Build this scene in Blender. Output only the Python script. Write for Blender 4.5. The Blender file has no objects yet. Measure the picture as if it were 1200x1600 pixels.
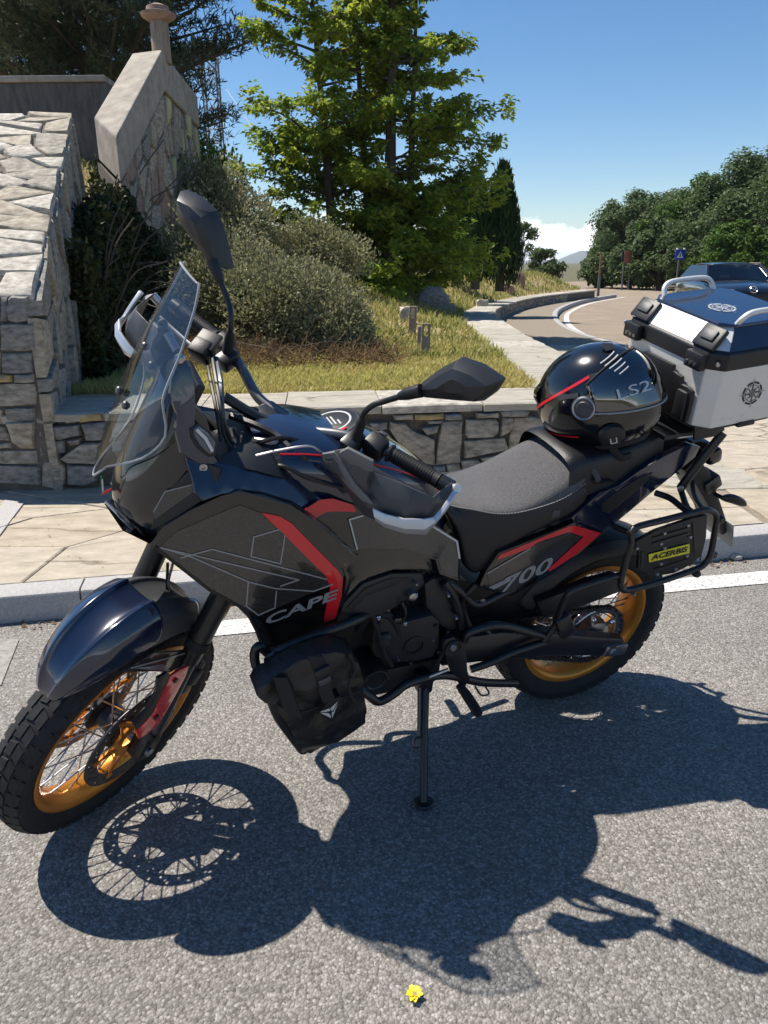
import bpy, bmesh, math, random
from mathutils import Vector, Matrix, noise
random.seed(7)
scene = bpy.context.scene
V = Vector
# ------------------------------------------------------------------ camera
FPX, PITCH, ROLL, CAMH = 1172.18, 0.31888, -0.00935, 1.4329      # focal length in px of a 1200x1600 frame
cr, sr, cp, sp = math.cos(ROLL), math.sin(ROLL), math.cos(PITCH), math.sin(PITCH)
FWD = V((0, cp, -sp)); UP0 = V((0, sp, cp)); EX = V((1, 0, 0))
RIGHT = EX*cr + UP0*sr; UPV = -EX*sr + UP0*cr
CAMPOS = V((0, 0, CAMH))
cam_d = bpy.data.cameras.new('camera'); cam = bpy.data.objects.new('camera', cam_d)
scene.collection.objects.link(cam); scene.camera = cam
cam_d.sensor_fit = 'VERTICAL'; cam_d.sensor_height = 24.0; cam_d.lens = FPX/1600*24.0
cam_d.clip_start = 0.02; cam_d.clip_end = 20000
cam.matrix_world = Matrix(((RIGHT.x, UPV.x, -FWD.x, 0), (RIGHT.y, UPV.y, -FWD.y, 0), (RIGHT.z, UPV.z, -FWD.z, CAMH), (0, 0, 0, 1)))
# ------------------------------------------------------------------ sky and sun
SUN_AZ, SUN_EL = math.radians(154.5), math.radians(62.0)
SUND = V((math.cos(SUN_AZ)*math.cos(SUN_EL), math.sin(SUN_AZ)*math.cos(SUN_EL), math.sin(SUN_EL)))
world = bpy.data.worlds.new('World'); scene.world = world; world.use_nodes = True
wn, wl = world.node_tree.nodes, world.node_tree.links
wn.clear()
sky = wn.new('ShaderNodeTexSky'); sky.sky_type = 'NISHITA'; sky.sun_disc = False
sky.sun_elevation = SUN_EL; sky.sun_rotation = math.atan2(SUND.x, SUND.y)
sky.altitude = 900; sky.air_density = 1.0; sky.dust_density = 0.35; sky.ozone_density = 1.6
wtc = wn.new('ShaderNodeTexCoord')
wsep = wn.new('ShaderNodeSeparateXYZ'); wl.new(wtc.outputs['Generated'], wsep.inputs[0])
wmap = wn.new('ShaderNodeMapping'); wmap.inputs['Scale'].default_value = (1, 1, 1.5); wl.new(wtc.outputs['Generated'], wmap.inputs[0])
wno = wn.new('ShaderNodeTexNoise'); wno.inputs['Scale'].default_value = 10.0; wno.inputs['Detail'].default_value = 9; wno.inputs['Roughness'].default_value = 0.55
wl.new(wmap.outputs[0], wno.inputs['Vector'])
# cumulus bank along the horizon, all the way round
band = wn.new('ShaderNodeMapRange'); band.inputs['From Min'].default_value = 0.015; band.inputs['From Max'].default_value = 0.085
band.inputs['To Min'].default_value = 0.23; band.inputs['To Max'].default_value = -0.22
wl.new(wsep.outputs['Z'], band.inputs['Value'])
wadd = wn.new('ShaderNodeMath'); wadd.operation = 'ADD'; wl.new(wno.outputs['Fac'], wadd.inputs[0]); wl.new(band.outputs[0], wadd.inputs[1])
wramp = wn.new('ShaderNodeValToRGB'); wramp.color_ramp.elements[0].position = 0.53; wramp.color_ramp.elements[1].position = 0.60
wl.new(wadd.outputs[0], wramp.inputs[0])
wmix = wn.new('ShaderNodeMixRGB'); wl.new(wramp.outputs[0], wmix.inputs[0])
whsv = wn.new('ShaderNodeHueSaturation'); whsv.inputs['Saturation'].default_value = 1.27; wl.new(sky.outputs[0], whsv.inputs['Color'])
wl.new(whsv.outputs[0], wmix.inputs[1]); wmix.inputs[2].default_value = (13.0, 13.2, 13.8, 1)
wbg = wn.new('ShaderNodeBackground'); wbg.inputs['Strength'].default_value = 0.088
wl.new(wmix.outputs[0], wbg.inputs['Color'])
wout = wn.new('ShaderNodeOutputWorld'); wl.new(wbg.outputs[0], wout.inputs['Surface'])
sun_d = bpy.data.lights.new('sun', 'SUN'); sun = bpy.data.objects.new('sun', sun_d); scene.collection.objects.link(sun)
sun_d.energy = 4.9; sun_d.angle = math.radians(0.55); sun_d.color = (1.0, 0.93, 0.83)
sun.rotation_euler = SUND.to_track_quat('Z', 'Y').to_euler(); sun.location = (-5, 3, 12)
scene.view_settings.view_transform = 'Standard'; scene.view_settings.look = 'None'
scene.view_settings.gamma = 1.0; scene.view_settings.use_curve_mapping = False
scene.view_settings.exposure = 0.62
# ------------------------------------------------------------------ photo pixel -> ray -> point
def ray(px, py):
    a = (px-600)/FPX; b = (800-py)/FPX
    return CAMPOS.copy(), RIGHT*a + UPV*b + FWD
def Wz(px, py, z=0.0):
    o, d = ray(px, py); return o + d*((z-o.z)/d.z)
def Wy(px, py, y):
    o, d = ray(px, py); return o + d*((y-o.y)/d.y)
# motorcycle pose: X forward, Y to its left, Z up, origin under the rear wheel
BX, BY, HEAD, LEAN, STEER = 0.6117, 2.3425, 3.5327, 0.2260, 0.6562
BM = Matrix.Translation((BX, BY, 0)) @ Matrix.Rotation(HEAD, 4, 'Z') @ Matrix.Rotation(-LEAN, 4, 'X')
BI = BM.inverted()
RAKE = math.radians(25.5)
AXIS = V((-math.sin(RAKE), 0, math.cos(RAKE))); GP = V((1.595, 0, 0))
SM = Matrix.Translation(GP) @ Matrix.Rotation(STEER, 4, AXIS) @ Matrix.Translation(-GP)
SI = SM.inverted()
def bray(px, py):
    o, d = ray(px, py); return BI @ o, BI.to_3x3() @ d
def sray(px, py):
    o, d = bray(px, py); return SI @ o, SI.to_3x3() @ d
def B(px, py, Y):
    o, d = bray(px, py); return o + d*((Y-o.y)/d.y)
def Bx(px, py, X):
    o, d = bray(px, py); return o + d*((X-o.x)/d.x)
def S(px, py, Y):
    o, d = sray(px, py); return o + d*((Y-o.y)/d.y)
def Sx(px, py, X):
    o, d = sray(px, py); return o + d*((X-o.x)/d.x)
def on_plane(o, d, pl, off=0.0):
    n, c = pl; t = (c-o).dot(n)/d.dot(n); return o + d*t + n*off
def plane3(a, b, c, toward=V((0, 1, 0))):
    n = (b-a).cross(c-a).normalized()
    if n.dot(toward) < 0: n = -n
    return n, a.copy()
# ------------------------------------------------------------------ materials
MATS = {}
def nodes_of(m): return m.node_tree.nodes, m.node_tree.links
def mat(name, col, rough=0.5, metal=0.0, coat=0.0, spec=0.5, var=0.0, vscale=8.0, bump=0.0, bscale=60.0, col2=None, detail=6, stretch=None, island=0.0, trans=0.0, coatr=0.03, rvar=0.0):
    m = bpy.data.materials.new(name); m.use_nodes = True; n, l = nodes_of(m)
    bs = n['Principled BSDF']; bs.inputs['Base Color'].default_value = (*col, 1); bs.inputs['Roughness'].default_value = rough
    bs.inputs['Metallic'].default_value = metal; bs.inputs['Coat Weight'].default_value = coat; bs.inputs['Coat Roughness'].default_value = coatr
    bs.inputs['Specular IOR Level'].default_value = spec
    tc = n.new('ShaderNodeTexCoord'); src = tc.outputs['Object']
    if stretch:
        mp = n.new('ShaderNodeMapping'); mp.inputs['Scale'].default_value = stretch; l.new(src, mp.inputs[0]); src = mp.outputs[0]
    cur = None
    if var or col2 or rvar:
        no = n.new('ShaderNodeTexNoise'); no.inputs['Scale'].default_value = vscale; no.inputs['Detail'].default_value = detail; no.inputs['Roughness'].default_value = 0.62
        l.new(src, no.inputs['Vector'])
        rp = n.new('ShaderNodeValToRGB'); rp.color_ramp.elements[0].position = 0.32; rp.color_ramp.elements[1].position = 0.68
        c2 = col2 if col2 else tuple(min(1, c*(1+var)) for c in col); c1 = col if col2 else tuple(c*(1-var) for c in col)
        rp.color_ramp.elements[0].color = (*c1, 1); rp.color_ramp.elements[1].color = (*c2, 1)
        l.new(no.outputs['Fac'], rp.inputs[0]); cur = rp.outputs[0]
        if rvar:
            mr = n.new('ShaderNodeMapRange'); mr.inputs['To Min'].default_value = max(0, rough-rvar); mr.inputs['To Max'].default_value = rough+rvar
            l.new(no.outputs['Fac'], mr.inputs['Value']); l.new(mr.outputs[0], bs.inputs['Roughness'])
    if island:
        ge = n.new('ShaderNodeNewGeometry'); hs = n.new('ShaderNodeHueSaturation')
        mr = n.new('ShaderNodeMapRange'); mr.inputs['To Min'].default_value = 1-island; mr.inputs['To Max'].default_value = 1+island
        l.new(ge.outputs['Random Per Island'], mr.inputs['Value']); l.new(mr.outputs[0], hs.inputs['Value'])
        if cur: l.new(cur, hs.inputs['Color'])
        else: hs.inputs['Color'].default_value = (*col, 1)
        cur = hs.outputs[0]
    if cur: l.new(cur, bs.inputs['Base Color'])
    if bump:
        nb = n.new('ShaderNodeTexNoise'); nb.inputs['Scale'].default_value = bscale; nb.inputs['Detail'].default_value = 8; nb.inputs['Roughness'].default_value = 0.65
        l.new(src, nb.inputs['Vector'])
        bu = n.new('ShaderNodeBump'); bu.inputs['Strength'].default_value = bump; bu.inputs['Distance'].default_value = 0.01
        l.new(nb.outputs['Fac'], bu.inputs['Height']); l.new(bu.outputs[0], bs.inputs['Normal'])
    if trans:
        tr = n.new('ShaderNodeBsdfTranslucent'); mx = n.new('ShaderNodeMixShader'); mx.inputs[0].default_value = trans
        if cur: l.new(cur, tr.inputs['Color'])
        else: tr.inputs['Color'].default_value = (*col, 1)
        l.new(bs.outputs[0], mx.inputs[1]); l.new(tr.outputs[0], mx.inputs[2]); l.new(mx.outputs[0], n['Material Output'].inputs['Surface'])
    MATS[name] = m
    return m
def leaf_mat(name, c1, c2, trans=0.35, rough=0.45, yel=None):
    m = bpy.data.materials.new(name); m.use_nodes = True; n, l = nodes_of(m)
    bs = n['Principled BSDF']; bs.inputs['Roughness'].default_value = rough; bs.inputs['Specular IOR Level'].default_value = 0.15
    ge = n.new('ShaderNodeNewGeometry'); rp = n.new('ShaderNodeValToRGB')
    rp.color_ramp.elements[0].color = (*c1, 1); rp.color_ramp.elements[1].color = (*c2, 1); rp.color_ramp.elements[0].position = 0.1
    if yel:
        e = rp.color_ramp.elements.new(0.95); e.color = (*yel, 1); rp.color_ramp.elements[1].position = 0.85
    tc = n.new('ShaderNodeTexCoord'); no = n.new('ShaderNodeTexNoise'); no.inputs['Scale'].default_value = 1.1; no.inputs['Detail'].default_value = 3
    l.new(tc.outputs['Object'], no.inputs['Vector'])
    ma = n.new('ShaderNodeMath'); ma.operation = 'MULTIPLY_ADD'; l.new(ge.outputs['Random Per Island'], ma.inputs[0]); ma.inputs[1].default_value = 0.55
    l.new(no.outputs['Fac'], ma.inputs[2])
    sb = n.new('ShaderNodeMath'); sb.operation = 'SUBTRACT'; l.new(ma.outputs[0], sb.inputs[0]); sb.inputs[1].default_value = 0.27
    l.new(sb.outputs[0], rp.inputs[0]); l.new(rp.outputs[0], bs.inputs['Base Color'])
    tr = n.new('ShaderNodeBsdfTranslucent'); l.new(rp.outputs[0], tr.inputs['Color'])
    mx = n.new('ShaderNodeMixShader'); mx.inputs[0].default_value = trans
    l.new(bs.outputs[0], mx.inputs[1]); l.new(tr.outputs[0], mx.inputs[2]); l.new(mx.outputs[0], n['Material Output'].inputs['Surface'])
    MATS[name] = m; return m
# ------------------------------------------------------------------ mesh helpers
COL = scene.collection
class MB:
    def __init__(s): s.v = []; s.f = []
    def add(s, vs, fs):
        b = len(s.v); s.v += [V(q) for q in vs]; s.f += [tuple(i+b for i in f) for f in fs]; return s
    def bm_add(s, bm):
        bm.verts.ensure_lookup_table(); bm.verts.index_update()
        s.add([q.co.copy() for q in bm.verts], [tuple(q.index for q in f.verts) for f in bm.faces]); bm.free(); return s
    def box(s, c, size, M=None, bev=0.0, seg=2):
        bm = bmesh.new(); bmesh.ops.create_cube(bm, size=1)
        for q in bm.verts: q.co = V((q.co.x*size[0], q.co.y*size[1], q.co.z*size[2]))
        if bev: bmesh.ops.bevel(bm, geom=bm.edges[:], offset=bev, segments=seg, affect='EDGES', profile=0.5)
        T = Matrix.Translation(c) @ (M.to_4x4() if M else Matrix.Identity(4))
        for q in bm.verts: q.co = T @ q.co
        return s.bm_add(bm)
    def cyl(s, a, b, r0, r1=None, n=16, cap=True):
        a, b = V(a), V(b); r1 = r0 if r1 is None else r1
        q = (b-a).to_track_quat('Z', 'Y'); vs = []; fs = []
        for (c, r) in ((a, r0), (b, r1)):
            for i in range(n):
                t = 2*math.pi*i/n; vs.append(c + q @ V((r*math.cos(t), r*math.sin(t), 0)))
        for i in range(n): fs.append((i, (i+1) % n, n+(i+1) % n, n+i))
        if cap: fs += [tuple(range(n-1, -1, -1)), tuple(range(n, 2*n))]
        return s.add(vs, fs)
    def tube(s, pts, r, n=10, closed=False, cap=True, flat=1.0):
        pts = [V(q) for q in pts]; m = len(pts); rr = r if isinstance(r, (list, tuple)) else [r]*m
        vs = []; fs = []; prev = None
        for i, q in enumerate(pts):
            if closed: t = (pts[(i+1) % m]-pts[i-1])
            else: t = pts[min(i+1, m-1)]-pts[max(i-1, 0)]
            t.normalize()
            if prev is None: u = t.orthogonal().normalized()
            else:
                u = prev - t*prev.dot(t)
                u = u.normalized() if u.length > 1e-6 else t.orthogonal().normalized()
            prev = u; w = t.cross(u)
            for k in range(n):
                a = 2*math.pi*k/n; vs.append(q + u*(rr[i]*math.cos(a)) + w*(rr[i]*math.sin(a)*flat))
        for i in range(m if closed else m-1):
            j = (i+1) % m
            for k in range(n): fs.append((i*n+k, i*n+(k+1) % n, j*n+(k+1) % n, j*n+k))
        if cap and not closed: fs += [tuple(range(n-1, -1, -1)), tuple(range((m-1)*n, m*n))]
        return s.add(vs, fs)
    def lathe(s, c, axis, prof, n=48, closed=False):
        c = V(c); q = V(axis).to_track_quat('Z', 'Y'); m = len(prof); vs = []; fs = []
        for i in range(n):
            t = 2*math.pi*i/n
            for (r, h) in prof: vs.append(c + q @ V((r*math.cos(t), r*math.sin(t), h)))
        for i in range(n):
            j = (i+1) % n
            for k in range(m if closed else m-1):
                k2 = (k+1) % m; fs.append((i*m+k, j*m+k, j*m+k2, i*m+k2))
        return s.add(vs, fs)
    def grid(s, rows, cw=False, close_u=False):
        m = len(rows[0]); vs = [q for r in rows for q in r]; fs = []
        for i in range(len(rows)-1 + (1 if close_u else 0)):
            j = (i+1) % len(rows)
            for k in range(m-1): fs.append((i*m+k, i*m+k+1, j*m+k+1, j*m+k))
        return s.add(vs, fs)
    def prism(s, pts, d, bev=0.0):
        """closed slab: outline pts (front), pushed back by vector d"""
        bm = bmesh.new(); vs = [bm.verts.new(q) for q in pts]; f = bm.faces.new(vs)
        f.normal_update()
        if f.normal.dot(V(d)) > 0: f.normal_flip()
        r = bmesh.ops.extrude_face_region(bm, geom=[f]); nv = [g for g in r['geom'] if isinstance(g, bmesh.types.BMVert)]
        nf = [g for g in r['geom'] if isinstance(g, bmesh.types.BMFace)]
        for q in nv: q.co += V(d)
        for q in nf: q.normal_flip()
        bmesh.ops.recalc_face_normals(bm, faces=bm.faces[:])
        if bev:
            es = [e for e in bm.edges if len(e.link_faces) == 2 and e.calc_face_angle(0) > 0.5]
            bmesh.ops.bevel(bm, geom=es, offset=bev, segments=2, affect='EDGES', profile=0.5, clamp_overlap=True)
        bmesh.ops.triangulate(bm, faces=[q for q in bm.faces if len(q.verts) > 4])
        return s.bm_add(bm)
    def xf(s, M): s.v = [M @ q for q in s.v]; return s
    def mirror(s):
        b = len(s.v); s.v += [V((q.x, -q.y, q.z)) for q in s.v]; s.f += [tuple(reversed([i+b for i in f])) for f in s.f[:]]; return s
    def mirrored(s):
        o = MB(); o.v = [V((q.x, -q.y, q.z)) for q in s.v]; o.f = [tuple(reversed(f)) for f in s.f]; return o
def mesh_of(mb, name, material, smooth=38, subsurf=0):
    me = bpy.data.meshes.new(name)
    me.from_pydata([tuple(q) for q in mb.v], [], mb.f); me.validate(); 
    if material: me.materials.append(MATS[material] if isinstance(material, str) else material)
    if smooth:
        bm = bmesh.new(); bm.from_mesh(me); a = math.radians(smooth)
        for f in bm.faces: f.smooth = True
        for e in bm.edges:
            if len(e.link_faces) == 2 and e.calc_face_angle(0) > a: e.smooth = False
        bm.to_mesh(me); bm.free()
    me.update(); return me
class Thing:
    """an Empty at the thing's base; parts are given in the frame M and stored relative to the base"""
    def __init__(s, name, label, cat, M=None, base=(0, 0, 0), group=None):
        s.base = V(base); s.o = bpy.data.objects.new(name, None); COL.objects.link(s.o)
        s.o.empty_display_size = 0.1
        s.o.matrix_world = (M or Matrix.Identity(4)) @ Matrix.Translation(s.base)
        s.o['label'] = label; s.o['category'] = cat
        if group: s.o['group'] = group
    def part(s, name, mb, material, parent=None, steer=False, smooth=38, sub=0, solid=0.0, label=None, kind=None, bevel=0.0, off=-1):
        T = Matrix.Translation(-s.base) @ (SM if steer else Matrix.Identity(4))
        mb.xf(T); me = mesh_of(mb, name, material, smooth)
        return s.link(name, me, parent, sub, solid, label, kind, bevel, off)
    def link(s, name, me, parent=None, sub=0, solid=0.0, label=None, kind=None, bevel=0.0, off=-1):
        o = bpy.data.objects.new(name, me); COL.objects.link(o); o.parent = parent or s.o
        if solid:
            md = o.modifiers.new('solid', 'SOLIDIFY'); md.thickness = solid; md.offset = off
        if bevel:
            md = o.modifiers.new('bevel', 'BEVEL'); md.width = bevel; md.segments = 2; md.limit_method = 'ANGLE'; md.angle_limit = math.radians(40)
        if sub:
            md = o.modifiers.new('sub', 'SUBSURF'); md.levels = sub; md.render_levels = sub
        if label: o['label'] = label
        if kind: o['kind'] = kind
        return o
def single(name, mb, material, label, cat, group=None, smooth=38, kind=None, loc=None):
    if loc is not None: mb.xf(Matrix.Translation(-V(loc)))
    o = bpy.data.objects.new(name, mesh_of(mb, name, material, smooth)); COL.objects.link(o)
    if loc is not None: o.location = loc
    if label: o['label'] = label
    if cat: o['category'] = cat
    if group: o['group'] = group
    if kind: o['kind'] = kind
    return o
def structure(name, mb, material, smooth=38):
    return single(name, mb, material, None, None, kind='structure', smooth=smooth)
def child(name, mb, material, parent, smooth=38, kind=None):
    o = bpy.data.objects.new(name, mesh_of(mb, name, material, smooth)); COL.objects.link(o); o.parent = parent
    if parent.location.length: 
        o.matrix_parent_inverse = Matrix.Translation(-parent.location)
    if kind: o['kind'] = kind
    return o
def text_mb(body, p0, p1, p2, thick=0.0015, shear=0.0, bold=0.0, nrm=None):
    """lettering whose box is spread over the parallelogram p0 (bottom left), p1 (bottom right), p2 (top left)"""
    cu = bpy.data.curves.new('t', 'FONT'); cu.body = body; cu.shear = shear; cu.offset = bold; cu.resolution_u = 3
    o = bpy.data.objects.new('t', cu); COL.objects.link(o)
    bpy.context.view_layer.update()
    me = bpy.data.meshes.new_from_object(o.evaluated_get(bpy.context.evaluated_depsgraph_get()))
    bpy.data.objects.remove(o); bpy.data.curves.remove(cu)
    xs = [q.co.x for q in me.vertices]; ys = [q.co.y for q in me.vertices]
    x0, x1, y0, y1 = min(xs), max(xs), min(ys), max(ys)
    u, w = p1-p0, p2-p0; n = nrm or u.cross(w).normalized()
    mb = MB(); mb.add([p0 + u*((q.co.x-x0)/(x1-x0)) + w*((q.co.y-y0)/(y1-y0)) + n*thick for q in me.vertices], [tuple(f.vertices) for f in me.polygons])
    bpy.data.meshes.remove(me); return mb
def smoothpath(pts, k=6, closed=False):
    pts = [V(q) for q in pts]; n = len(pts); out = []
    for i in range(n if closed else n-1):
        p0 = pts[(i-1) % n] if (closed or i > 0) else pts[0]*2-pts[1]
        p1, p2 = pts[i], pts[(i+1) % n]
        p3 = pts[(i+2) % n] if (closed or i+2 < n) else pts[-1]*2-pts[-2]
        for j in range(k):
            t = j/k; out.append(0.5*((2*p1) + (p2-p0)*t + (2*p0-5*p1+4*p2-p3)*t*t + (3*p1-p0-3*p2+p3)*t**3))
    if not closed: out.append(pts[-1])
    return out
def rnd(a, b): return random.uniform(a, b)
# ================================================================== MATERIALS OF THE PLACE
def asphalt_mat():
    m = bpy.data.materials.new('asphalt'); m.use_nodes = True; n, l = nodes_of(m); bs = n['Principled BSDF']
    tc = n.new('ShaderNodeTexCoord')
    vo = n.new('ShaderNodeTexVoronoi'); vo.inputs['Scale'].default_value = 145; l.new(tc.outputs['Object'], vo.inputs['Vector'])
    vo2 = n.new('ShaderNodeTexVoronoi'); vo2.inputs['Scale'].default_value = 46; l.new(tc.outputs['Object'], vo2.inputs['Vector'])
    no = n.new('ShaderNodeTexNoise'); no.inputs['Scale'].default_value = 240; no.inputs['Detail'].default_value = 4; l.new(tc.outputs['Object'], no.inputs['Vector'])
    nl = n.new('ShaderNodeTexNoise'); nl.inputs['Scale'].default_value = 1.3; nl.inputs['Detail'].default_value = 6; l.new(tc.outputs['Object'], nl.inputs['Vector'])
    sep = n.new('ShaderNodeSeparateColor'); l.new(vo.outputs['Color'], sep.inputs[0])
    rp = n.new('ShaderNodeValToRGB'); e = rp.color_ramp.elements
    e[0].position = 0.0; e[0].color = (0.155, 0.145, 0.132, 1); e[1].position = 0.5; e[1].color = (0.25, 0.234, 0.212, 1)
    q = e.new(0.85); q.color = (0.32, 0.30, 0.275, 1); q = e.new(0.97); q.color = (0.40, 0.38, 0.355, 1)
    l.new(sep.outputs[0], rp.inputs[0])
    # pits between the chippings
    rd = n.new('ShaderNodeMapRange'); rd.inputs['From Min'].default_value = 0.25; rd.inputs['From Max'].default_value = 0.75; rd.inputs['To Min'].default_value = 1.0; rd.inputs['To Max'].default_value = 0.72
    l.new(vo.outputs['Distance'], rd.inputs['Value'])
    mu = n.new('ShaderNodeMixRGB'); mu.blend_type = 'MULTIPLY'; mu.inputs[0].default_value = 1; l.new(rp.outputs[0], mu.inputs[1])
    lr = n.new('ShaderNodeMapRange'); lr.inputs['From Min'].default_value = 0.3; lr.inputs['From Max'].default_value = 0.7; lr.inputs['To Min'].default_value = 0.86; lr.inputs['To Max'].default_value = 1.12
    l.new(nl.outputs['Fac'], lr.inputs['Value'])
    m2 = n.new('ShaderNodeMath'); m2.operation = 'MULTIPLY'; l.new(rd.outputs[0], m2.inputs[0]); l.new(lr.outputs[0], m2.inputs[1])
    l.new(m2.outputs[0], mu.inputs[2])
    # the surfacing further up the road is an older, browner one
    sx = n.new('ShaderNodeSeparateXYZ'); l.new(tc.outputs['Object'], sx.inputs[0])
    fr = n.new('ShaderNodeMapRange'); fr.inputs['From Min'].default_value = 8; fr.inputs['From Max'].default_value = 12; l.new(sx.outputs['Y'], fr.inputs['Value'])
    fm = n.new('ShaderNodeMixRGB'); l.new(fr.outputs[0], fm.inputs[0]); l.new(mu.outputs[0], fm.inputs[1])
    old = n.new('ShaderNodeMixRGB'); old.blend_type = 'MULTIPLY'; old.inputs[0].default_value = 1; l.new(mu.outputs[0], old.inputs[1]); old.inputs[2].default_value = (1.25, 1.06, .86, 1)
    l.new(old.outputs[0], fm.inputs[2]); l.new(fm.outputs[0], bs.inputs['Base Color'])
    bs.inputs['Roughness'].default_value = 0.82; bs.inputs['Specular IOR Level'].default_value = 0.35
    ad = n.new('ShaderNodeMath'); ad.operation = 'MULTIPLY_ADD'; l.new(vo.outputs['Distance'], ad.inputs[0]); ad.inputs[1].default_value = -1.0; l.new(no.outputs['Fac'], ad.inputs[2])
    bu = n.new('ShaderNodeBump'); bu.inputs['Strength'].default_value = 0.75; bu.inputs['Distance'].default_value = 0.006
    l.new(ad.outputs[0], bu.inputs['Height']); l.new(bu.outputs[0], bs.inputs['Normal'])
    MATS['asphalt'] = m
asphalt_mat()
def worn_paint_mat():
    m = mat('road_paint', (0.62, 0.61, 0.58), 0.7, bump=0.6, bscale=160); n, l = nodes_of(m); bs = n['Principled BSDF']
    tc = n.new('ShaderNodeTexCoord'); no = n.new('ShaderNodeTexNoise'); no.inputs['Scale'].default_value = 70; no.inputs['Detail'].default_value = 9; no.inputs['Roughness'].default_value = 0.75
    l.new(tc.outputs['Object'], no.inputs['Vector'])
    rp = n.new('ShaderNodeValToRGB'); rp.color_ramp.elements[0].position = 0.38; rp.color_ramp.elements[1].position = 0.52
    rp.color_ramp.elements[0].color = (0.2, 0.19, 0.18, 1); rp.color_ramp.elements[1].color = (0.66, 0.65, 0.62, 1)
    l.new(no.outputs['Fac'], rp.inputs[0]); l.new(rp.outputs[0], bs.inputs['Base Color'])
worn_paint_mat()
mat('worn_line', (0.20, 0.19, 0.17), 0.8, col2=(0.36, 0.34, 0.31), vscale=40, detail=10, bump=0.6, bscale=150)
mat('ground_soil', (0.07, 0.075, 0.03), 0.95, col2=(0.13, 0.11, 0.05), vscale=3, bump=0.5, bscale=30)
mat('bank_soil', (0.24, 0.17, 0.09), 0.95, col2=(0.42, 0.32, 0.17), vscale=5, bump=0.8, bscale=26)
mat('paving', (0.27, 0.225, 0.165), 0.8, col2=(0.43, 0.37, 0.28), vscale=7, bump=1.0, bscale=15, stretch=(0.8, 1.9, 2), detail=12)
mat('paving_pale', (0.31, 0.265, 0.205), 0.8, col2=(0.45, 0.395, 0.31), vscale=8, bump=1.0, bscale=18, stretch=(0.9, 1.8, 2), detail=12)
mat('paving_grey', (0.27, 0.25, 0.21), 0.8, col2=(0.41, 0.38, 0.31), vscale=8, bump=1.0, bscale=18, stretch=(0.8, 1.9, 2), detail=12)
mat('paving_joint', (0.22, 0.185, 0.14), 0.95, var=0.25, vscale=40, bump=0.6)
def add_cracks(names, scale, dark):
    for nm in names:
        m = MATS[nm]; n, l = nodes_of(m); bs = n['Principled BSDF']; src = bs.inputs['Base Color'].links[0].from_socket
        tc = n.new('ShaderNodeTexCoord'); mp = n.new('ShaderNodeMapping'); mp.inputs['Scale'].default_value = scale; mp.inputs['Rotation'].default_value = (0, 0, -.1); l.new(tc.outputs['Object'], mp.inputs[0])
        nz = n.new('ShaderNodeTexNoise'); nz.inputs['Scale'].default_value = 1.6; nz.inputs['Detail'].default_value = 7; l.new(mp.outputs[0], nz.inputs['Vector'])
        mx = n.new('ShaderNodeMixRGB'); mx.inputs[0].default_value = .38; l.new(mp.outputs[0], mx.inputs[1]); l.new(nz.outputs['Color'], mx.inputs[2])
        vo = n.new('ShaderNodeTexVoronoi'); vo.feature = 'DISTANCE_TO_EDGE'; vo.inputs['Scale'].default_value = 1.7; l.new(mx.outputs[0], vo.inputs['Vector'])
        rp = n.new('ShaderNodeValToRGB'); rp.color_ramp.elements[0].position = 0.0; rp.color_ramp.elements[0].color = (dark, dark*.92, dark*.82, 1); rp.color_ramp.elements[1].position = .035; rp.color_ramp.elements[1].color = (1, 1, 1, 1)
        l.new(vo.outputs['Distance'], rp.inputs[0])
        n2 = n.new('ShaderNodeTexNoise'); n2.inputs['Scale'].default_value = 2.2; n2.inputs['Detail'].default_value = 3; l.new(tc.outputs['Object'], n2.inputs['Vector'])
        r2 = n.new('ShaderNodeMapRange'); r2.inputs['From Min'].default_value = .42; r2.inputs['From Max'].default_value = .6; l.new(n2.outputs['Fac'], r2.inputs['Value'])
        mu = n.new('ShaderNodeMixRGB'); mu.blend_type = 'MULTIPLY'; l.new(r2.outputs[0], mu.inputs[0]); l.new(src, mu.inputs[1]); l.new(rp.outputs[0], mu.inputs[2]); l.new(mu.outputs[0], bs.inputs['Base Color'])
add_cracks(['paving', 'paving_pale', 'paving_grey'], (1.15, 2.9, 2.2), .42)
mat('kerb_stone', (0.31, 0.30, 0.29), 0.75, col2=(0.43, 0.42, 0.40), vscale=90, bump=0.4, bscale=130, detail=4)
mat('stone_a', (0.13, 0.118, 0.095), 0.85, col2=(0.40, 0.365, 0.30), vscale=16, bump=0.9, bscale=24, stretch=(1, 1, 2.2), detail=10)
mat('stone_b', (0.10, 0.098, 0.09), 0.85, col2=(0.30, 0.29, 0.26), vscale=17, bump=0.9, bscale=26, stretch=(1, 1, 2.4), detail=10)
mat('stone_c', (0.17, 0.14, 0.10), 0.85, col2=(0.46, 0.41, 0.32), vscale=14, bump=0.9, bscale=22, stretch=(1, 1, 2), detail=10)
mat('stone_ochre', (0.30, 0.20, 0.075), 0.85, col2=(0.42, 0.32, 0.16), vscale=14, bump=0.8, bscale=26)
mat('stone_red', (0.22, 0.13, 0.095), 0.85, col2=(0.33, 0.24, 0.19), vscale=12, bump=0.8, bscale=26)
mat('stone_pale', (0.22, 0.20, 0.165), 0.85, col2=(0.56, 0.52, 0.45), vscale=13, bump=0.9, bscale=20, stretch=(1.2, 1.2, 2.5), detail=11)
mat('stone_lichen', (0.38, 0.37, 0.16), 0.85, col2=(0.50, 0.47, 0.28), vscale=10, bump=0.6, bscale=26)
mat('stone_yellow', (0.46, 0.34, 0.05), 0.85, col2=(0.52, 0.42, 0.14), vscale=10, bump=0.6, bscale=26)
mat('mortar', (0.12, 0.105, 0.085), 0.95, var=0.3, vscale=22, bump=0.9, bscale=40)
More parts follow.
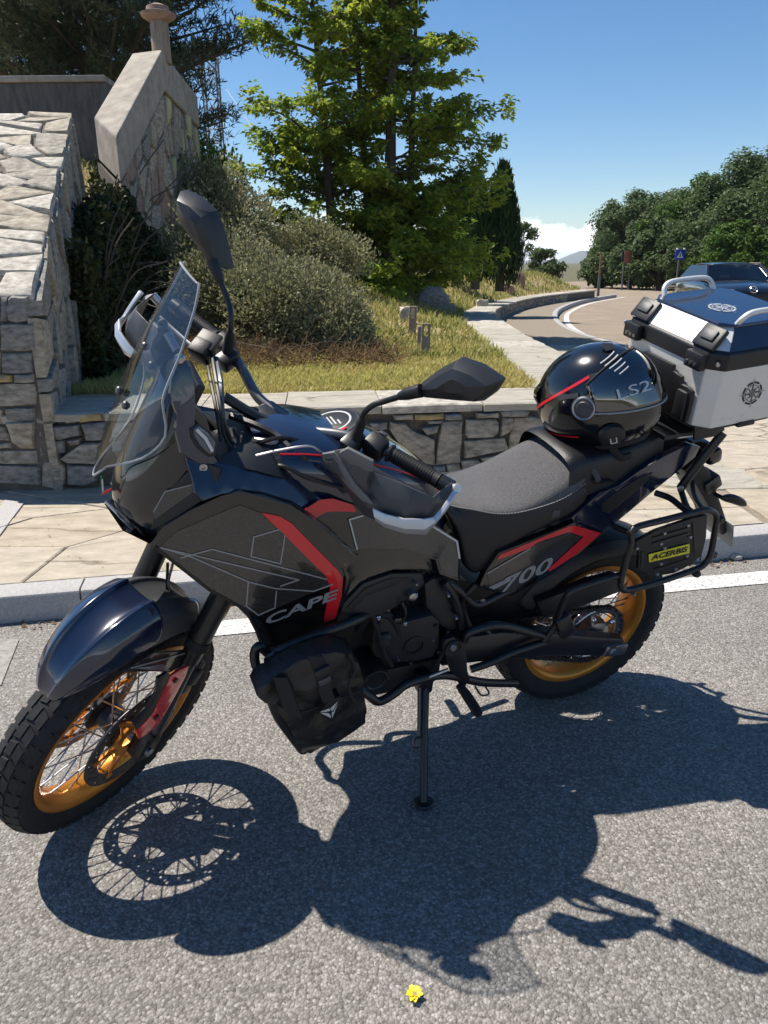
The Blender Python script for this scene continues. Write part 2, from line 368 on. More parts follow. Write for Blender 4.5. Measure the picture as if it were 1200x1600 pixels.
mat('concrete', (0.24, 0.21, 0.175), 0.9, col2=(0.40, 0.36, 0.30), vscale=6, bump=0.6, bscale=60, detail=11)
mat('concrete_old', (0.075, 0.066, 0.06), 0.95, col2=(0.16, 0.14, 0.125), vscale=5, bump=0.6, bscale=40, stretch=(2.5, 2.5, 0.6), detail=10)
mat('wood_weathered', (0.20, 0.15, 0.105), 0.9, col2=(0.36, 0.29, 0.22), vscale=14, bump=0.7, bscale=30, stretch=(4, 4, 0.5))
mat('wood_brown', (0.16, 0.075, 0.035), 0.9, col2=(0.28, 0.16, 0.09), vscale=14, bump=0.6, bscale=30, stretch=(4, 4, 0.5))
mat('bark', (0.055, 0.045, 0.035), 0.95, col2=(0.12, 0.10, 0.08), vscale=12, bump=1.0, bscale=20, stretch=(3, 3, 0.6))
mat('steel_grey', (0.16, 0.165, 0.17), 0.5, metal=0.6, var=0.15)
mat('wire', (0.25, 0.21, 0.17), 0.6, metal=0.4)
leaf_mat('leaf_maple', (0.06, 0.17, 0.028), (0.18, 0.34, 0.045), 0.55, yel=(0.42, 0.46, 0.06))
leaf_mat('leaf_bush', (0.11, 0.13, 0.05), (0.27, 0.28, 0.13), 0.32, yel=(0.40, 0.38, 0.22))
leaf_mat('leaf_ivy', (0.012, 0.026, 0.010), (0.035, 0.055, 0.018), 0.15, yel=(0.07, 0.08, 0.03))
leaf_mat('leaf_pine', (0.022, 0.045, 0.022), (0.06, 0.085, 0.035), 0.15, yel=(0.11, 0.12, 0.06))
leaf_mat('leaf_cypress', (0.018, 0.045, 0.014), (0.04, 0.075, 0.022), 0.2)
leaf_mat('leaf_far', (0.045, 0.09, 0.028), (0.095, 0.15, 0.045), 0.35, yel=(0.13, 0.17, 0.07))
leaf_mat('leaf_far_bright', (0.045, 0.10, 0.016), (0.10, 0.17, 0.028), 0.35)
leaf_mat('grass_dry', (0.50, 0.39, 0.16), (0.76, 0.62, 0.33), 0.35, rough=0.6, yel=(0.50, 0.50, 0.16))
leaf_mat('grass_green', (0.14, 0.19, 0.035), (0.32, 0.35, 0.08), 0.4, rough=0.55, yel=(0.52, 0.46, 0.18))
leaf_mat('dead_twig', (0.10, 0.065, 0.035), (0.20, 0.13, 0.07), 0.0, rough=0.9)
# ================================================================== GROUND, ROAD, PAVEMENT
def sstep(a, b, x):
    t = max(0.0, min(1.0, (x-a)/(b-a))); return t*t*(3-2*t)
g = MB(); g.add([(-9000, -9000, -0.06), (9000, -9000, -0.06), (9000, 9000, -0.06), (-9000, 9000, -0.06)], [(0, 1, 2, 3)])
structure('ground', g, 'ground_soil')
g = MB(); g.add([(-30, -14, 0), (60, -14, 0), (60, 62, 0), (-30, 62, 0)], [(0, 1, 2, 3)])
road = structure('road', g, 'asphalt')
KL = lambda x: 3.192 + 0.1937*x            # front of the near kerb
# near kerb, then round the corner and back along the far road
kerb_path = [V((x, KL(x), 0)) for x in (-9, -7, -5, -3, -1, 1, 2.6)] + [V(q) for q in ((3.7, 4.05, 0), (4.6, 4.7, 0), (5.05, 5.8, 0), (4.95, 8, 0), (4.35, 11, 0), (3.95, 14.2, 0), (4.05, 17, 0), (4.6, 20.3, 0), (5.6, 24, 0), (7.6, 29, 0), (10.2, 33.6, 0))]
kp = smoothpath(kerb_path, 10)
def left_normal(path, i):
    t = path[min(i+1, len(path)-1)]-path[max(i-1, 0)]; t.z = 0; t.normalize(); return V((-t.y, t.x, 0))
def resample(path, step):
    out = [path[0]]; acc = 0
    for a, b in zip(path, path[1:]):
        d = (b-a).length; pos = step-acc
        while pos <= d: out.append(a+(b-a)*(pos/d)); pos += step
        acc = (acc + d) % step
    return out
KH, KW = 0.125, 0.13
kq = resample(kp, 0.25)
# pavement sheet (bedding and joints) with the paving slabs on it
wall_front = [V((-9, 3.89, 0)), V((-6, 4.145, 0)), V((-1.989, 4.4804, 0)), V((0.5, 4.6899, 0)), V((1.35, 4.77, 0))]
path_c = [V(q) for q in ((-9.0, 4.17, 0), (-2.2, 4.745, 0), (0.5, 4.97, 0), (1.05, 5.02, 0), (1.35, 5.25, 0), (1.43, 5.8, 0), (1.44, 7.4, 0), (1.45, 9.2, 0), (1.62, 12.6, 0), (2.05, 16.2, 0), (2.95, 20.3, 0), (4.8, 25.2, 0), (8.2, 31.0, 0))]
wp = smoothpath(path_c, 10)
inner = [q + left_normal(kp, i)*KW for i, q in enumerate(kp)]
pv = MB(); pz = KH-0.012
# lay the pavement between the kerb and the wall: two strips of quads joined by arc fraction
def frac(path, n):
    L = [0]
    for a, b in zip(path, path[1:]): L.append(L[-1]+(b-a).length)
    out = []
    for i in range(n+1):
        s = L[-1]*i/n; k = 0
        while k < len(L)-2 and L[k+1] < s: k += 1
        t = (s-L[k])/max(1e-9, L[k+1]-L[k]); out.append(path[k].lerp(path[k+1], t))
    return out
a_, b_ = frac(inner, 120), frac(wp, 120)
pv.grid([[V((p.x, p.y, pz)), V((q.x, q.y, pz))] for p, q in zip(a_, b_)])
pavement = structure('pavement', pv, 'paving_joint')
# slabs cut by Voronoi cells, long along the kerb
def voronoi(pts, bounds, gap, su=1.0):
    """convex cells of pts inside the convex polygon bounds; u is squeezed by su while measuring"""
    cells = []
    for i, p in enumerate(pts):
        poly = [V((q[0]/su, q[1])) for q in bounds]; a = V((p[0]/su, p[1]))
        near = sorted((((V((q[0]/su, q[1]))-a).length, j) for j, q in enumerate(pts) if j != i))[:22]
        for d, j in near:
            b = V((pts[j][0]/su, pts[j][1])); n = (b-a)/d; c = n.dot((a+b)/2)
            out = []
            for k in range(len(poly)):
                q0, q1 = poly[k], poly[(k+1) % len(poly)]; d0, d1 = n.dot(q0)-c, n.dot(q1)-c
                if d0 <= 0: out.append(q0)
                if d0*d1 < 0: out.append(q0+(q1-q0)*(d0/(d0-d1)))
            poly = out
            if len(poly) < 3: break
        if len(poly) < 3: continue
        poly = [V((q.x*su, q.y)) for q in poly]
        c = sum(poly, V((0, 0)))/len(poly)
        # pull every corner in by about half the joint
        res = []
        for q in poly:
            d = (q-c); L = d.length
            res.append(c + d*max(0.3, 1-gap*1.3/max(L, 1e-4)))
        # drop corners that lie almost on top of each other
        keep = [res[0]]
        for q in res[1:]:
            if (q-keep[-1]).length > 0.012: keep.append(q)
        if len(keep) > 3 and (keep[0]-keep[-1]).length < 0.012: keep.pop()
        if len(keep) >= 3: cells.append(keep)
    return cells
def jitter_pts(w, h, nu, nv, j=0.75, seed=1):
    rg = random.Random(seed); pts = []
    for r in range(nv):
        off = rg.uniform(-.5, .5)
        for c in range(nu):
            pts.append(((c+.5+off*.6+rg.uniform(-j, j)*.5)*w/nu, (r+.5+rg.uniform(-j, j)*.45)*h/nv))
    return pts
def stone_piece(poly, F, t, bev, rg, tilt=0.25, name='stone', matname='stone_a', parent=None):
    """one stone: poly in (u,v), F(u,v,d) -> point; rounded edge, proud by t"""
    c = sum(poly, V((0, 0)))/len(poly); mb = MB(); k = len(poly)
    P = []
    for i in range(k):           # chop long sides so that the outline is not perfectly straight
        a, b = poly[i], poly[(i+1) % k]; P.append(a)
        if (b-a).length > 0.09:
            nrm = V((-(b-a).y, (b-a).x)).normalized(); P.append((a+b)/2 + nrm*rg.uniform(-.007, .007))
    k = len(P); size = max((q-c).length for q in P)
    gx, gy = rg.uniform(-tilt, tilt), rg.uniform(-tilt, tilt)
    def front(q, sh, dd):
        r = c+(q-c)*sh; e = (r-c); return F(r.x, r.y, dd + (e.x*gx+e.y*gy)*0.25 + rg.uniform(-.1, .1)*t*0.6)
    s1 = max(0.5, 1-bev/size); s2 = max(0.4, 1-2.6*bev/size)
    r0 = [F(q.x, q.y, -0.035) for q in P]; r1 = [F(q.x, q.y, t*0.45) for q in P]
    r2 = [front(q, s1, t*0.9) for q in P]; r3 = [front(q, s2*0.7, t) for q in P]
    cc = F(c.x, c.y, t*rg.uniform(.9, 1.25))
    vs = r0+r1+r2+r3+[cc]; fs = []
    for L in range(3):
        for i in range(k): fs.append((L*k+i, L*k+(i+1) % k, (L+1)*k+(i+1) % k, (L+1)*k+i))
    for i in range(k): fs.append((3*k+i, 3*k+(i+1) % k, 4*k))
    mb.add(vs, fs); return child(name, mb, matname, parent, smooth=50)
def shoelace(p): return sum(p[i].x*p[(i+1) % len(p)].y-p[(i+1) % len(p)].x*p[i].y for i in range(len(p)))/2
rg = random.Random(11)
def slab_piece(poly, z, t, parent, matname, rg, name='slab'):
    if shoelace(poly) < 0: poly = poly[::-1]
    c = sum(poly, V((0, 0)))/len(poly); mb = MB(); k = len(poly)
    gx, gy = rg.uniform(-.004, .004), rg.uniform(-.004, .004)
    top = [V((q.x, q.y, z+t+(q-c).x*gx+(q-c).y*gy)) for q in poly]
    s = 1-0.008/max(0.05, max((q-c).length for q in poly))
    r0 = [V((q.x, q.y, z-0.004)) for q in poly]; r1 = [v - V((0, 0, 0.006)) for v in top]
    r2 = [V((c.x+(v.x-c.x)*s, c.y+(v.y-c.y)*s, v.z)) for v in top]
    vs = r0+r1+r2; fs = [tuple(range(2*k, 3*k))]
    for L in range(2):
        for i in range(k): fs.append((L*k+i, L*k+(i+1) % k, (L+1)*k+(i+1) % k, (L+1)*k+i))
    mb.add(vs, fs); return child(name, mb, matname, parent, smooth=0)
# near field paving between kerb and wall, in coordinates s along kerb and w across
def pav_pt(s, w):      # s = x coordinate, w = 0 at kerb back .. 1 at wall front
    y0 = KL(s)+KW+0.006; y1 = 4.633+0.0842*s+0.05; return V((s, y0+(y1-y0)*w))
def pav_poly_map(cells):
    return [[pav_pt(q.x, q.y/1.3) for q in cl] for cl in cells]
pts = jitter_pts(4.6, 1.3, 6, 3, 0.8, 5); cells = voronoi(pts, [(0, 0), (4.6, 0), (4.6, 1.3), (0, 1.3)], 0.0035, 1.8)
for cl in cells:
    poly = [pav_pt(q.x-2.6, q.y/1.3) for q in cl]
    slab_piece(poly, pz, 0.012+rg.uniform(-.003, .004), pavement, rg.choice(['paving', 'paving', 'paving_pale']), rg)
# strip of sawn slabs crossing the pavement at the left
sx = -2.05
for k in range(0):
    pass
# paving on the wide corner at the right
pts = [(rg.uniform(0, 3.2), rg.uniform(0, 8.4)) for _ in range(2)] + [(x+rg.uniform(-.25, .25), y+rg.uniform(-.14, .14)) for x in (0.3, 1.05, 1.8, 2.6) for y in [0.3+0.62*i for i in range(14)]]
cells = voronoi(pts, [(0, 0), (3.2, 0), (3.2, 8.4), (0, 8.4)], 0.0045, 1.15)
for cl in cells:
    poly = [V((1.75+q.x, 4.35+q.y)) for q in cl]
    poly = [V((q.x, max(q.y, KL(q.x)+KW+.01))) for q in poly]
    c = sum(poly, V((0, 0)))/len(poly)
    if c.x > 4.62 or (c.x > 4.2 and c.y < 5.0) or c.x > 5.9-0.15*c.y: continue
    if abs(shoelace(poly)) < 0.02: continue
    slab_piece(poly, pz, 0.012+rg.uniform(-.003, .004), pavement, rg.choice(['paving', 'paving_grey', 'paving_pale']), rg)
pts = [(2.02+rg.uniform(-.1, .1), 3.75+.0+rg.uniform(-.1, .1))]
for i in range(4):
    x = 2.05+i*0.62; y0 = KL(x+0.3)+KW+.03
    poly = [V((x, KL(x)+KW+.012)), V((x+.6, KL(x+.6)+KW+.012)), V((x+.6+rg.uniform(-.03, .03), 4.34)), V((x+rg.uniform(-.03, .03), 4.34))]
    slab_piece(poly, pz, 0.013, pavement, rg.choice(['paving', 'paving_pale']), rg)
sl = [Wz(x, y, pz) for x, y in ((-60, 905), (8, 785), (39, 789), (-22, 872))]
for a_i in range(2):
    pA, pB = (0, .5) if a_i == 0 else (.51, 1.0); e0 = sl[0].lerp(sl[1], pA); e1 = sl[0].lerp(sl[1], pB); e2 = sl[3].lerp(sl[2], pB); e3 = sl[3].lerp(sl[2], pA)
    slab_piece([V((q.x, q.y)) for q in (e0, e3, e2, e1)], pz, .019, pavement, 'kerb_stone', rg, 'sawn_slab')
# kerb stones, one by one
kerbs = structure('kerb', MB().box((-9.5, 1.9, -0.2), (0.4, 0.1, 0.1)), 'kerb_stone')
ks = resample(kp, 0.98)
def kerb_stone(i, a, b):
    la = V((-(b-a).y, (b-a).x, 0)).normalized(); t = (b-a).normalized(); g_ = 0.004
    a2, b2 = a+t*g_, b-t*g_; mb = MB()
    prof = [(0.0, -0.04), (0.0, KH-0.018), (0.006, KH-0.006), (0.018, KH), (KW, KH), (KW, -0.04)]
    rows = []
    for q in (a2, b2): rows.append([q+la*u+V((0, 0, z)) for u, z in prof])
    mb.grid(rows); k = len(prof); mb.f += [tuple(range(k)), tuple(range(2*k-1, k-1, -1))]
    child('kerb_stone', mb, 'kerb_stone', kerbs, smooth=30)
for i, (a, b) in enumerate(zip(ks, ks[1:])): kerb_stone(i, a, b)
# white edge line: sheet 4 mm over the road
def strip(path, off0, off1, z):
    mb = MB(); mb.grid([[q+left_normal(path, i)*off0+V((0, 0, z)), q+left_normal(path, i)*off1+V((0, 0, z))] for i, q in enumerate(path)]); return mb
st = Wz(36, 1000); kl = [q for q in kp if q.x > st.x or q.y > 6]
structure('road_marking', strip(kl, -0.31, -0.175, 0.004), 'road_paint')
mb = MB(); a = V((-1.50, 2.74, .004)); mb.add([a, a+V((0.11, 0, 0)), V((-1.52, 2.0, .004)), V((-1.64, 2.0, .004)), ], [(0, 1, 2, 3)])
mb = MB(); p0, p1, p2, p3 = Wz(0, 1000), Wz(30, 1000), Wz(2, 1072), Wz(-40, 1072)
mb.add([V((q.x, q.y, .0045)) for q in (p0, p1, p2, p3)], [(0, 1, 2, 3)])
structure('road_marking', mb, 'worn_line')
# ================================================================== LOW STONE WALL (front straight, turning away at its right end)
WZ0, WZ1 = KH-0.01, 0.565
low_wall = Thing('low_wall', 'low rubble stone wall with pale slab coping behind the motorcycle', 'wall', base=(-1.9, 4.75, 0.11))
def path_height(y): return 0.60 if y < 9 else 0.60-0.19*sstep(9, 21, y)
HW = 0.30
rows = []; wq = frac(wp, 130)
for i, q in enumerate(wq):
    n = left_normal(wq, i); h = path_height(q.y)-0.035
    rows.append([q-n*(HW-0.045)+V((0, 0, -0.02)), q-n*(HW-0.045)+V((0, 0, h)), q+n*HW+V((0, 0, h)), q+n*HW+V((0, 0, -0.02))])
mb = MB().grid(rows); low_wall.part('wall_core', mb, 'mortar', smooth=30)
core = low_wall.o
# coping slabs
cq = resample(frac(wp, 400), 0.04); i = 0; rg = random.Random(21); NC = len(cq)
start = next(k for k, q in enumerate(cq) if q.x > -2.32)
i = start
while i < NC-12:
    L = int(rg.uniform(13, 26)) if cq[i].y < 12 else int(rg.uniform(22, 34))
    j = min(NC-1, i+L); mb = MB(); rows = []
    idx = list(range(i, j, 5)) + [j]
    if idx[-1]-idx[-2] < 3: idx.pop(-2)
    h = path_height(cq[i].y)
    for a, k in enumerate(idx):
        q = cq[k]; n = left_normal(cq, k)
        if a == 0: q = q + (cq[k+1]-cq[k]).normalized()*0.004
        if a == len(idx)-1: q = q - (cq[k]-cq[k-1]).normalized()*0.004
        w0 = HW+0.01+rg.uniform(-.014, .014); w1 = HW+rg.uniform(-.02, .03)
        z1 = h+rg.uniform(-.003, .003); z0 = h-0.05
        rows.append([q-n*w0+V((0, 0, z0)), q-n*(w0+.004)+V((0, 0, z1-.008)), q-n*(w0-.007)+V((0, 0, z1)), q+n*(w1-.007)+V((0, 0, z1)), q+n*w1+V((0, 0, z0))])
    mb.grid(rows); m_ = 5; k_ = len(rows); mb.f += [tuple(range(m_)), tuple(range((k_-1)*m_+m_-1, (k_-1)*m_-1, -1))]
    low_wall.part('coping_slab', mb, rg.choice(['paving_grey', 'paving_grey', 'stone_pale']), smooth=30)
    i = j
# front face: stones traced where they can be seen, irregular ones between
fo = V((-1.989, 4.4804, 0)); fu = (V((0.5, 4.6899, 0))-fo).normalized(); fn = V((fu.y, -fu.x, 0))
def Ffront(u, v, d): return fo + fu*u + V((0, 0, v)) + fn*d
def wall_uv(px, py):
    o, d = ray(px, py); q = o + d*((fo-o).dot(fn)/d.dot(fn)); return V(((q-fo).dot(fu), q.z))
def ccw(p): return p if shoelace(p) > 0 else p[::-1]
def traced(lst, org, sc, prox=0.0):
    return [ccw([wall_uv(org[0]+x*sc, org[1]+y*sc) for x, y in pl]) for pl in lst]
Lst = [[(340, 1060), (590, 1045), (605, 1125), (450, 1160), (340, 1160)], [(270, 990), (400, 1020), (400, 1040), (275, 1035)], [(300, 1170), (480, 1165), (480, 1255), (300, 1280)],
       [(495, 1165), (600, 1150), (590, 1195), (520, 1200)], [(600, 1045), (790, 1020), (760, 1160), (640, 1165)], [(440, 1300), (600, 1190), (740, 1180), (720, 1335), (500, 1330)],
       [(320, 1300), (390, 1280), (490, 1360), (490, 1480), (430, 1525), (315, 1500)], [(500, 1340), (720, 1340), (720, 1460), (640, 1490), (500, 1485)], [(285, 1320), (315, 1310), (310, 1490), (292, 1480)],
       [(480, 985), (560, 985), (570, 1035), (490, 1040)], [(580, 975), (760, 965), (770, 1010), (590, 1035)], [(290, 1060), (330, 1060), (325, 1160), (292, 1160)]]
Rst = [[(185, 255), (270, 265), (340, 320), (445, 360), (445, 510), (390, 500), (250, 400), (180, 300)], [(365, 295), (475, 275), (460, 320), (400, 335)], [(490, 250), (610, 250), (605, 360), (595, 495), (450, 510), (455, 470), (475, 330)],
       [(630, 245), (800, 240), (820, 265), (820, 320), (790, 345), (640, 352), (622, 330)], [(840, 230), (905, 235), (905, 290), (880, 320), (830, 345)], [(620, 370), (855, 350), (875, 410), (870, 420), (620, 470)],
       [(910, 235), (1000, 225), (1130, 250), (1130, 380), (1000, 400), (880, 420), (890, 330)], [(510, 505), (590, 500), (600, 550), (520, 555)], [(600, 485), (700, 480), (740, 520), (640, 545), (605, 530)], [(440, 515), (505, 512), (515, 555), (450, 560)],
       [(60, 262), (175, 258), (165, 300), (80, 300)], [(710, 470), (840, 440), (800, 500), (745, 515)], [(330, 215), (500, 205), (500, 240), (330, 245)], [(505, 215), (600, 210), (610, 245), (505, 245)], [(690, 205), (820, 200), (820, 230), (690, 235)],
       [(400, 250), (500, 245), (495, 268), (410, 270)], [(200, 215), (320, 212), (320, 245), (210, 248)], [(830, 195), (1000, 190), (990, 222), (840, 226)], [(100, 320), (170, 320), (240, 400), (380, 510), (330, 560), (120, 560)]]
tr = traced(Lst, (0, 440), .2125) + traced(Rst, (560, 590), .26667)
rg = random.Random(5)
cc = [sum(p, V((0, 0)))/len(p) for p in tr]
for i, p in enumerate(tr):
    c = cc[i]; p = [c+(q-c)*1.0 for q in p]
    m_ = 'stone_ochre' if i in (10, 14+12-2) else rg.choice(['stone_a', 'stone_a', 'stone_b', 'stone_c'])
    if i in (0, 2): m_ = 'stone_b'
    stone_piece(p, Ffront, 0.03+rg.uniform(-.006, .012), 0.012, rg, 0.3, 'stone', m_, low_wall.o)
ul = max(q.x for p in tr[:len(Lst)] for q in p)+0.01; ur = min(q.x for p in tr[len(Lst):] for q in p)-0.01; ue = max(q.x for p in tr for q in p)+.01
for (u0, u1, sd) in ((ul, ur, 3), (ue, 3.10, 4)):
    if u1-u0 < .12: continue
    w = u1-u0; h = 0.42; nu = max(2, int(w/0.27))
    for cl in voronoi(jitter_pts(w, h, nu, 3, .8, sd), [(0, 0), (w, 0), (w, h), (0, h)], 0.012, 1.5):
        stone_piece([V((q.x+u0, q.y+0.13)) for q in cl], Ffront, 0.03+rg.uniform(-.006, .01), 0.012, rg, 0.3, 'stone', rg.choice(['stone_a', 'stone_b', 'stone_c']), low_wall.o)
# outer face of the part that turns away (its far reach faces us)
wf = resample(frac(wp, 400), 0.05)
k0 = next(k for k, q in enumerate(wf) if q.x > 1.08); LEN = (len(wf)-1-k0)*0.05
def Fcurve(u, v, d):
    k = min(len(wf)-2, k0+int(u/0.05)); q = wf[k].lerp(wf[k+1], (u/0.05) % 1.0); n = left_normal(wf, k)
    h = path_height(q.y)-0.06; return q - n*(HW-0.05+d) + V((0, 0, 0.1+v*(h-0.1)/0.44))
nst = 0
for s0 in range(0, int(LEN/4)):
    w = 4.0
    for cl in voronoi(jitter_pts(w, .44, 11 if s0 < 3 else 13, 2 if s0 > 3 else 3, .8, 40+s0), [(0, 0), (w, 0), (w, .44), (0, .44)], 0.014, 1.4):
        stone_piece([V((q.x+s0*4.0, q.y)) for q in cl][::1], Fcurve, 0.03+rg.uniform(-.006, .01), 0.012, rg, 0.3, 'stone', rg.choice(['stone_a', 'stone_b', 'stone_c']), low_wall.o)
# ================================================================== STAIR WALL at the left
NTR = Wy(47, 462, 4.42); NBR = V((NTR.x+0.03, 4.42, 0.10)); FTR = Wy(110, 174, 7.8)
d1 = V((FTR.x-NTR.x, FTR.y-NTR.y, 0)).normalized(); lf = V((-d1.y, d1.x, 0))           # lf points left
TH = 0.62
stair_wall = Thing('stair_wall', 'rubble stone wall rising steeply away at the far left, sunlit stones on its top', 'wall', base=(NTR.x-.3, 4.6, 0.1))
FBR = V((FTR.x, FTR.y, 0.1))
LO = V((-TH*1.12, 0, 0)); NTL, FTL = NTR+LO, FTR+LO
e_ = 0.03
mb = MB(); q0 = [NBR-V((0.03, 0, 0)), NTR-V((0, 0, .03)), FTR-V((0, 0, .03)), FBR]
mb.add([q+d1*0.03+lf*e_ if k < 2 else q+lf*e_ for k, q in enumerate(q0)] + [q+LO*.95+(d1*0.03 if k < 2 else V((0, 0, 0))) for k, q in enumerate(q0)], [(0, 1, 2, 3), (7, 6, 5, 4), (0, 4, 5, 1), (1, 5, 6, 2), (2, 6, 7, 3)])
stair_wall.part('wall_core', mb, 'mortar', smooth=0)
def bil(a, b, c, d, n):
    def F(u, v, dd): return (a*(1-u)+b*u)*(1-v) + (d*(1-u)+c*u)*v + n*dd
    return F
def face_stones(thing, a, b, c, d, n, nu, nv, seed, mats, gap, su, W, H, t=0.03, bev=0.014, j=.85, tilt=.3):
    F0 = bil(a, b, c, d, n); F = lambda u, v, dd: F0(u/W, v/H, dd); rg = random.Random(seed)
    # orientation check
    flip = (b-a).cross(d-a).dot(n) < 0
    for cl in voronoi(jitter_pts(W, H, nu, nv, j, seed), [(0, 0), (W, 0), (W, H), (0, H)], gap, su):
        cl = ccw(cl)
        if flip: cl = cl[::-1]
        stone_piece(cl, F, t+rg.uniform(-.3, .4)*t, bev, rg, tilt, 'stone', rg.choice(mats), thing.o)
rightn = -lf
# side face (shade): long upright slivers of stone
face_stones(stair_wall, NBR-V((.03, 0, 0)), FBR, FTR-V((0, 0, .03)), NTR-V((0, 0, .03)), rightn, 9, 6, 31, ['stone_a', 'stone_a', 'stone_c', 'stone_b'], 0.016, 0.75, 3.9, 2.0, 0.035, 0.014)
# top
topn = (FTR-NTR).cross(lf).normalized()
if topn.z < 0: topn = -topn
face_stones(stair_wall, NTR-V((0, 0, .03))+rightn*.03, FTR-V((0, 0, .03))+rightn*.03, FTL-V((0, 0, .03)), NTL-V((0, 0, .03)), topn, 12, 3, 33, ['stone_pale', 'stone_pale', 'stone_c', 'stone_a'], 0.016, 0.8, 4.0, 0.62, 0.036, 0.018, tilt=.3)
# near end: coursed stones, traced
eo = V((NTR.x, 4.42, 0)); en = V((0, -1, 0)); eu = V((1, 0, 0))
def end_uv(px, py):
    q = Wy(px, py, 4.42); return V((q.x-eo.x, q.z))
def Fend(u, v, d): return eo + eu*u + V((0, 0, v)) + en*d + V((0, .03, 0))
Pst = [[(0, 115), (50, 110), (50, 300), (0, 300)], [(55, 130), (80, 105), (200, 110), (210, 290), (120, 310), (55, 290)], [(0, 312), (245, 312), (258, 500), (100, 512), (0, 505)], [(5, 525), (240, 520), (245, 670), (10, 680)], [(-60, 690), (90, 690), (90, 742), (-60, 742)], [(97, 685), (245, 680), (245, 742), (97, 745)],
       [(-80, 755), (250, 750), (262, 905), (-80, 920)], [(22, 935), (250, 930), (250, 1025), (35, 1020)], [(-90, 935), (14, 940), (14, 1050), (-90, 1050)], [(40, 1037), (250, 1032), (250, 1232), (150, 1230), (82, 1180)], [(-90, 1060), (25, 1070), (70, 1175), (-90, 1150)], [(-90, 1185), (70, 1190), (70, 1225), (-90, 1230)],
       [(-90, 1240), (262, 1245), (275, 1342), (-90, 1335)], [(-90, 1348), (285, 1360), (296, 1500), (-90, 1480)], [(-190, 115), (-8, 115), (-8, 300), (-190, 300)], [(-190, 312), (-8, 312), (-8, 505), (-190, 505)], [(-190, 525), (-5, 525), (-5, 680), (-190, 680)], [(-300, 690), (-70, 690), (-70, 742), (-300, 742)], [(-300, 755), (-90, 755), (-90, 920), (-300, 920)], [(-300, 935), (-100, 935), (-100, 1230), (-300, 1230)], [(-300, 1240), (-100, 1240), (-100, 1480), (-300, 1480)], [(-330, 115), (-200, 115), (-200, 680), (-330, 680)]]
rg = random.Random(8)
for i, pl in enumerate(Pst):
    p = ccw([end_uv(x*.2125, 440+y*.2125) for x, y in pl])
    stone_piece(p, Fend, 0.035+rg.uniform(-.008, .01), 0.012, rg, .25, 'stone', 'stone_ochre' if i == 4 else rg.choice(['stone_a', 'stone_a', 'stone_c', 'stone_b']), stair_wall.o)
# ---- upper parapet: concrete coping that climbs and then runs level, rubble below
upper_wall = Thing('parapet_wall', 'tall rubble wall with a sloping plain concrete coping, behind the ivy', 'wall', base=(-3.2, 9, 1.2))
C0 = Wy(173, 213, 8.0); C1 = Wy(246, 78, 10.0); C2 = Wy(303, 150, 12.5); C2.z = C1.z
L0 = Wy(128, 185, 8.15); L1 = Wy(205, 75, 10.15)
L0.z, L1.z = C0.z, C1.z
uw = (V((L1.x-C1.x, L1.y-C1.y, 0))); L1 = C1+uw; L2 = C2+uw; L0 = (C0+uw).lerp(L1, .23)
wn_ = V((C2.y-C0.y, -(C2.x-C0.x), 0)).normalized()
CT = 0.42
def dn(q, h): return q-V((0, 0, h))
mb = MB(); ring = [C0, C1, C2]; left = [L0, L1, L2]; o_ = wn_*0.05
vs = [q+o_ for q in ring]+left+[dn(q, CT)+o_ for q in ring]+[dn(q, CT) for q in left]
mb.add(vs, [(0, 1, 4, 3), (1, 2, 5, 4), (6, 7, 1, 0), (7, 8, 2, 1), (0, 3, 9, 6), (2, 8, 11, 5), (3, 4, 10, 9), (4, 5, 11, 10), (9, 10, 7, 6), (10, 11, 8, 7)])
upper_wall.part('coping', mb, 'concrete', smooth=0, bevel=0.02)
mb = MB(); bz = 0.3
vs = [dn(q, CT) for q in ring]+[dn(q, CT)-wn_*0.02 for q in left]+[V((q.x, q.y, bz)) for q in ring]+[V((q.x, q.y, bz)) for q in left]
mb.add(vs, [(6, 7, 1, 0), (7, 8, 2, 1), (0, 3, 9, 6), (2, 8, 11, 5), (3, 4, 10, 9), (4, 5, 11, 10)])
upper_wall.part('wall_core', mb, 'mortar', smooth=0)
face_stones(upper_wall, V((C0.x, C0.y, 1.0)), V((C1.x, C1.y, 1.0)), dn(C1, CT+.02), dn(C0, CT+.02), wn_, 6, 7, 51, ['stone_a', 'stone_b', 'stone_a', 'stone_red', 'stone_c'], 0.018, 0.7, 2.1, 2.2, .03)
face_stones(upper_wall, V((C1.x, C1.y, 1.6)), V((C2.x, C2.y, 1.9)), dn(C2, CT+.02), dn(C1, CT+.02), wn_, 9, 5, 52, ['stone_a', 'stone_lichen', 'stone_b', 'stone_c', 'stone_a'], 0.018, 0.55, 2.6, 1.7, .03)
mb = MB(); vs = [C0+o_*.9, L0, V((L0.x, L0.y, 1.2)), V((C0.x, C0.y, 1.2))+o_*.9]; mb.add([dn(q, .43) if k < 2 else q for k, q in enumerate(vs)], [(0, 1, 2, 3)])
upper_wall.part('end_face', mb, 'concrete', smooth=0)
# tinted facing slabs set in the rubble
def upw(px, py, off):
    o, d = ray(px, py); return o + d*((C0-o).dot(wn_)/d.dot(wn_)) + wn_*off
for (x0, x1, y0, y1, m_) in ((229, 243, 182, 235, 'stone_lichen'), (248, 262, 165, 213, 'stone_yellow'), (283, 291, 168, 210, 'stone_lichen')):
    pts = [upw(x0, y0, .07), upw(x0+1, y1, .07), upw(x1+1, y1+6, .07), upw(x1, y0+6, .07)]
    upper_wall.part('facing_slab', MB().prism(pts, -wn_*0.05, 0.006), m_, smooth=30)
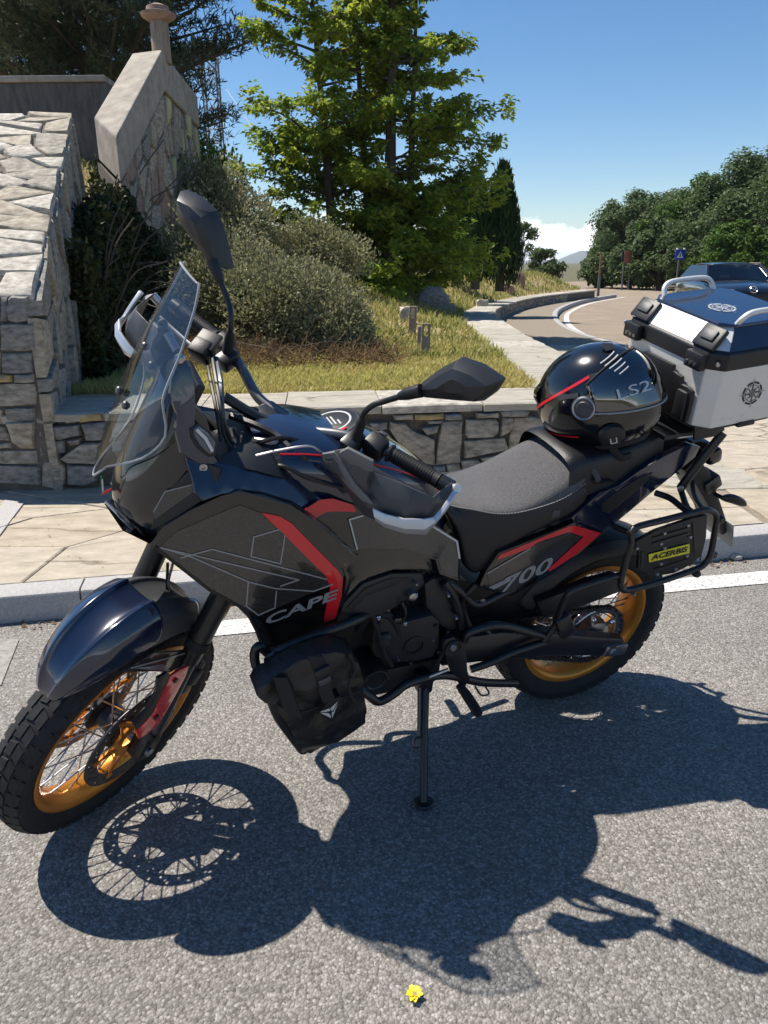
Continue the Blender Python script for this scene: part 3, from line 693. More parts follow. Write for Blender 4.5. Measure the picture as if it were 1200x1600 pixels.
# weathered post with a round cap at the top of the stair
post = Thing('cap_post', 'weathered pale post with a rusty round cap standing on the parapet', 'post', base=Wy(254, 95, 10.3))
pb = Wy(254, 100, 10.3); 
mb = MB(); mb.lathe(pb, (0, 0, 1), [(0, 0), (.115, 0), (.11, .42), (.10, .45), (.095, .48), (0, .48)], 12)
post.part('shaft', mb, 'wood_weathered')
mb = MB(); mb.lathe(pb+V((0, 0, .44)), (0, 0, 1), [(0, 0), (.12, 0), (.20, .05), (.205, .08), (.14, .10), (.13, .15), (.06, .18), (0, .18)], 16)
post.part('cap', mb, 'stone_red')
# retaining wall of the landing behind
back_wall = Thing('landing_wall', 'dark streaked concrete wall behind the stair at the upper left', 'wall', base=(-7, 12.3, 1))
zt = Wy(80, 127, 12.0).z
mb = MB(); mb.box((-8.6, 12.3, zt/2), (9.4, .45, zt), bev=.015); back_wall.part('wall_face', mb, 'concrete_old')
mb = MB(); mb.box((-8.6, 12.3, zt+.043), (9.4, .53, .08), bev=.012); back_wall.part('coping', mb, 'concrete')
# stair flight between the two walls
mb = MB()
for i in range(10):
    z = .25+i*.17; y = 5.2+i*.33; mb.box((NTR.x-1.9-.18*i, y, z/2), (2.2, .34, z), bev=.01)
steps = Thing('stair', 'grey stone stair flight climbing behind the left wall', 'stair', base=(-4, 5, 0)); steps.part('flight', mb, 'concrete')
# ================================================================== BANK
def xr(y):
    for a, b in zip(wq, wq[1:]):
        if a.y <= y <= b.y and a.y > 5.1: return a.x+(b.x-a.x)*((y-a.y)/max(1e-6, b.y-a.y))
    return 1.2 if y < 6 else 8.2
def terr(x, y):
    k = sstep(0, 2.2, xr(y)-x); fade = sstep(30, 44, y)
    base = path_height(y)-.03 + (0.50*sstep(5.6, 14.5, y) + 0.13*sstep(9, 21, y))*k
    hill = 2.1*sstep(-0.4, 5.2, -x)*sstep(6.4, 12.5, y)
    bump = 0.05*noise.noise(V((x*.9, y*.9, 0)))*k
    return (base+hill+bump)*(1-fade)
rows = []; ys = [5.06+.22*i for i in range(50)]+[16.2+.8*i for i in range(30)]
for y in ys:
    x1 = max(-1.5, xr(y)+0.02) if y > 5.25 else 1.0
    rows.append([V((x1-(1-(1-t/46)**1)*0 - (14+x1)*(t/46)**1.35, y, 0)) for t in range(47)])
for r in rows:
    for q in r: q.z = terr(q.x, q.y)
bank = structure('grass_bank', MB().grid(rows), 'bank_soil', smooth=60)
# ================================================================== VEGETATION
def leaf_quad(mb, c, t, n, L, W):
    t = t.normalized(); s = t.cross(n)
    if s.length < 1e-4: s = t.orthogonal()
    s = s.normalized(); b = len(mb.v); k = n*(W*0.25)
    mb.v += [c, c+t*(L*.45)+s*(W*.5)+k, c+t*L, c+t*(L*.45)-s*(W*.5)+k]; mb.f.append((b, b+1, b+2, b+3))
def rvec(rg):
    while True:
        q = V((rg.uniform(-1, 1), rg.uniform(-1, 1), rg.uniform(-1, 1)))
        if 0.05 < q.length < 1: return q.normalized()
def fast_obj(name, mb, matname, parent=None, loc=None):
    me = bpy.data.meshes.new(name); 
    if loc is not None: mb.v = [q-V(loc) for q in mb.v]
    me.from_pydata(mb.v, [], mb.f); me.materials.append(MATS[matname]); me.update()
    o = bpy.data.objects.new(name, me); COL.objects.link(o)
    if parent: o.parent = parent
    return o
def clump_tree(name, label, base, h, crown, n_cl, n_leaf, L, matname, seed, trunk_r=.2, low=0.15, group=None, lean=(0, 0), squash=.75):
    """broad-leaved tree: tapered trunk, limbs to leaf clumps inside an ellipsoidal crown"""
    rg = random.Random(seed); T = Thing(name, label, 'tree', base=base, group=group); b = V(base)
    tr = MB(); top = b+V((lean[0], lean[1], h*.8)); mid = b.lerp(top, .5)+V((rg.uniform(-.2, .2), rg.uniform(-.2, .2), 0))
    tr.tube(smoothpath([b-V((0, 0, .1)), b.lerp(mid, .5), mid, top], 3), [trunk_r*(1-.075*i) for i in range(10)], 7)
    cr_ = MB(); cz = b+V((lean[0]*.6, lean[1]*.6, h*(low+1)/2)); ch = h*(1-low)/2
    for i in range(n_cl):
        while True:
            q = rvec(rg)*rg.uniform(.25, 1)**.5
            if q.z > -1: break
        taper = 1-0.35*max(0, q.z)
        c = cz+V((q.x*crown*taper, q.y*crown*taper, q.z*ch)); rad = crown*rg.uniform(.2, .38)
        st = b.lerp(top, max(.12, min(.95, (c.z-b.z)/(h)*.75)))
        tr.tube([st, st.lerp(c, .55)+V((0, 0, .04*h*rg.uniform(-.5, 1))), c], [trunk_r*.28, trunk_r*.16, trunk_r*.05], 5)
        for k in range(n_leaf//n_cl):
            d = rvec(rg); r = rad*rg.uniform(.15, 1)**.6; p = c+V((d.x*r, d.y*r, d.z*r*squash))
            nn = (d+V((0, 0, .9))+rvec(rg)*.8).normalized(); t = rvec(rg); t = (t-nn*t.dot(nn)); 
            leaf_quad(cr_, p, t, nn, L*rg.uniform(.7, 1.3), L*rg.uniform(.5, .8))
    T.part('trunk', tr, 'bark'); cr_.v = [q-T.base for q in cr_.v]; fast_obj('crown', cr_, matname, T.o); return T
def limb_tree(name, label, base, stems, prof, n_limb, n_leaf, L, matname, seed, h, dense_low=0.8, up=(0.25, .65), W=.6):
    """tree of spreading limbs with leaf sprays (limb length by height from prof)"""
    rg = random.Random(seed); T = Thing(name, label, 'tree', base=base); b = V(base); tr = MB(); cr_ = MB(); tops = []
    for (dx, dy, tx, ty, hh, r) in stems:
        p0 = b+V((dx, dy, -.15)); p1 = b+V((dx+(tx-dx)*.35, dy+(ty-dy)*.35, hh*.4)); p2 = b+V((tx, ty, hh))
        path = smoothpath([p0, p1, p2], 6); tr.tube(path, [r*(1-.8*i/(len(path)-1)) for i in range(len(path))], 8); tops.append(path)
    per = n_leaf//n_limb
    for i in range(n_limb):
        path = rg.choice(tops); f = rg.uniform(.03, 1)**dense_low; k = f*(len(path)-1); i0 = min(len(path)-2, int(k)); st = path[i0].lerp(path[i0+1], k-i0)
        z = (st.z-b.z)/h; ln = prof(z)*rg.uniform(.65, 1.12); az = rg.uniform(0, 2*math.pi); ua = rg.uniform(*up)+.5*max(0, z-.6)
        d = V((math.cos(az)*math.cos(ua), math.sin(az)*math.cos(ua), math.sin(ua))); side = V((-math.sin(az), math.cos(az), 0))
        pts = [st]; 
        for s in range(1, 7): pts.append(st+d*(ln*s/6)+V((0, 0, -.10*ln*(s/6)**2+rg.uniform(-.02, .02)*ln))+side*rg.uniform(-.04, .04)*ln*s/3)
        tr.tube(pts, [.028*(1-.85*s/6) for s in range(7)], 4)
        twigs = []
        for s in range(14):
            k = rg.uniform(.18, 1)*5.99; q = pts[int(k)].lerp(pts[int(k)+1], k % 1); fr = k/6
            tw = (d*rg.uniform(.2, 1)+side*rg.choice([-1, 1])*rg.uniform(.3, 1)+V((0, 0, rg.uniform(-.15, .45)))).normalized()*ln*rg.uniform(.10, .32)*(1.15-.5*fr)
            twigs.append((q, tw))
        for s in range(per):
            q, tw = rg.choice(twigs); f2 = rg.uniform(.05, 1.05); p = q+tw*f2+rvec(rg)*.05*ln
            nn = (V((0, 0, 1))+rvec(rg)*.75).normalized(); t = tw.normalized()+rvec(rg)*.8; t = t-nn*t.dot(nn)+V((0, 0, -.25))
            leaf_quad(cr_, p, t, nn, L*rg.uniform(.7, 1.3), L*W*rg.uniform(.8, 1.1))
    T.part('trunk', tr, 'bark'); cr_.v = [q-T.base for q in cr_.v]; fast_obj('crown', cr_, matname, T.o); return T
# the broad tree on the bank
tb = V((0.12, 14.0, terr(.12, 14.0)))
limb_tree('broadleaf_tree', 'large leafy green tree with yellowish tips in the middle of the bank', tb,
          [(0, 0, .15, .1, 6.2, .15), (-.95, .3, -1.25, .2, 5.2, .11), (.35, .3, .5, .3, 4.8, .10), (-.3, .5, -.6, .6, 5.6, .1)],
          lambda z: 1.62 if z < .5 else 1.62*(1-(z-.5)/.75), 270, 80000, .105, 'leaf_maple', 3, 6.2, 1.15, (-.05, .5))
# tall dark pines at the upper left
def pine(name, label, base, h, w, n_limb, n_tuft, seed, low=.12, L=.21):
    rg = random.Random(seed); T = Thing(name, label, 'tree', base=base, group='dark pines behind the walls'); b = V(base); tr = MB(); cr_ = MB()
    tr.tube([b-V((0, 0, .2)), b+V((0, 0, h*.5)), b+V((0, 0, h))], [.28, .19, .04], 8)
    for i in range(n_limb):
        z = rg.uniform(low, 1); az = rg.uniform(0, 6.283); ln = w*(1-z*.72)*rg.uniform(.7, 1.1); st = b+V((0, 0, h*z)); d = V((math.cos(az), math.sin(az), rg.uniform(.05, .35)))
        tr.tube([st, st+d*ln*.5-V((0, 0, .05*ln)), st+d*ln], [.06, .04, .015], 4)
        for k in range(n_tuft//n_limb):
            f = rg.uniform(.25, 1.02); p = st+d*ln*f+V((rg.uniform(-1, 1), rg.uniform(-1, 1), rg.uniform(-.35, .5)))*ln*.12
            for m in range(3):
                t = (rvec(rg)+d*.5+V((0, 0, .5))).normalized(); leaf_quad(cr_, p, t, rvec(rg), L*rg.uniform(.6, 1.2), L*.14)
    T.part('trunk', tr, 'bark'); cr_.v = [q-T.base for q in cr_.v]; fast_obj('crown', cr_, 'leaf_pine', T.o)
pine('pine_tree', 'tall dark pine standing behind the post with the round cap', (-6.1, 18.5, 2.6), 11.5, 4.3, 210, 46000, 1)
pine('pine_tree', 'dark pine left of the tallest one, above the concrete wall', (-9.0, 20.5, 2.6), 9.5, 3.3, 130, 24000, 2)
pine('pine_tree', 'pine at the upper left corner, only its right side in view', (-14.3, 23.5, 2.6), 11.0, 3.4, 70, 10000, 4)
# hedge row low behind the landing wall
def bush(name, label, base, rx_, ry_, rz_, n, L, matname, seed, group=None, twigs=60, shell=.5, W=.55):
    rg = random.Random(seed); T = Thing(name, label, 'bush', base=base, group=group); b = V(base); cr_ = MB(); tw = MB()
    lobes = []
    for i in range(26):
        d = rvec(rg); d.z = abs(d.z); lobes.append((V((d.x*rx_*.72, d.y*ry_*.72, d.z*rz_*.7+.05)), rg.uniform(.24, .42)))
    for i in range(n):
        c, r = rg.choice(lobes); d = rvec(rg); rr = rg.uniform(shell, 1)
        p = b+c+V((d.x*r*rx_*rr, d.y*r*ry_*rr, d.z*r*rz_*1.1*rr))
        if p.z < b.z: p.z = b.z+rg.uniform(0, .1)*rz_
        nn = (d+V((0, 0, .5))+rvec(rg)).normalized(); t = (rvec(rg)+d+V((0, 0, .5)))
        leaf_quad(cr_, p, t, nn, L*rg.uniform(.6, 1.3), L*W)
    for i in range(twigs):
        d = rvec(rg); d.z = abs(d.z)*1.2+.2; d.normalize(); e = b+V((d.x*rx_, d.y*ry_, d.z*rz_))*rg.uniform(.8, 1.1)
        m = b.lerp(e, .5)+V((rg.uniform(-.1, .1), rg.uniform(-.1, .1), .1))*rx_
        tw.tube(smoothpath([b+V((rg.uniform(-.3, .3)*rx_, rg.uniform(-.3, .3)*ry_, 0)), m, e], 4), [.012*(1-.09*k) for k in range(9)], 4)
        for k in range(int(n/twigs*.12)):
            f = rg.uniform(.5, 1); p = b.lerp(e, f)+rvec(rg)*.05*rx_; leaf_quad(cr_, p, rvec(rg)+d, rvec(rg), L*rg.uniform(.6, 1.2), L*W)
    T.part('branches', tw, 'bark'); cr_.v = [q-T.base for q in cr_.v]; fast_obj('foliage', cr_, matname, T.o); return T
def tz(x, y): return V((x, y, terr(x, y)))
bush('bush', 'broad grey-green small-leaved shrub in the middle of the grass bank', tz(-1.0, 7.75), .95, .75, .85, 24000, .042, 'leaf_bush', 5, twigs=90)
bush('bush', 'grey-green shrub behind the raised far mirror, left of the broad one', tz(-1.75, 8.3), .85, .8, 1.15, 20000, .042, 'leaf_bush', 6, twigs=80)
bush('bush', 'pale green shrub higher up the bank beside the tall wall', tz(-2.35, 10.9), 1.0, .9, 1.0, 12000, .055, 'leaf_bush', 7, twigs=70)
bush('bush', 'light green shrub on the bank crest left of the broadleaf tree', tz(-1.1, 11.8), 1.0, .8, .75, 9000, .055, 'leaf_bush', 8, twigs=50)
bush('bush', 'bright green bush at the foot of the lattice mast', tz(-3.1, 14.6), .8, .8, 1.0, 5000, .09, 'leaf_far_bright', 9)
# ivy hanging over the two walls at the left
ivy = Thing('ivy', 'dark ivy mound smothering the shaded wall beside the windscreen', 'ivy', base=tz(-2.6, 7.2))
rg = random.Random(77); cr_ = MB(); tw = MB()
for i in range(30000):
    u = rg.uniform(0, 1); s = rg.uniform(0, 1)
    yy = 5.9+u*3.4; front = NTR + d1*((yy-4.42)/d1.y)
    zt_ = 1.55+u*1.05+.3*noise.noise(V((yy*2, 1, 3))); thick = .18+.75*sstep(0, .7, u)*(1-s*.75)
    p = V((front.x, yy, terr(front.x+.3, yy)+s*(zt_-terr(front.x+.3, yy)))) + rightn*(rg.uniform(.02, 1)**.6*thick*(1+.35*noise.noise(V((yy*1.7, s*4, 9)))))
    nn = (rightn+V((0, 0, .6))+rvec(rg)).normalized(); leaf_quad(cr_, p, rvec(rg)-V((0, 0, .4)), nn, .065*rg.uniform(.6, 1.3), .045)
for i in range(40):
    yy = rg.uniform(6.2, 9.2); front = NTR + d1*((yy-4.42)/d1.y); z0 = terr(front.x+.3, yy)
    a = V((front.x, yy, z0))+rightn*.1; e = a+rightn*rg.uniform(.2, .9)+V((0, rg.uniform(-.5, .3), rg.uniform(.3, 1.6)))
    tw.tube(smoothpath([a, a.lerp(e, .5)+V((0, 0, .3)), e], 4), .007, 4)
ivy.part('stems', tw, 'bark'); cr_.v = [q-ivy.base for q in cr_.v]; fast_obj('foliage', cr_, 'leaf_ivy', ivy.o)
# cypresses
def cypress(label, base, h, w, n, seed):
    rg = random.Random(seed); T = Thing('cypress_tree', label, 'tree', base=base, group='cypresses beyond the bank'); b = V(base); tr = MB(); cr_ = MB()
    tr.tube([b-V((0, 0, .1)), b+V((0, 0, h*.9))], [.13, .02], 7)
    plumes = [(rg.uniform(0, 6.283), rg.uniform(.35, .95), rg.uniform(-.02, .5), rg.uniform(.7, 1.05)) for _ in range(56)]
    for i in range(n):
        az, rr, z0, z1 = rg.choice(plumes); f = rg.random(); z = z0+(z1-z0)*f
        wid = w*rr*(min(1, (z+.03)/.22))**.5*(1-max(0, z-.25)/.85)**.75; c = V((math.cos(az)*wid, math.sin(az)*wid, z*h))
        thick = w*.2*(1-f*.85); d = rvec(rg); p = b+c+V((d.x*thick, d.y*thick, d.z*thick))
        leaf_quad(cr_, p, V((d.x*.35, d.y*.35, 1)), (V((math.cos(az), math.sin(az), 0))+rvec(rg)*.6), .20*rg.uniform(.6, 1.2), .055)
    T.part('trunk', tr, 'bark'); cr_.v = [q-T.base for q in cr_.v]; fast_obj('crown', cr_, 'leaf_cypress', T.o)
def at_px(px, y): 
    q = Wy(px, 440, y); return q.x
cypress('dark columnar cypress just right of the broadleaf tree', V((at_px(742, 20), 20, .9)), 2.5, .62, 7000, 1)
cypress('dark columnar cypress nearest the curved road, rightmost of the row', V((at_px(781, 20), 20, .85)), 2.75, .58, 8000, 2)
cypress('low cypress half hidden behind the broadleaf tree', V((at_px(712, 22), 22, .95)), 2.2, .75, 5000, 3)
# young scrub at the bend of the road
clump_tree('scrub_tree', 'thin young tree at the road bend right of the cypresses', V((at_px(815, 33), 33, .2)), 2.9, .75, 14, 1500, .13, 'leaf_far', 12, .05, .3)
clump_tree('scrub_tree', 'rounded grey-green scrub beside the pointed stone at the bend', V((at_px(845, 36), 36, .2)), 1.95, 1.05, 22, 5000, .13, 'leaf_far', 13, .06, .05)
clump_tree('scrub_tree', 'slim scrub tree just left of the mountain', V((at_px(860, 38), 38, 0)), 1.6, .45, 12, 1800, .13, 'leaf_far', 14, .05, .25)
# wooded right side of the road
far = [  # px of trunk, distance, height, crown, leaves, seed, material, label
    (945, 66, 2.2, 2.0, 5000, 21, 'leaf_far', 'low dark bushy tree at the left end of the wood'),
    (950, 58, 3.9, 1.6, 7000, 22, 'leaf_far', 'tree behind the bare pole by the road bend'),
    (968, 56, 5.6, 2.7, 8000, 23, 'leaf_far', 'tree rising behind the brown notice board'),
    (1000, 54, 6.0, 2.9, 9000, 24, 'leaf_far', 'rounded tree right of the brown notice board'),
    (1035, 52, 6.1, 2.9, 9000, 25, 'leaf_far', 'tall tree left of the blue crossing sign'),
    (1070, 46, 6.0, 2.6, 9000, 26, 'leaf_far_bright', 'brighter green conical tree behind the blue crossing sign'),
    (1112, 47, 6.2, 3.2, 10000, 27, 'leaf_far', 'dark tree behind the parked car'),
    (1165, 43, 7.2, 3.6, 12000, 28, 'leaf_far', 'tallest dark tree at the right edge of the photo'),
    (1215, 40, 7.4, 3.4, 9000, 29, 'leaf_far', 'tree cut by the right edge of the photo'),
    (1140, 34, 3.1, 1.6, 6000, 30, 'leaf_far_bright', 'bright green bushy tree just above the parked car'),
    (985, 44, 2.6, 1.6, 4000, 31, 'leaf_far', 'low shrubby tree at the feet of the brown notice board'),
    (1030, 42, 3.6, 1.8, 5000, 32, 'leaf_far', 'low shrubby tree under the blue crossing sign'),
    (1085, 38, 3.4, 1.7, 5000, 33, 'leaf_far', 'dark shrubby tree left of the beige shelter'),
    (1290, 36, 7.0, 3.6, 6000, 34, 'leaf_far', 'tree beyond the right edge of the photo'),
    (940, 46, 1.9, 1.1, 3000, 35, 'leaf_far', 'low shrubby tree at the end of the kerb')
    ]
for (px, d, h, w, n, sd, m_, lb) in far:
    clump_tree('roadside_tree', lb, V((at_px(px, d), d, -.05)), h, w, 40, int(n*1.7), .21 if d > 40 else .16, m_, sd, .16, .04 if h < 4 else .1, 'wood along the right side of the road', squash=.8)
# ------------------------------------------------------------------ grass
def grass(name, label, n, rfun, matname, seed, hmin, hmax, wid=.008):
    rg = random.Random(seed); mb = MB()
    for i in range(n):
        q = rfun(rg)
        if q is None: continue
        x, y, sc = q; z = terr(x, y)-.01; h = rg.uniform(hmin, hmax)*sc; az = rg.uniform(0, 6.283); w = wid*sc*rg.uniform(.7, 1.4)
        s = V((math.cos(az)*w, math.sin(az)*w, 0)); bend = V((rg.uniform(-.55, .55), rg.uniform(-.55, .55), 0))*h
        b = len(mb.v); p = V((x, y, z))
        mb.v += [p-s, p+s, p+bend*.35+V((0, 0, h*.6))+s*.6, p+bend*.35+V((0, 0, h*.6))-s*.6, p+bend+V((0, 0, h*.9))]
        mb.f += [(b, b+1, b+2, b+3), (b+3, b+2, b+4)]
    o = fast_obj(name, mb, matname); o['label'] = label; o['category'] = 'grass'; o['kind'] = 'stuff'
def fr_near(rg):
    y = 5.27+rg.random()**1.4*3.0; x = rg.uniform(-2.5, xr(y)-.30)
    return x, y, .8+.2*noise.noise(V((x*3, y*3, 0)))
def fr_mid(rg):
    y = 7.0+rg.random()**1.3*11.2; x = rg.uniform(-2.6 if y < 9 else -4.5, xr(y)-.30)
    if noise.noise(V((x*.8, y*.8, 4))) < -.25 and rg.random() < .6: return None
    return x, y, 1+.02*y
grass('dry_grass', 'dry yellow grass behind the low wall', 42000, fr_near, 'grass_dry', 1, .03, .12)
grass('green_grass', 'short green and straw-coloured grass on the bank', 26000, fr_mid, 'grass_green', 2, .05, .13, .010)
def fr_far(rg):
    y = 16+rg.random()*16; x = rg.uniform(max(-3, xr(y)-4), xr(y)-.3); return x, y, 1.8
grass('green_grass', 'sparse green grass along the far curved wall', 7000, fr_far, 'grass_green', 3, .05, .13, .010)
# twiggy litter at the front of the shrubs
rg = random.Random(4); mb = MB()
for i in range(1100):
    x = rg.uniform(-2.3, .15); y = rg.uniform(6.35, 7.3); p = tz(x, y)+V((0, 0, rg.uniform(0, .10))); d = rvec(rg); d.z = abs(d.z)*.7
    mb.tube([p, p+d*rg.uniform(.05, .14)+V((0, 0, .02)), p+d*rg.uniform(.16, .34)], [.004, .003, .0015], 3)
o = fast_obj('dead_twigs', mb, 'dead_twig'); o['label'] = 'tangle of dead twigs in front of the shrubs'; o['category'] = 'twigs'; o['kind'] = 'stuff'
# ================================================================== MATERIALS OF THE MOTORCYCLE
mat('paint_navy', (0.006, 0.012, 0.034), 0.22, coat=1.0, spec=0.5, coatr=0.025)
mat('paint_black', (0.0045, 0.005, 0.006), 0.16, coat=0.8, spec=0.5, coatr=0.03)
mat('plastic_black', (0.012, 0.0125, 0.014), 0.42, spec=0.45, bump=0.12, bscale=500)
mat('plastic_grey', (0.05, 0.051, 0.055), 0.42, spec=0.5, bump=0.15, bscale=500)
mat('mirror_plastic', (0.020, 0.021, 0.023), 0.34, spec=0.5, bump=0.08, bscale=500)
mat('metal_black', (0.010, 0.011, 0.013), 0.36, metal=0.0, spec=0.55, rvar=0.08, vscale=40)
mat('engine_black', (0.016, 0.017, 0.019), 0.48, spec=0.5, bump=0.1, bscale=300, rvar=0.1, vscale=30)
mat('graphic_dark', (0.030, 0.028, 0.026), 0.24, coat=0.85, var=0.55, vscale=420, detail=3, coatr=0.05)
mat('decal_red', (0.68, 0.014, 0.022), 0.26, coat=0.6, coatr=0.05)
mat('decal_grey', (0.27, 0.27, 0.275), 0.3, coat=0.5)
mat('decal_light', (0.52, 0.52, 0.52), 0.3, coat=0.4)
mat('decal_white', (0.7, 0.7, 0.7), 0.35)
mat('decal_green', (0.03, 0.25, 0.06), 0.35)
mat('rubber', (0.018, 0.018, 0.019), 0.72, spec=0.35, var=0.35, vscale=30, bump=0.2, bscale=200)
mat('rubber_grip', (0.010, 0.010, 0.011), 0.6, spec=0.4)
mat('gold_anodised', (0.60, 0.24, 0.035), 0.36, metal=0.6, rvar=0.07, vscale=60)
mat('steel', (0.42, 0.42, 0.43), 0.32, metal=1.0, rvar=0.1, vscale=80)
mat('steel_dark', (0.10, 0.10, 0.105), 0.42, metal=0.9, rvar=0.1, vscale=50)
mat('bar_grey', (0.16, 0.16, 0.165), 0.38, metal=0.7)
mat('guard_lit', (0.13, 0.13, 0.135), 0.45, spec=0.5)  # paler copy of the guard plastic for facets that catch the light
mat('chrome', (0.75, 0.75, 0.76), 0.14, metal=1.0)
mat('silver_trim', (0.55, 0.56, 0.58), 0.34, metal=0.55)
mat('aluminium', (0.72, 0.71, 0.68), 0.45, metal=0.45, var=0.06, vscale=120, rvar=0.1, stretch=(1, 1, 6), bump=0.05, bscale=200)
mat('seat_vinyl', (0.085, 0.082, 0.083), 0.46, spec=0.55, var=0.4, vscale=260, detail=3, bump=0.55, bscale=420)
mat('seat_side', (0.0075, 0.008, 0.010), 0.38, spec=0.45, bump=0.15, bscale=400)
mat('stitch', (0.25, 0.25, 0.26), 0.6)
mat('bag_fabric', (0.010, 0.0102, 0.011), 0.40, spec=0.5, bump=0.55, bscale=22)
mat('webbing', (0.010, 0.010, 0.011), 0.7, bump=0.4, bscale=300)
mat('amber', (0.75, 0.28, 0.01), 0.2, coat=0.6)
mat('yellow_plate', (0.70, 0.60, 0.03), 0.4)
mat('black_print', (0.006, 0.006, 0.006), 0.5)
mat('plate_white', (0.36, 0.36, 0.33), 0.4)
mat('cable', (0.010, 0.010, 0.010), 0.45, spec=0.5)
def glassy(name, tint, ior=1.45, rough=0.02, body=0.0, bcol=(0.5, 0.5, 0.5), k=1.0):
    """thin sheet: mirror reflection by Fresnel over a tinted see-through body"""
    m = bpy.data.materials.new(name); m.use_nodes = True; n, l = nodes_of(m); n.remove(n['Principled BSDF'])
    tr = n.new('ShaderNodeBsdfTransparent'); tr.inputs[0].default_value = (*tint, 1)
    gl = n.new('ShaderNodeBsdfGlossy'); gl.inputs['Roughness'].default_value = rough; gl.inputs[0].default_value = (1, 1, 1, 1)
    fr = n.new('ShaderNodeFresnel'); fr.inputs[0].default_value = ior
    mk = n.new('ShaderNodeMath'); mk.operation = 'MULTIPLY'; mk.inputs[1].default_value = k; l.new(fr.outputs[0], mk.inputs[0])
    mx = n.new('ShaderNodeMixShader'); l.new(mk.outputs[0], mx.inputs[0]); l.new(tr.outputs[0], mx.inputs[1]); l.new(gl.outputs[0], mx.inputs[2]); out = mx
    if body:
        df = n.new('ShaderNodeBsdfDiffuse'); df.inputs[0].default_value = (*bcol, 1); m2 = n.new('ShaderNodeMixShader'); m2.inputs[0].default_value = body
        l.new(mx.outputs[0], m2.inputs[1]); l.new(df.outputs[0], m2.inputs[2]); out = m2
    l.new(out.outputs[0], n['Material Output'].inputs['Surface']); MATS[name] = m
glassy('screen_tint', (0.62, 0.64, 0.65), 1.40, 0.03, 0.012, (0.6, 0.62, 0.62), k=.10)
glassy('screen_edge', (0.6, 0.62, 0.62), 1.6, 0.1, 0.45, (0.6, 0.62, 0.63))
glassy('clear_lens', (0.75, 0.78, 0.82), 1.6, 0.05, 0.18, (0.6, 0.62, 0.66))
glassy('visor_tint', (0.09, 0.11, 0.14), 2.3, 0.02)
# ================================================================== PANEL TOOLS
class Face:
    """a body panel's plane with a slight bulge; decals of the panel use the same surface"""
    def __init__(s, a, b, c, toward=V((0, 1, 0)), bulge=0.0, ctr=None, rad=0.3, steer=False):
        s.n, s.o = plane3(a, b, c, toward); s.b = bulge; s.c = ctr if ctr else (a+b+c)/3; s.r = rad; s.steer = steer
    def lift(s, q):
        d = (q-s.c); d = d-s.n*d.dot(s.n); k = max(0.0, 1-(d.length/s.r)**2); return s.b*k
    def at(s, px, py, off=0.0):
        o, d = (sray if s.steer else bray)(px, py)
        q = on_plane(o, d, (s.n, s.o))
        for _ in range(3):
            h = s.lift(q)+off; q = on_plane(o, d, (s.n, s.o+s.n*h))
        return q
    def flat(s, px, py):
        o, d = (sray if s.steer else bray)(px, py); return on_plane(o, d, (s.n, s.o))
    def panel(s, px, thick, off=0.0, cell=0.03, bev=0.0):
        # outline in the flat plane, gridded, then lifted along the normal
        P = []
        for q in px: P.append(s.at(q[0], q[1], off)); 
        P = [q-s.n*(s.lift(q)+off + (q-s.n*(s.lift(q)+off)-s.o).dot(s.n)) for q in P]
        bm = bmesh.new(); vs = [bm.verts.new(q) for q in P]; f = bm.faces.new(vs); f.normal_update()
        if f.normal.dot(s.n) < 0: f.normal_flip()
        if s.b and cell:
            u = s.n.orthogonal().normalized(); w = s.n.cross(u)
            for ax in (u, w):
                t = [q.dot(ax) for q in P]; x = math.ceil(min(t)/cell)*cell
                while x < max(t):
                    bmesh.ops.bisect_plane(bm, geom=bm.verts[:]+bm.edges[:]+bm.faces[:], dist=1e-5, plane_co=ax*x, plane_no=ax); x += cell
        for q in bm.verts: q.co += s.n*(s.lift(q.co)+off)
        top = bm.faces[:]
        r = bmesh.ops.extrude_face_region(bm, geom=top); nv = [g_ for g_ in r['geom'] if isinstance(g_, bmesh.types.BMVert)]
        # the extruded copy becomes the front, the originals go back
        newset = set(nv)
        for q in bm.verts:
            if q not in newset: q.co -= s.n*thick
        bmesh.ops.recalc_face_normals(bm, faces=bm.faces[:])
        if bev:
            es = [e for e in bm.edges if len(e.link_faces) == 2 and e.calc_face_angle(0) > 1.0]
            bmesh.ops.bevel(bm, geom=es, offset=bev, segments=2, affect='EDGES', profile=0.6, clamp_overlap=True)
        bmesh.ops.triangulate(bm, faces=[q for q in bm.faces if len(q.verts) > 4])
        mb = MB(); mb.bm_add(bm); return mb
    def line(s, px, w, off=0.0022, closed=False):
        mb = MB(); n_ = len(px); pts = []
        for i in range(n_ - (0 if closed else 1)):
            a, b = V(px[i]), V(px[(i+1) % n_]); d = (b-a); k = max(1, int(d.length/18)); nn = V((-d.y, d.x)).normalized()*w*.5; e = d.normalized()*w*.35
            for j in range(k):
                p, q = a+d*(j/k), a+d*((j+1)/k)
                if j == 0: p = p-e
                if j == k-1: q = q+e
                mb.add([s.at(*(p+nn), off), s.at(*(q+nn), off), s.at(*(q-nn), off), s.at(*(p-nn), off)], [(3, 2, 1, 0)])
        return mb
    def text(s, body, p0, p1, p2, off=0.003, **k):
        return text_mb(body, s.at(*p0, off), s.at(*p1, off), s.at(*p2, off), 0.0, nrm=s.n, **k)
def crop(org, sc, pts): return [(org[0]+x*sc, org[1]+y*sc) for x, y in pts]
C6 = lambda *p: crop((240, 740), .2874, p)
C7 = lambda *p: crop((520, 700), .3626, p)
C8 = lambda *p: crop((780, 700), .35, p)
C9 = lambda *p: crop((820, 420), .31667, p)
C10 = lambda *p: crop((130, 290), .3188, p)
C11 = lambda *p: crop((400, 540), 1/3, p)
C12 = lambda *p: crop((660, 640), .28333, p)
C5 = lambda *p: crop((0, 780), .35, p)
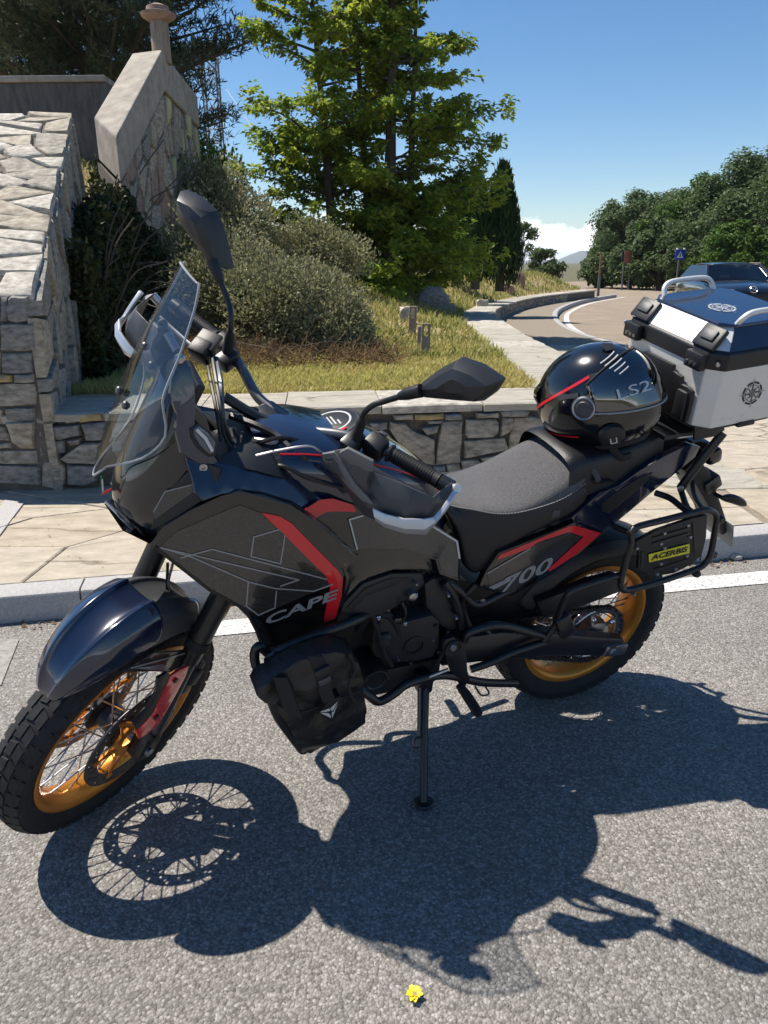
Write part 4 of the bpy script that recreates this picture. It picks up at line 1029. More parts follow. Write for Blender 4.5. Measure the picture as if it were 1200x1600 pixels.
bike = Thing('motorcycle', 'black adventure motorcycle with red stripes and gold spoked wheels leaning on its stand', 'motorcycle', M=BM)
# ================================================================== WHEELS
def build_wheel(name, c, R, tw, rr, rw, nsp, steer, pitch, hub_r, blk, blk_h=.0055):
    c = V(c); ax = V((0, 1, 0))
    root = bike.part(name, MB().lathe(c, ax, [(.001, -.05), (hub_r*.8, -.05), (hub_r*.8, -.042), (hub_r*1.12, -.04), (hub_r*1.12, -.03), (hub_r*.7, -.02), (hub_r*.7, .02), (hub_r*1.12, .03), (hub_r*1.12, .04), (hub_r*.8, .042), (hub_r*.8, .05), (.001, .05)], 32), 'metal_black', steer=steer)
    k = tw
    prof = [(rr-.002, -rw), (rr+.012, -rw-.004), (rr+.03, -k*.97), (rr+.052, -k), (R-.026, -k*.96), (R-.013, -k*.80), (R-.007, -k*.4), (R-.006, 0), (R-.007, k*.4), (R-.013, k*.80), (R-.026, k*.96), (rr+.052, k), (rr+.03, k*.97), (rr+.012, rw+.004), (rr-.002, rw)]
    tyre = bike.part('tyre', MB().lathe(c, ax, prof, 72), 'rubber', root, steer=steer, smooth=50)
    tread = MB()
    def surf(h):           # radius and slope of the crown at offset h
        t = abs(h)/k
        return R-.006-.007*(t/.8)**2 if t < .8 else R-.013-.013*((t-.8)/.16)
    rows = blk
    for i in range(pitch):
        for (h0, h1, ph, ln, sk) in rows:
            a0 = 2*math.pi*(i+ph)/pitch; a1 = a0+2*math.pi*ln/pitch; vs = []
            for lift_, ins in ((-.004, 0), (blk_h, .09)):
                for (a, h) in ((a0+sk*h0, h0), (a1+sk*h0, h0), (a1+sk*h1, h1), (a0+sk*h1, h1)):
                    am = (a0+a1)/2+sk*(h0+h1)/2; hm = (h0+h1)/2; a_2 = a+(am-a)*ins; h_2 = h+(hm-h)*ins; r = surf(h_2)+lift_
                    hh = h_2 + (lift_*.9 if h_2 > k*.75 else (-lift_*.9 if h_2 < -k*.75 else 0))
                    vs.append(c+V((math.cos(a_2)*r, hh, math.sin(a_2)*r)))
            tread.add(vs, [(4, 5, 6, 7), (0, 1, 5, 4), (1, 2, 6, 5), (2, 3, 7, 6), (3, 0, 4, 7)])
    t_ = bike.part('tread_blocks', tread, 'rubber', tyre, steer=steer, smooth=20, kind='stuff')
    rim = [(rr+.008, rw), (rr+.009, rw+.005), (rr-.002, rw+.006), (rr-.012, rw-.001), (rr-.018, rw-.014), (rr-.026, .012), (rr-.026, -.012), (rr-.018, -rw+.014), (rr-.012, -rw+.001), (rr-.002, -rw-.006), (rr+.009, -rw-.005), (rr+.008, -rw), (rr-.010, -rw*.6), (rr-.014, 0), (rr-.010, rw*.6)]
    rimo = bike.part('rim', MB().lathe(c, ax, rim, 72, closed=True), 'gold_anodised', root, steer=steer, smooth=45)
    for i in range(nsp):
        sgn = 1 if i % 2 else -1; a = 2*math.pi*i/nsp; tw_ = (.62 if (i//2) % 2 else -.62)
        p0 = c+V((math.cos(a+tw_)*hub_r*1.08, sgn*.035, math.sin(a+tw_)*hub_r*1.08)); p1 = c+V((math.cos(a)*(rr-.024), sgn*.006, math.sin(a)*(rr-.024)))
        m = MB().cyl(p0, p1, .0021, n=5); m.cyl(p1.lerp(p0, .08), p1, .0034, n=5)
        bike.part('spoke', m, 'steel', root, steer=steer)
    return root
FA = V((1.48, 0, .33)); RA = V((0, 0, .318))
k_ = .052
front_wheel = build_wheel('front_wheel', FA, .332, k_, .2505, .034, 36, True, 44, .052,
    [(-k_*.44, -k_*.03, .0, .80, 1.2), (k_*.03, k_*.44, .0, .80, -1.2), (-k_*.97, -k_*.50, .5, .80, .8), (k_*.50, k_*.97, .5, .80, -.8)], .0042)
k_ = .074
rear_wheel = build_wheel('rear_wheel', RA, .321, k_, .226, .054, 36, False, 44, .06,
    [(-k_*.44, -k_*.03, .0, .80, 1.0), (k_*.03, k_*.44, .0, .80, -1.0), (-k_*.95, -k_*.50, .5, .80, .7), (k_*.50, k_*.95, .5, .80, -.7)], .0035)
def disc(c, y, r0, r1, root, steer, gold=True):
    mb = MB(); n = 96; rings = [r0, r0+(r1-r0)*.22, r0+(r1-r0)*.42, r0+(r1-r0)*.62, r0+(r1-r0)*.82, r1]; vs = []; fs = []
    for i in range(n):
        a = 2*math.pi*i/n
        for r in rings: vs.append(c+V((math.cos(a)*r, y, math.sin(a)*r)))
    m = len(rings)
    for i in range(n):
        j = (i+1) % n
        for k in range(m-1):
            if (k == 1 and i % 6 == 0) or (k == 3 and i % 6 == 3) or (k == 2 and i % 12 == 8): continue
            fs.append((i*m+k, j*m+k, j*m+k+1, i*m+k+1))
    mb.add(vs, fs); d = bike.part('brake_disc', mb, 'steel_dark', root, steer=steer, solid=.0045, off=0)
    mc = MB()
    for i in range(6):
        a = 2*math.pi*i/6+.2
        for s_ in (-.22, .22):
            p0 = c+V((math.cos(a+s_*1.5)*.052, y-.004, math.sin(a+s_*1.5)*.052)); p1 = c+V((math.cos(a)*(r0+.008), y, math.sin(a)*(r0+.008)))
            mc.tube([p0, p1], [.009, .006], 6, flat=.5)
        mc.cyl(c+V((math.cos(a)*(r0+.006), y-.006, math.sin(a)*(r0+.006))), c+V((math.cos(a)*(r0+.006), y+.006, math.sin(a)*(r0+.006))), .009, n=10)
    mc.lathe(c+V((0, y-.004, 0)), (0, 1, 0), [(.034, -.004), (.058, -.004), (.058, .004), (.034, .004)], 32, closed=True)
    bike.part('disc_carrier', mc, 'gold_anodised' if gold else 'metal_black', d, steer=steer)
for y in (.076, -.076): disc(FA, y, .112, .149, front_wheel, True)
disc(RA, -.09, .08, .12, rear_wheel, False, False)
# front axle, fork
def fk(t, y, dx=0): return V((1.452+dx-.4305*t, y, .33+.9026*t))
for s_ in (1, -1):
    y = .108*s_
    leg = bike.part('fork_leg', MB().tube([fk(.26, y), fk(.30, y), fk(.31, y), fk(.82, y)], [.024, .0265, .0285, .0285], 20), 'metal_black', steer=True)
    bike.part('fork_slider', MB().tube([fk(-.04, y), fk(.0, y), fk(.03, y), fk(.30, y)], [.020, .026, .021, .0205], 16), 'steel_dark', leg, steer=True)
    bike.part('axle_clamp', MB().box(FA+V((-.01, y, .0)), (.065, .05, .075), Matrix.Rotation(-RAKE, 3, 'Y'), .012), 'metal_black', leg, steer=True)
    bike.part('dust_seal', MB().tube([fk(.305, y), fk(.33, y)], [.0305, .0305], 18), 'rubber', leg, steer=True)
    # caliper behind the leg
    cal = MB().box(fk(.14, .086*s_, -.075), (.05, .05, .105), Matrix.Rotation(-RAKE-.25, 3, 'Y'), .012); cal.box(fk(.15, .105*s_, -.075), (.036, .03, .05), Matrix.Rotation(-RAKE-.25, 3, 'Y'), .008)
    bike.part('brake_caliper', cal, 'engine_black', steer=True)
    gf = Face(S(266, 1056, .134), S(217, 1154, .134), S(203, 1062, .134), bulge=.004, rad=.15, steer=True)
    red = [(266, 1057), (281, 1047), (295, 1041), (290, 1057), (269, 1096), (246, 1134), (232, 1145), (217, 1155), (213, 1142), (238, 1116), (252, 1088)]
    blk = [(247, 1060), (262, 1051), (267, 1056), (252, 1088), (238, 1116), (213, 1142), (209, 1132), (232, 1106), (243, 1084)]
    if s_ < 0: continue
    m1 = gf.panel(red, .006, bev=.0015); m2 = gf.panel(blk, .008, off=-.001, bev=.0015)
    if s_ < 0: m1, m2 = m1.mirrored(), m2.mirrored()
    g1 = bike.part('fork_guard', m2, 'plastic_black', steer=True)
    bike.part('red_guard', m1, 'decal_red', g1, steer=True)
    bl = MB()
    for q in ((274, 1063), (244, 1120)):
        p = gf.at(*q, .001); p = p if s_ > 0 else V((p.x, -p.y, p.z)); bl.cyl(p, p+V((0, .004*s_, 0)), .007, n=12)
    bike.part('bolt', bl, 'metal_black', g1, steer=True)
bike.part('axle', MB().cyl(FA-V((0, .14, 0)), FA+V((0, .14, 0)), .012, n=16), 'steel', steer=True)
cl = MB()
for (t, w) in ((.60, .05), (.80, .045)):
    p = fk(t, 0); cl.box(p+V((-.02, 0, 0)), (.11, .29, w), Matrix.Rotation(-RAKE, 3, 'Y'), .015)
bike.part('triple_clamp', cl, 'metal_black', steer=True)
# front mudguard
secs = [(1.668, .655, .030, .012, 60), (1.652, .700, .056, .045, 52), (1.612, .745, .072, .070, 42), (1.548, .783, .083, .085, 26), (1.475, .800, .088, .090, 8), (1.405, .790, .088, .085, -12), (1.330, .748, .084, .075, -32), (1.262, .680, .078, .06, -50), (1.215, .600, .07, .045, -66)]
def fender_rows(ss, grow=0.0):
    rows = []
    for (x, z, w, dr, ang) in ss:
        a = math.radians(ang); nrm = V((math.sin(a), 0, math.cos(a))); c = V((x, 0, z)); r = []
        for (fy, fd) in ((-1.06, -1.0), (-1.0, -.5), (-.92, -.22), (-.80, -.12), (-.52, .10), (-.46, .10), (-.38, -.01), (0, -.03), (.38, -.01), (.46, .10), (.52, .10), (.80, -.12), (.92, -.22), (1.0, -.5), (1.06, -1.0)):
            r.append(c + nrm*(dr*fd+grow) + V((0, w*fy, 0)))
        rows.append(r)
    return rows
mud = bike.part('front_mudguard', MB().grid(fender_rows(secs[:6])), 'paint_navy', steer=True, sub=2, solid=.004, smooth=70)
bike.part('mudguard_rear', MB().grid(fender_rows(secs[4:], -.006)), 'plastic_grey', mud, steer=True, sub=2, solid=.004, smooth=70)
mf = Face(S(196, 1046, .09), S(297, 1018, .1), S(241, 1021, .093), bulge=.004, rad=.12, steer=True)
sidepx = [(190, 1050), (241, 1019), (297, 1016), (306, 1026), (268, 1050), (240, 1049)]
for s_ in (1, -1):
    m1 = mf.panel(sidepx, .006, bev=.001); m2 = mf.line([(205, 1044), (297, 1019)], 2.2); m3 = mf.panel([(212, 1044), (255, 1038), (266, 1048), (240, 1047)], .001, off=.001)
    if s_ < 0: m1, m2, m3 = m1.mirrored(), m2.mirrored(), m3.mirrored()
    if s_ > 0:
        q_ = bike.part('mudguard_flank', m1, 'graphic_dark', mud, steer=True); bike.part('pinstripe', m2, 'decal_grey', q_, steer=True); bike.part('flank_decal', m3, 'decal_grey', q_, steer=True)
# amber reflector behind the left leg
bike.part('reflector', MB().box(S(352, 955, .13), (.02, .008, .05), Matrix.Rotation(-RAKE, 3, 'Y'), .003), 'amber', steer=True)
bike.part('brake_hose', MB().tube(smoothpath([S(262, 880, -.02), S(262, 925, 0), S(275, 940, .02), S(300, 950, .06)], 6), .004, 6), 'cable', steer=True)
bike.part('brake_hose', MB().tube(smoothpath([S(270, 880, -.01), S(264, 915, 0), S(285, 935, .03), S(310, 948, .07), fk(.25, .12)], 6), .0035, 6), 'steel', steer=True)
# ================================================================== BODYWORK
# inner structure behind the panels
inn = [B(300, 760, .11), B(410, 770, .12), B(540, 860, .12), B(520, 960, .12), B(420, 1000, .12), B(330, 910, .1), B(262, 850, .09)]
bike.part('radiator_housing', MB().prism(inn, V((0, -.24, 0)), .01), 'plastic_black')
SH = Face(B(243, 855, .135), B(545, 884, .238), B(415, 1027, .168), bulge=.014, ctr=B(400, 890, .19), rad=.26)
sh_out = [(234, 852), (254, 824), (300, 796), (345, 775), (375, 768), (412, 777), (455, 790), (480, 805), (520, 838), (557, 871), (554, 893), (541, 935), (526, 972), (509, 979), (470, 1001), (417, 1031), (400, 987), (383, 954), (326, 923)]
sh_grf = [(247, 857), (276, 831), (326, 809), (375, 789), (408, 802), (441, 832), (510, 901), (516, 917), (480, 929), (404, 963), (384, 951), (326, 919)]
sh_red = [(408, 801), (438, 807), (456, 818), (528, 891), (536, 904), (534, 930), (524, 967), (507, 972), (506, 967), (516, 918), (510, 901), (441, 832)]
sh_bord = [(234, 852), (254, 824), (300, 796), (345, 775), (375, 768), (412, 777), (455, 790), (480, 805), (520, 838), (557, 871), (554, 893), (541, 935), (536, 928), (540, 905), (536, 893), (500, 845), (460, 810), (440, 801), (410, 795), (376, 783), (326, 802), (274, 826), (245, 852)]
lines = [C6((40, 403), (210, 455), (520, 590), (660, 625), (870, 640), (975, 602)), C6((40, 403), (790, 578), (690, 612)), C6((150, 458), (320, 412), (940, 575)), C6((545, 345), (680, 305)), C6((545, 345), (530, 450), (690, 490), (715, 335)), C6((515, 590), (505, 720), (570, 770), (660, 730), (668, 640))]
for s_ in (1, -1):
    P_ = (lambda m: m) if s_ > 0 else (lambda m: m.mirrored())
    shroud = bike.part('side_fairing', P_(SH.panel(sh_out, .02, bev=.004)), 'paint_black')
    bike.part('graphic_panel', P_(SH.panel(sh_grf, .001, off=.0014)), 'graphic_dark', shroud)
    bike.part('red_stripe', P_(SH.panel(sh_red, .001, off=.0018)), 'decal_red', shroud)
    bike.part('fairing_frame', P_(SH.panel(sh_bord, .012, off=.010, bev=.003)), 'paint_black', shroud)
    for ln in lines: bike.part('pinstripe', P_(SH.line(ln, 2.0, .0028)), 'decal_grey', shroud)
    if s_ > 0:
        bike.part('lettering', SH.text('CAPE', (414, 978), (525, 936), (417, 962), .0035, bold=.03), 'decal_grey', shroud)
    bike.part('fairing_edge', P_(SH.line([(243, 856), (326, 921), (384, 953), (401, 986), (417, 1029)], 5, .002)), 'plastic_black', shroud)
# navy band between cockpit and tank, and the tall cockpit arm
NB = Face(B(300, 700, .142), B(545, 778, .166), B(330, 775, .196), bulge=.01, ctr=B(410, 750, .18), rad=.2)
band_px = [(286, 690), (303, 700), (321, 714), (345, 724), (400, 733), (470, 752), (548, 783), (562, 803), (520, 812), (478, 806), (455, 790), (412, 776), (375, 767), (345, 772), (318, 782), (305, 770), (300, 745), (292, 722)]
NF = Face(B(317, 729, .158), B(245, 815, .132), B(330, 765, .176), bulge=.006, ctr=B(290, 770, .16), rad=.15)
for s_ in (1, -1):
    P_ = (lambda m: m) if s_ > 0 else (lambda m: m.mirrored())
    bnd = bike.part('upper_fairing', P_(NB.panel(band_px, .015, bev=.004)), 'paint_navy')
    fl = bike.part('nose_flank', P_(NF.panel([(236, 828), (241, 806), (262, 768), (290, 740), (318, 722), (345, 733), (340, 752), (318, 780), (300, 792), (262, 816)], .012, off=.002, bev=.002)), 'plastic_black', bnd)
    bike.part('flank_decal', P_(NF.panel([(240, 800), (258, 768), (330, 751), (300, 770), (265, 795), (242, 812)], .001, off=.0036)), 'graphic_dark', fl)
    bike.part('decal_line', P_(NF.line([(240, 800), (258, 768), (310, 755)], 1.6, .005)), 'decal_grey', fl)
    p = NF.at(317, 729, .004); p = p if s_ > 0 else V((p.x, -p.y, p.z))
    bike.part('bolt', MB().lathe(p, (0, s_, 0), [(0, .003), (.003, .003), (.004, .006), (.0085, .006), (.0095, 0)], 16), 'steel', bnd)
CA = Face(B(300, 577, .108), B(283, 690, .162), B(321, 714, .160), bulge=.008, ctr=B(290, 640, .14), rad=.15)
arm_px = C10((448, 850), (480, 842), (530, 895), (550, 1030), (546, 1180), (575, 1260), (645, 1330), (664, 1362), (600, 1380), (480, 1310), (455, 1200), (462, 1120), (428, 1020), (436, 950), (455, 900))
for s_ in (1, -1):
    P_ = (lambda m: m) if s_ > 0 else (lambda m: m.mirrored())
    arm = bike.part('cockpit_arm', P_(CA.panel(arm_px, .012, bev=.003)), 'paint_navy')
    lens = CA.panel(C10((545, 1190), (570, 1180), (610, 1210), (650, 1260), (640, 1310), (620, 1315), (580, 1275), (548, 1225)), .012, off=.010, bev=.004)
    il = bike.part('indicator_lens', P_(lens), 'clear_lens', arm)
    bike.part('indicator_body', P_(CA.panel(C10((525, 1190), (560, 1165), (615, 1200), (662, 1262), (650, 1325), (615, 1330), (560, 1290), (530, 1240)), .02, off=.002, bev=.004)), 'plastic_black', il)
    bike.part('indicator_strip', P_(CA.line(C10((560, 1200), (600, 1240), (632, 1298)), 5, .013)), 'silver_trim', il)
    bike.part('bolt', P_(MB().lathe(CA.at(*C10((472, 848))[0], .0), (0, 1, 0), [(0, .012), (.006, .012), (.011, .006), (.011, 0)], 14)), 'steel', arm)
# nose shell with the headlamp
nose = [[(1.285, 0, 1.255), (1.345, 0, 1.15), (1.405, 0, 1.035), (1.418, 0, .975), (1.405, 0, .93), (1.378, 0, .892)],
        [(1.275, .06, 1.255), (1.332, .07, 1.145), (1.390, .07, 1.03), (1.402, .07, .97), (1.388, .065, .928), (1.362, .055, .890)],
        [(1.255, .10, 1.255), (1.300, .115, 1.14), (1.345, .12, 1.03), (1.356, .118, .972), (1.348, .112, .93), (1.330, .10, .893)],
        [(1.235, .12, 1.24), (1.255, .142, 1.13), (1.285, .15, 1.03), (1.295, .15, .975), (1.285, .142, .935), (1.27, .125, .90)],
        [(1.20, .12, 1.18), (1.205, .142, 1.10), (1.21, .15, 1.03), (1.22, .15, .98), (1.22, .145, .945), (1.21, .125, .91)]]
rows = [[V((x, -y, z)) for x, y, z in r] for r in reversed(nose[1:])] + [[V(q) for q in r] for r in nose]
nb_ = bike.part('nose_fairing', MB().grid(rows), 'paint_black', sub=2, solid=.006, smooth=70)
hl = bike.part('headlamp', MB().grid([[V((1.408, y, .985-.25*abs(y))), V((1.412-abs(y)*.4, y, .962-.2*abs(y))), V((1.400-abs(y)*.4, y, .925)), V((1.382-abs(y)*.35, y, .900))] for y in (-.09, -.06, -.03, 0, .03, .06, .09)]), 'clear_lens', nb_, sub=2, solid=.004, smooth=70)
bike.part('headlamp_edge', MB().tube(smoothpath([B(165, 783, .03), B(182, 801, .045), B(207, 828, .06)], 5), .004, 6), 'silver_trim', nb_)
bike.part('beak', MB().prism([V((1.428, 0, .955)), V((1.40, .085, .93)), V((1.34, .125, .905)), V((1.30, .11, .885)), V((1.36, 0, .872)), V((1.30, -.11, .885)), V((1.34, -.125, .905)), V((1.40, -.085, .93))], V((-.02, 0, -.014)), .004), 'paint_black', nb_)
t0 = Bx(161, 758, 1.415)
for k, m_ in enumerate(('decal_green', 'decal_white', 'decal_red')):
    pts = [(158+k*2.2, 752+k*3), (160+k*2.2, 772), (162+k*4, 772-k), (176, 762+k*2)] if k == 2 else [(157+k*1.5, 745+k*4), (158.3+k*1.5, 745+k*4), (160+k*1.5, 771), (158.5+k*1.5, 771)]
    if k == 2: pts = [(158, 775), (160, 769), (174, 763), (172, 768)]
    bike.part('nose_badge', MB().prism([B(x, y, .035) for x, y in pts], V((-.002, -.003, 0))), m_, nb_)
# cockpit: dash tray, instrument, screen bracket
bike.part('dash_tray', MB().prism([B(262, 640, .10), B(290, 600, .09), B(302, 650, .10), B(320, 715, .12), B(300, 735, .12), B(255, 720, .12)], V((0, -.22, 0)), .008), 'plastic_black')
bike.part('instrument', MB().box((1.235, 0, 1.205), (.02, .16, .10), Matrix.Rotation(-.5, 3, 'Y'), .006), 'plastic_black')
bike.part('screen_bracket', MB().tube([B(262, 522, .02), B(277, 549, .05)], .009, 12), 'steel')
if 0: bike.part('screen_bracket', MB().tube(smoothpath([B(232, 560, .03), B(246, 525, .04), B(268, 522, .05), B(272, 540, .05)], 4), .004, 8), 'steel')
# windscreen
SR = [((311, 446), .090, (284, 414)), ((305, 480), .112, (268, 447)), ((296, 510), .128, (249, 484)), ((280, 558), .150, (222, 535)), ((262, 600), .160, (198, 590)), ((254, 630), .165, (181, 633)), ((258, 682), .165, (163, 680)), ((222, 716), .105, (152, 712)), ((168, 729), .035, (146, 742))]
rows = []
for (e, w, c) in SR:
    E_ = B(*e, w); Cc = B(*c, 0)
    half = []
    for t in (0, .18, .38, .58, .78, .92, 1.0):
        bl_ = math.sin(t*math.pi/2); q = V((Cc.x+(E_.x-Cc.x)*(1-math.cos(t*math.pi/2)*1.0) if False else Cc.x+(E_.x-Cc.x)*t**2.0, w*bl_ if False else w*t, Cc.z+(E_.z-Cc.z)*t**1.6)); half.append(q)
    rows.append([V((q.x, -q.y, q.z)) for q in reversed(half[1:])]+half)
ws = bike.part('windscreen', MB().grid(rows), 'screen_tint', sub=2, smooth=80)
edge = [r[-1] for r in rows]+[r[0] for r in reversed(rows)]
edge = [r[-1] for r in rows] + [rows[-1][k] for k in range(len(rows[-1])-2, 0, -1)] + [r[0] for r in reversed(rows)] + [rows[0][k] for k in range(1, len(rows[0])-1)]
bike.part('screen_edge_glint', MB().tube(smoothpath(edge, 3, True), .0024, 6, closed=True), 'screen_edge', ws)  # pale tube paints the highlight along the edge of the sheet
for q, y in (((226, 541), .02), ((236, 571), .05), ((186, 610), .02), ((196, 633), .06)):
    p = B(*q, y); bike.part('screen_bolt', MB().lathe(p, (1, .25, .35), [(0, .006), (.006, .006), (.009, .003), (.009, -.004), (.005, -.008), (0, -.008)], 12), 'steel_dark', ws)
bike.part('screen_sticker', MB().prism([B(174, 692, .04), B(188, 690, .045), B(190, 702, .045), B(176, 706, .04)], V((-.002, -.001, 0))), 'decal_light', ws)
# ---------------- tank
def tank_sec(x, zt, w, zs, zb, wb): return [V((x, 0, zt)), V((x, w*.45, zt-.004)), V((x, w*.82, zt-.022)), V((x, w, zs)), V((x, w*1.02, (zs+zb)/2)), V((x, wb, zb))]
ts = [tank_sec(1.10, 1.120, .13, 1.05, .95, .16), tank_sec(1.06, 1.132, .16, 1.06, .93, .185), tank_sec(.98, 1.128, .178, 1.06, .90, .20), tank_sec(.90, 1.105, .180, 1.04, .88, .195), tank_sec(.82, 1.078, .170, 1.01, .86, .18), tank_sec(.74, 1.040, .150, .98, .85, .155), tank_sec(.67, .995, .120, .94, .84, .13), tank_sec(.62, .945, .085, .905, .82, .11), tank_sec(.60, .905, .06, .88, .80, .095)]
rows = [[V((q.x, -q.y, q.z)) for q in reversed(r[1:])]+r for r in ts]
tank = bike.part('fuel_tank', MB().grid(rows), 'paint_navy', sub=2, smooth=80)
cp_ = B(518, 662, 0); tn = V((.28, 0, .96)).normalized()
cp_ = cp_ - tn*.006
cap = bike.part('fuel_cap', MB().lathe(cp_, tn, [(0, .012), (.056, .012), (.060, .010), (.068, .010), (.073, .006), (.075, -.012)], 40), 'plastic_black', tank)
bike.part('cap_ring', MB().lathe(cp_+tn*.0125, tn, [(.045, 0), (.0475, .0006), (.050, 0)], 40), 'decal_light', cap)
u_ = V((0, 1, 0)); w_ = tn.cross(u_)
rs = MB(); rg = random.Random(2)
def capp(r, a, o=.0135): return cp_+tn*o+u_*(r*math.sin(a))+w_*(r*math.cos(a))
for k in range(22):
    a0, a1 = 1.2+k*.12, 1.2+(k+1)*.12; rs.add([capp(.053, a0), capp(.053, a1), capp(.060, a1), capp(.060, a0)], [(0, 1, 2, 3)])
bike.part('cap_red_arc', rs, 'decal_red', cap)
rs = MB()
for (x0, x1, y0, y1) in ((-.022, .022, .004, .008), (-.026, .018, -.004, -.001), (-.03, -.012, -.018, -.012), (.004, .028, .014, .018)):
    rs.add([cp_+tn*.0135+u_*x+w_*y for x, y in ((x0, y0), (x1, y0), (x1, y1), (x0, y1))], [(0, 1, 2, 3)])
bike.part('cap_print', rs, 'decal_light', cap)
rl = [V((r[3].x, 0, 0))+V((0, r[2].y*-1, r[2].z-.010)) for r in ts[1:8]]
bike.part('tank_pinstripe', MB().tube(smoothpath([V((q.x, q.y, q.z)) for q in rl], 4), .0025, 5), 'decal_red', tank)
bike.part('tank_pinstripe', MB().tube(smoothpath([V((q.x, -q.y, q.z)) for q in rl], 4), .0025, 5), 'decal_red', tank)
TK = Face(B(480, 797, .212), B(716, 848, .142), B(560, 866, .205), bulge=.008, ctr=B(620, 840, .18), rad=.18)
tk_out = [(470, 800), (500, 782), (553, 788), (600, 800), (680, 820), (716, 845), (720, 872), (719, 908), (687, 897), (681, 875), (629, 861), (574, 861), (560, 868), (540, 850), (500, 815)]
tk_grf = [(546, 812), (558, 804), (600, 806), (680, 823), (713, 847), (716, 872), (715, 903), (690, 893), (684, 872), (631, 857), (574, 857), (556, 858)]
tk_red = [(476, 796), (500, 781), (520, 779), (552, 789), (557, 800), (527, 799), (510, 800), (493, 809)]
for s_ in (1, -1):
    P_ = (lambda m: m) if s_ > 0 else (lambda m: m.mirrored())
    tp = bike.part('tank_side_panel', P_(TK.panel(tk_out, .012, bev=.003)), 'paint_black')
    bike.part('graphic_panel', P_(TK.panel(tk_grf, .001, off=.0014)), 'graphic_dark', tp)
    bike.part('red_stripe', P_(TK.panel(tk_red, .001, off=.0018)), 'decal_red', tp)
    bike.part('pinstripe', P_(TK.line([(672, 820), (714, 846), (718, 872)], 3, .003)), 'decal_light', tp)
    bike.part('pinstripe', P_(TK.line([(567, 806), (546, 812), (558, 858)], 2.4, .003)), 'decal_light', tp)
# ---------------- seat
seam = [(702, 772, .062), (718, 785, .082), (740, 797, .102), (768, 803, .117), (802, 803, .131), (844, 793, .140), (881, 779, .142), (915, 756, .135)]
sm = [B(*q) for q in seam]
ztab = [(B(x, y, Y).x, B(x, y, Y).z) for x, y, Y in ((717, 755, -.03), (745, 750, -.05), (773, 733.5, -.06), (802, 708, -.07), (836, 687, -.07), (850, 680, -.07))]
def zlook(x):
    t = sorted(ztab)
    if x <= t[0][0]: return t[0][1]
    for a, b in zip(t, t[1:]):
        if a[0] <= x <= b[0]: return a[1]+(b[1]-a[1])*(x-a[0])/(b[0]-a[0])
    return t[-1][1]
rows = []
for q in sm:
    zt = zlook(q.x)+.004; w = q.y; zs = min(q.z, zt-.012)
    h = [V((q.x, 0, zt)), V((q.x, w*.4, zt-.001)), V((q.x, w*.75, zs+(zt-zs)*.80)), V((q.x, w*.95, zs+(zt-zs)*.38)), V((q.x, w, zs))]
    rows.append([V((a.x, -a.y, a.z)) for a in reversed(h[1:])]+h)
seat = bike.part('seat', MB().grid(rows), 'seat_vinyl', sub=2, smooth=80)
low = [(690, 790, .075), (716, 835, .105), (721, 880, .128), (746, 914, .140), (779, 866, .146), (830, 837, .149), (892, 809, .149), (913, 787, .142)]
lo = [B(*q) for q in low]
for s_ in (1, -1):
    P_ = (lambda m: m) if s_ > 0 else (lambda m: m.mirrored())
    rows = []
    for a, b in zip(sm, lo):
        a2 = V((a.x, a.y+.001, min(a.z, zlook(a.x)-.008))); rows.append([a2, a2.lerp(b, .3)+V((0, .007, 0)), a2.lerp(b, .65)+V((0, .006, 0)), b, b-V((0, .03, 0))])
    bike.part('seat_skirt', P_(MB().grid(rows)), 'seat_side', seat, sub=2, smooth=80)
    st = MB()
    sp_ = smoothpath([V((a.x, a.y+.0015, min(a.z, zlook(a.x)-.008)+.003)) for a in sm], 8)
    for i in range(0, len(sp_)-1): st.tube([sp_[i].lerp(sp_[i+1], .1), sp_[i].lerp(sp_[i+1], .75)], .0012, 4)
    bike.part('stitching', P_(st), 'stitch', seat, kind='stuff')
bike.part('seat_tag', MB().box(B(868, 803, .150), (.026, .006, .026), None, .003), 'plastic_grey', seat)
# pillion seat and the strap across it
ps = []
for (x, zt, w, zs, zb, wb) in ((.262, .985, .128, .955, .86, .14), (.235, 1.0, .130, .965, .875, .138), (.15, 1.0, .125, .965, .885, .132), (.06, 1.012, .118, .98, .90, .125), (-.03, 1.03, .105, 1.0, .925, .115), (-.075, 1.03, .09, 1.0, .94, .10)):
    h = [V((x, 0, zt)), V((x, w*.6, zt-.003)), V((x, w*.93, zt-.016)), V((x, w, zs-.02)), V((x, wb, zb))]; ps.append([V((a.x, -a.y, a.z)) for a in reversed(h[1:])]+h)
pil = bike.part('pillion_seat', MB().grid(ps), 'seat_side', sub=2, smooth=80)
bike.part('seat_strap', MB().tube(smoothpath([B(843, 684, -.05), B(862, 693, -.01), B(884, 714, .05), B(908, 738, .10), B(930, 752, .13), B(955, 752, .135)], 6), .012, 8, flat=.5), 'seat_side', pil)
bike.part('seat_strap', MB().tube(smoothpath([B(906, 726, .09), B(925, 735, .115), B(934, 752, .135)], 6), .016, 8, flat=.6), 'seat_vinyl', pil)
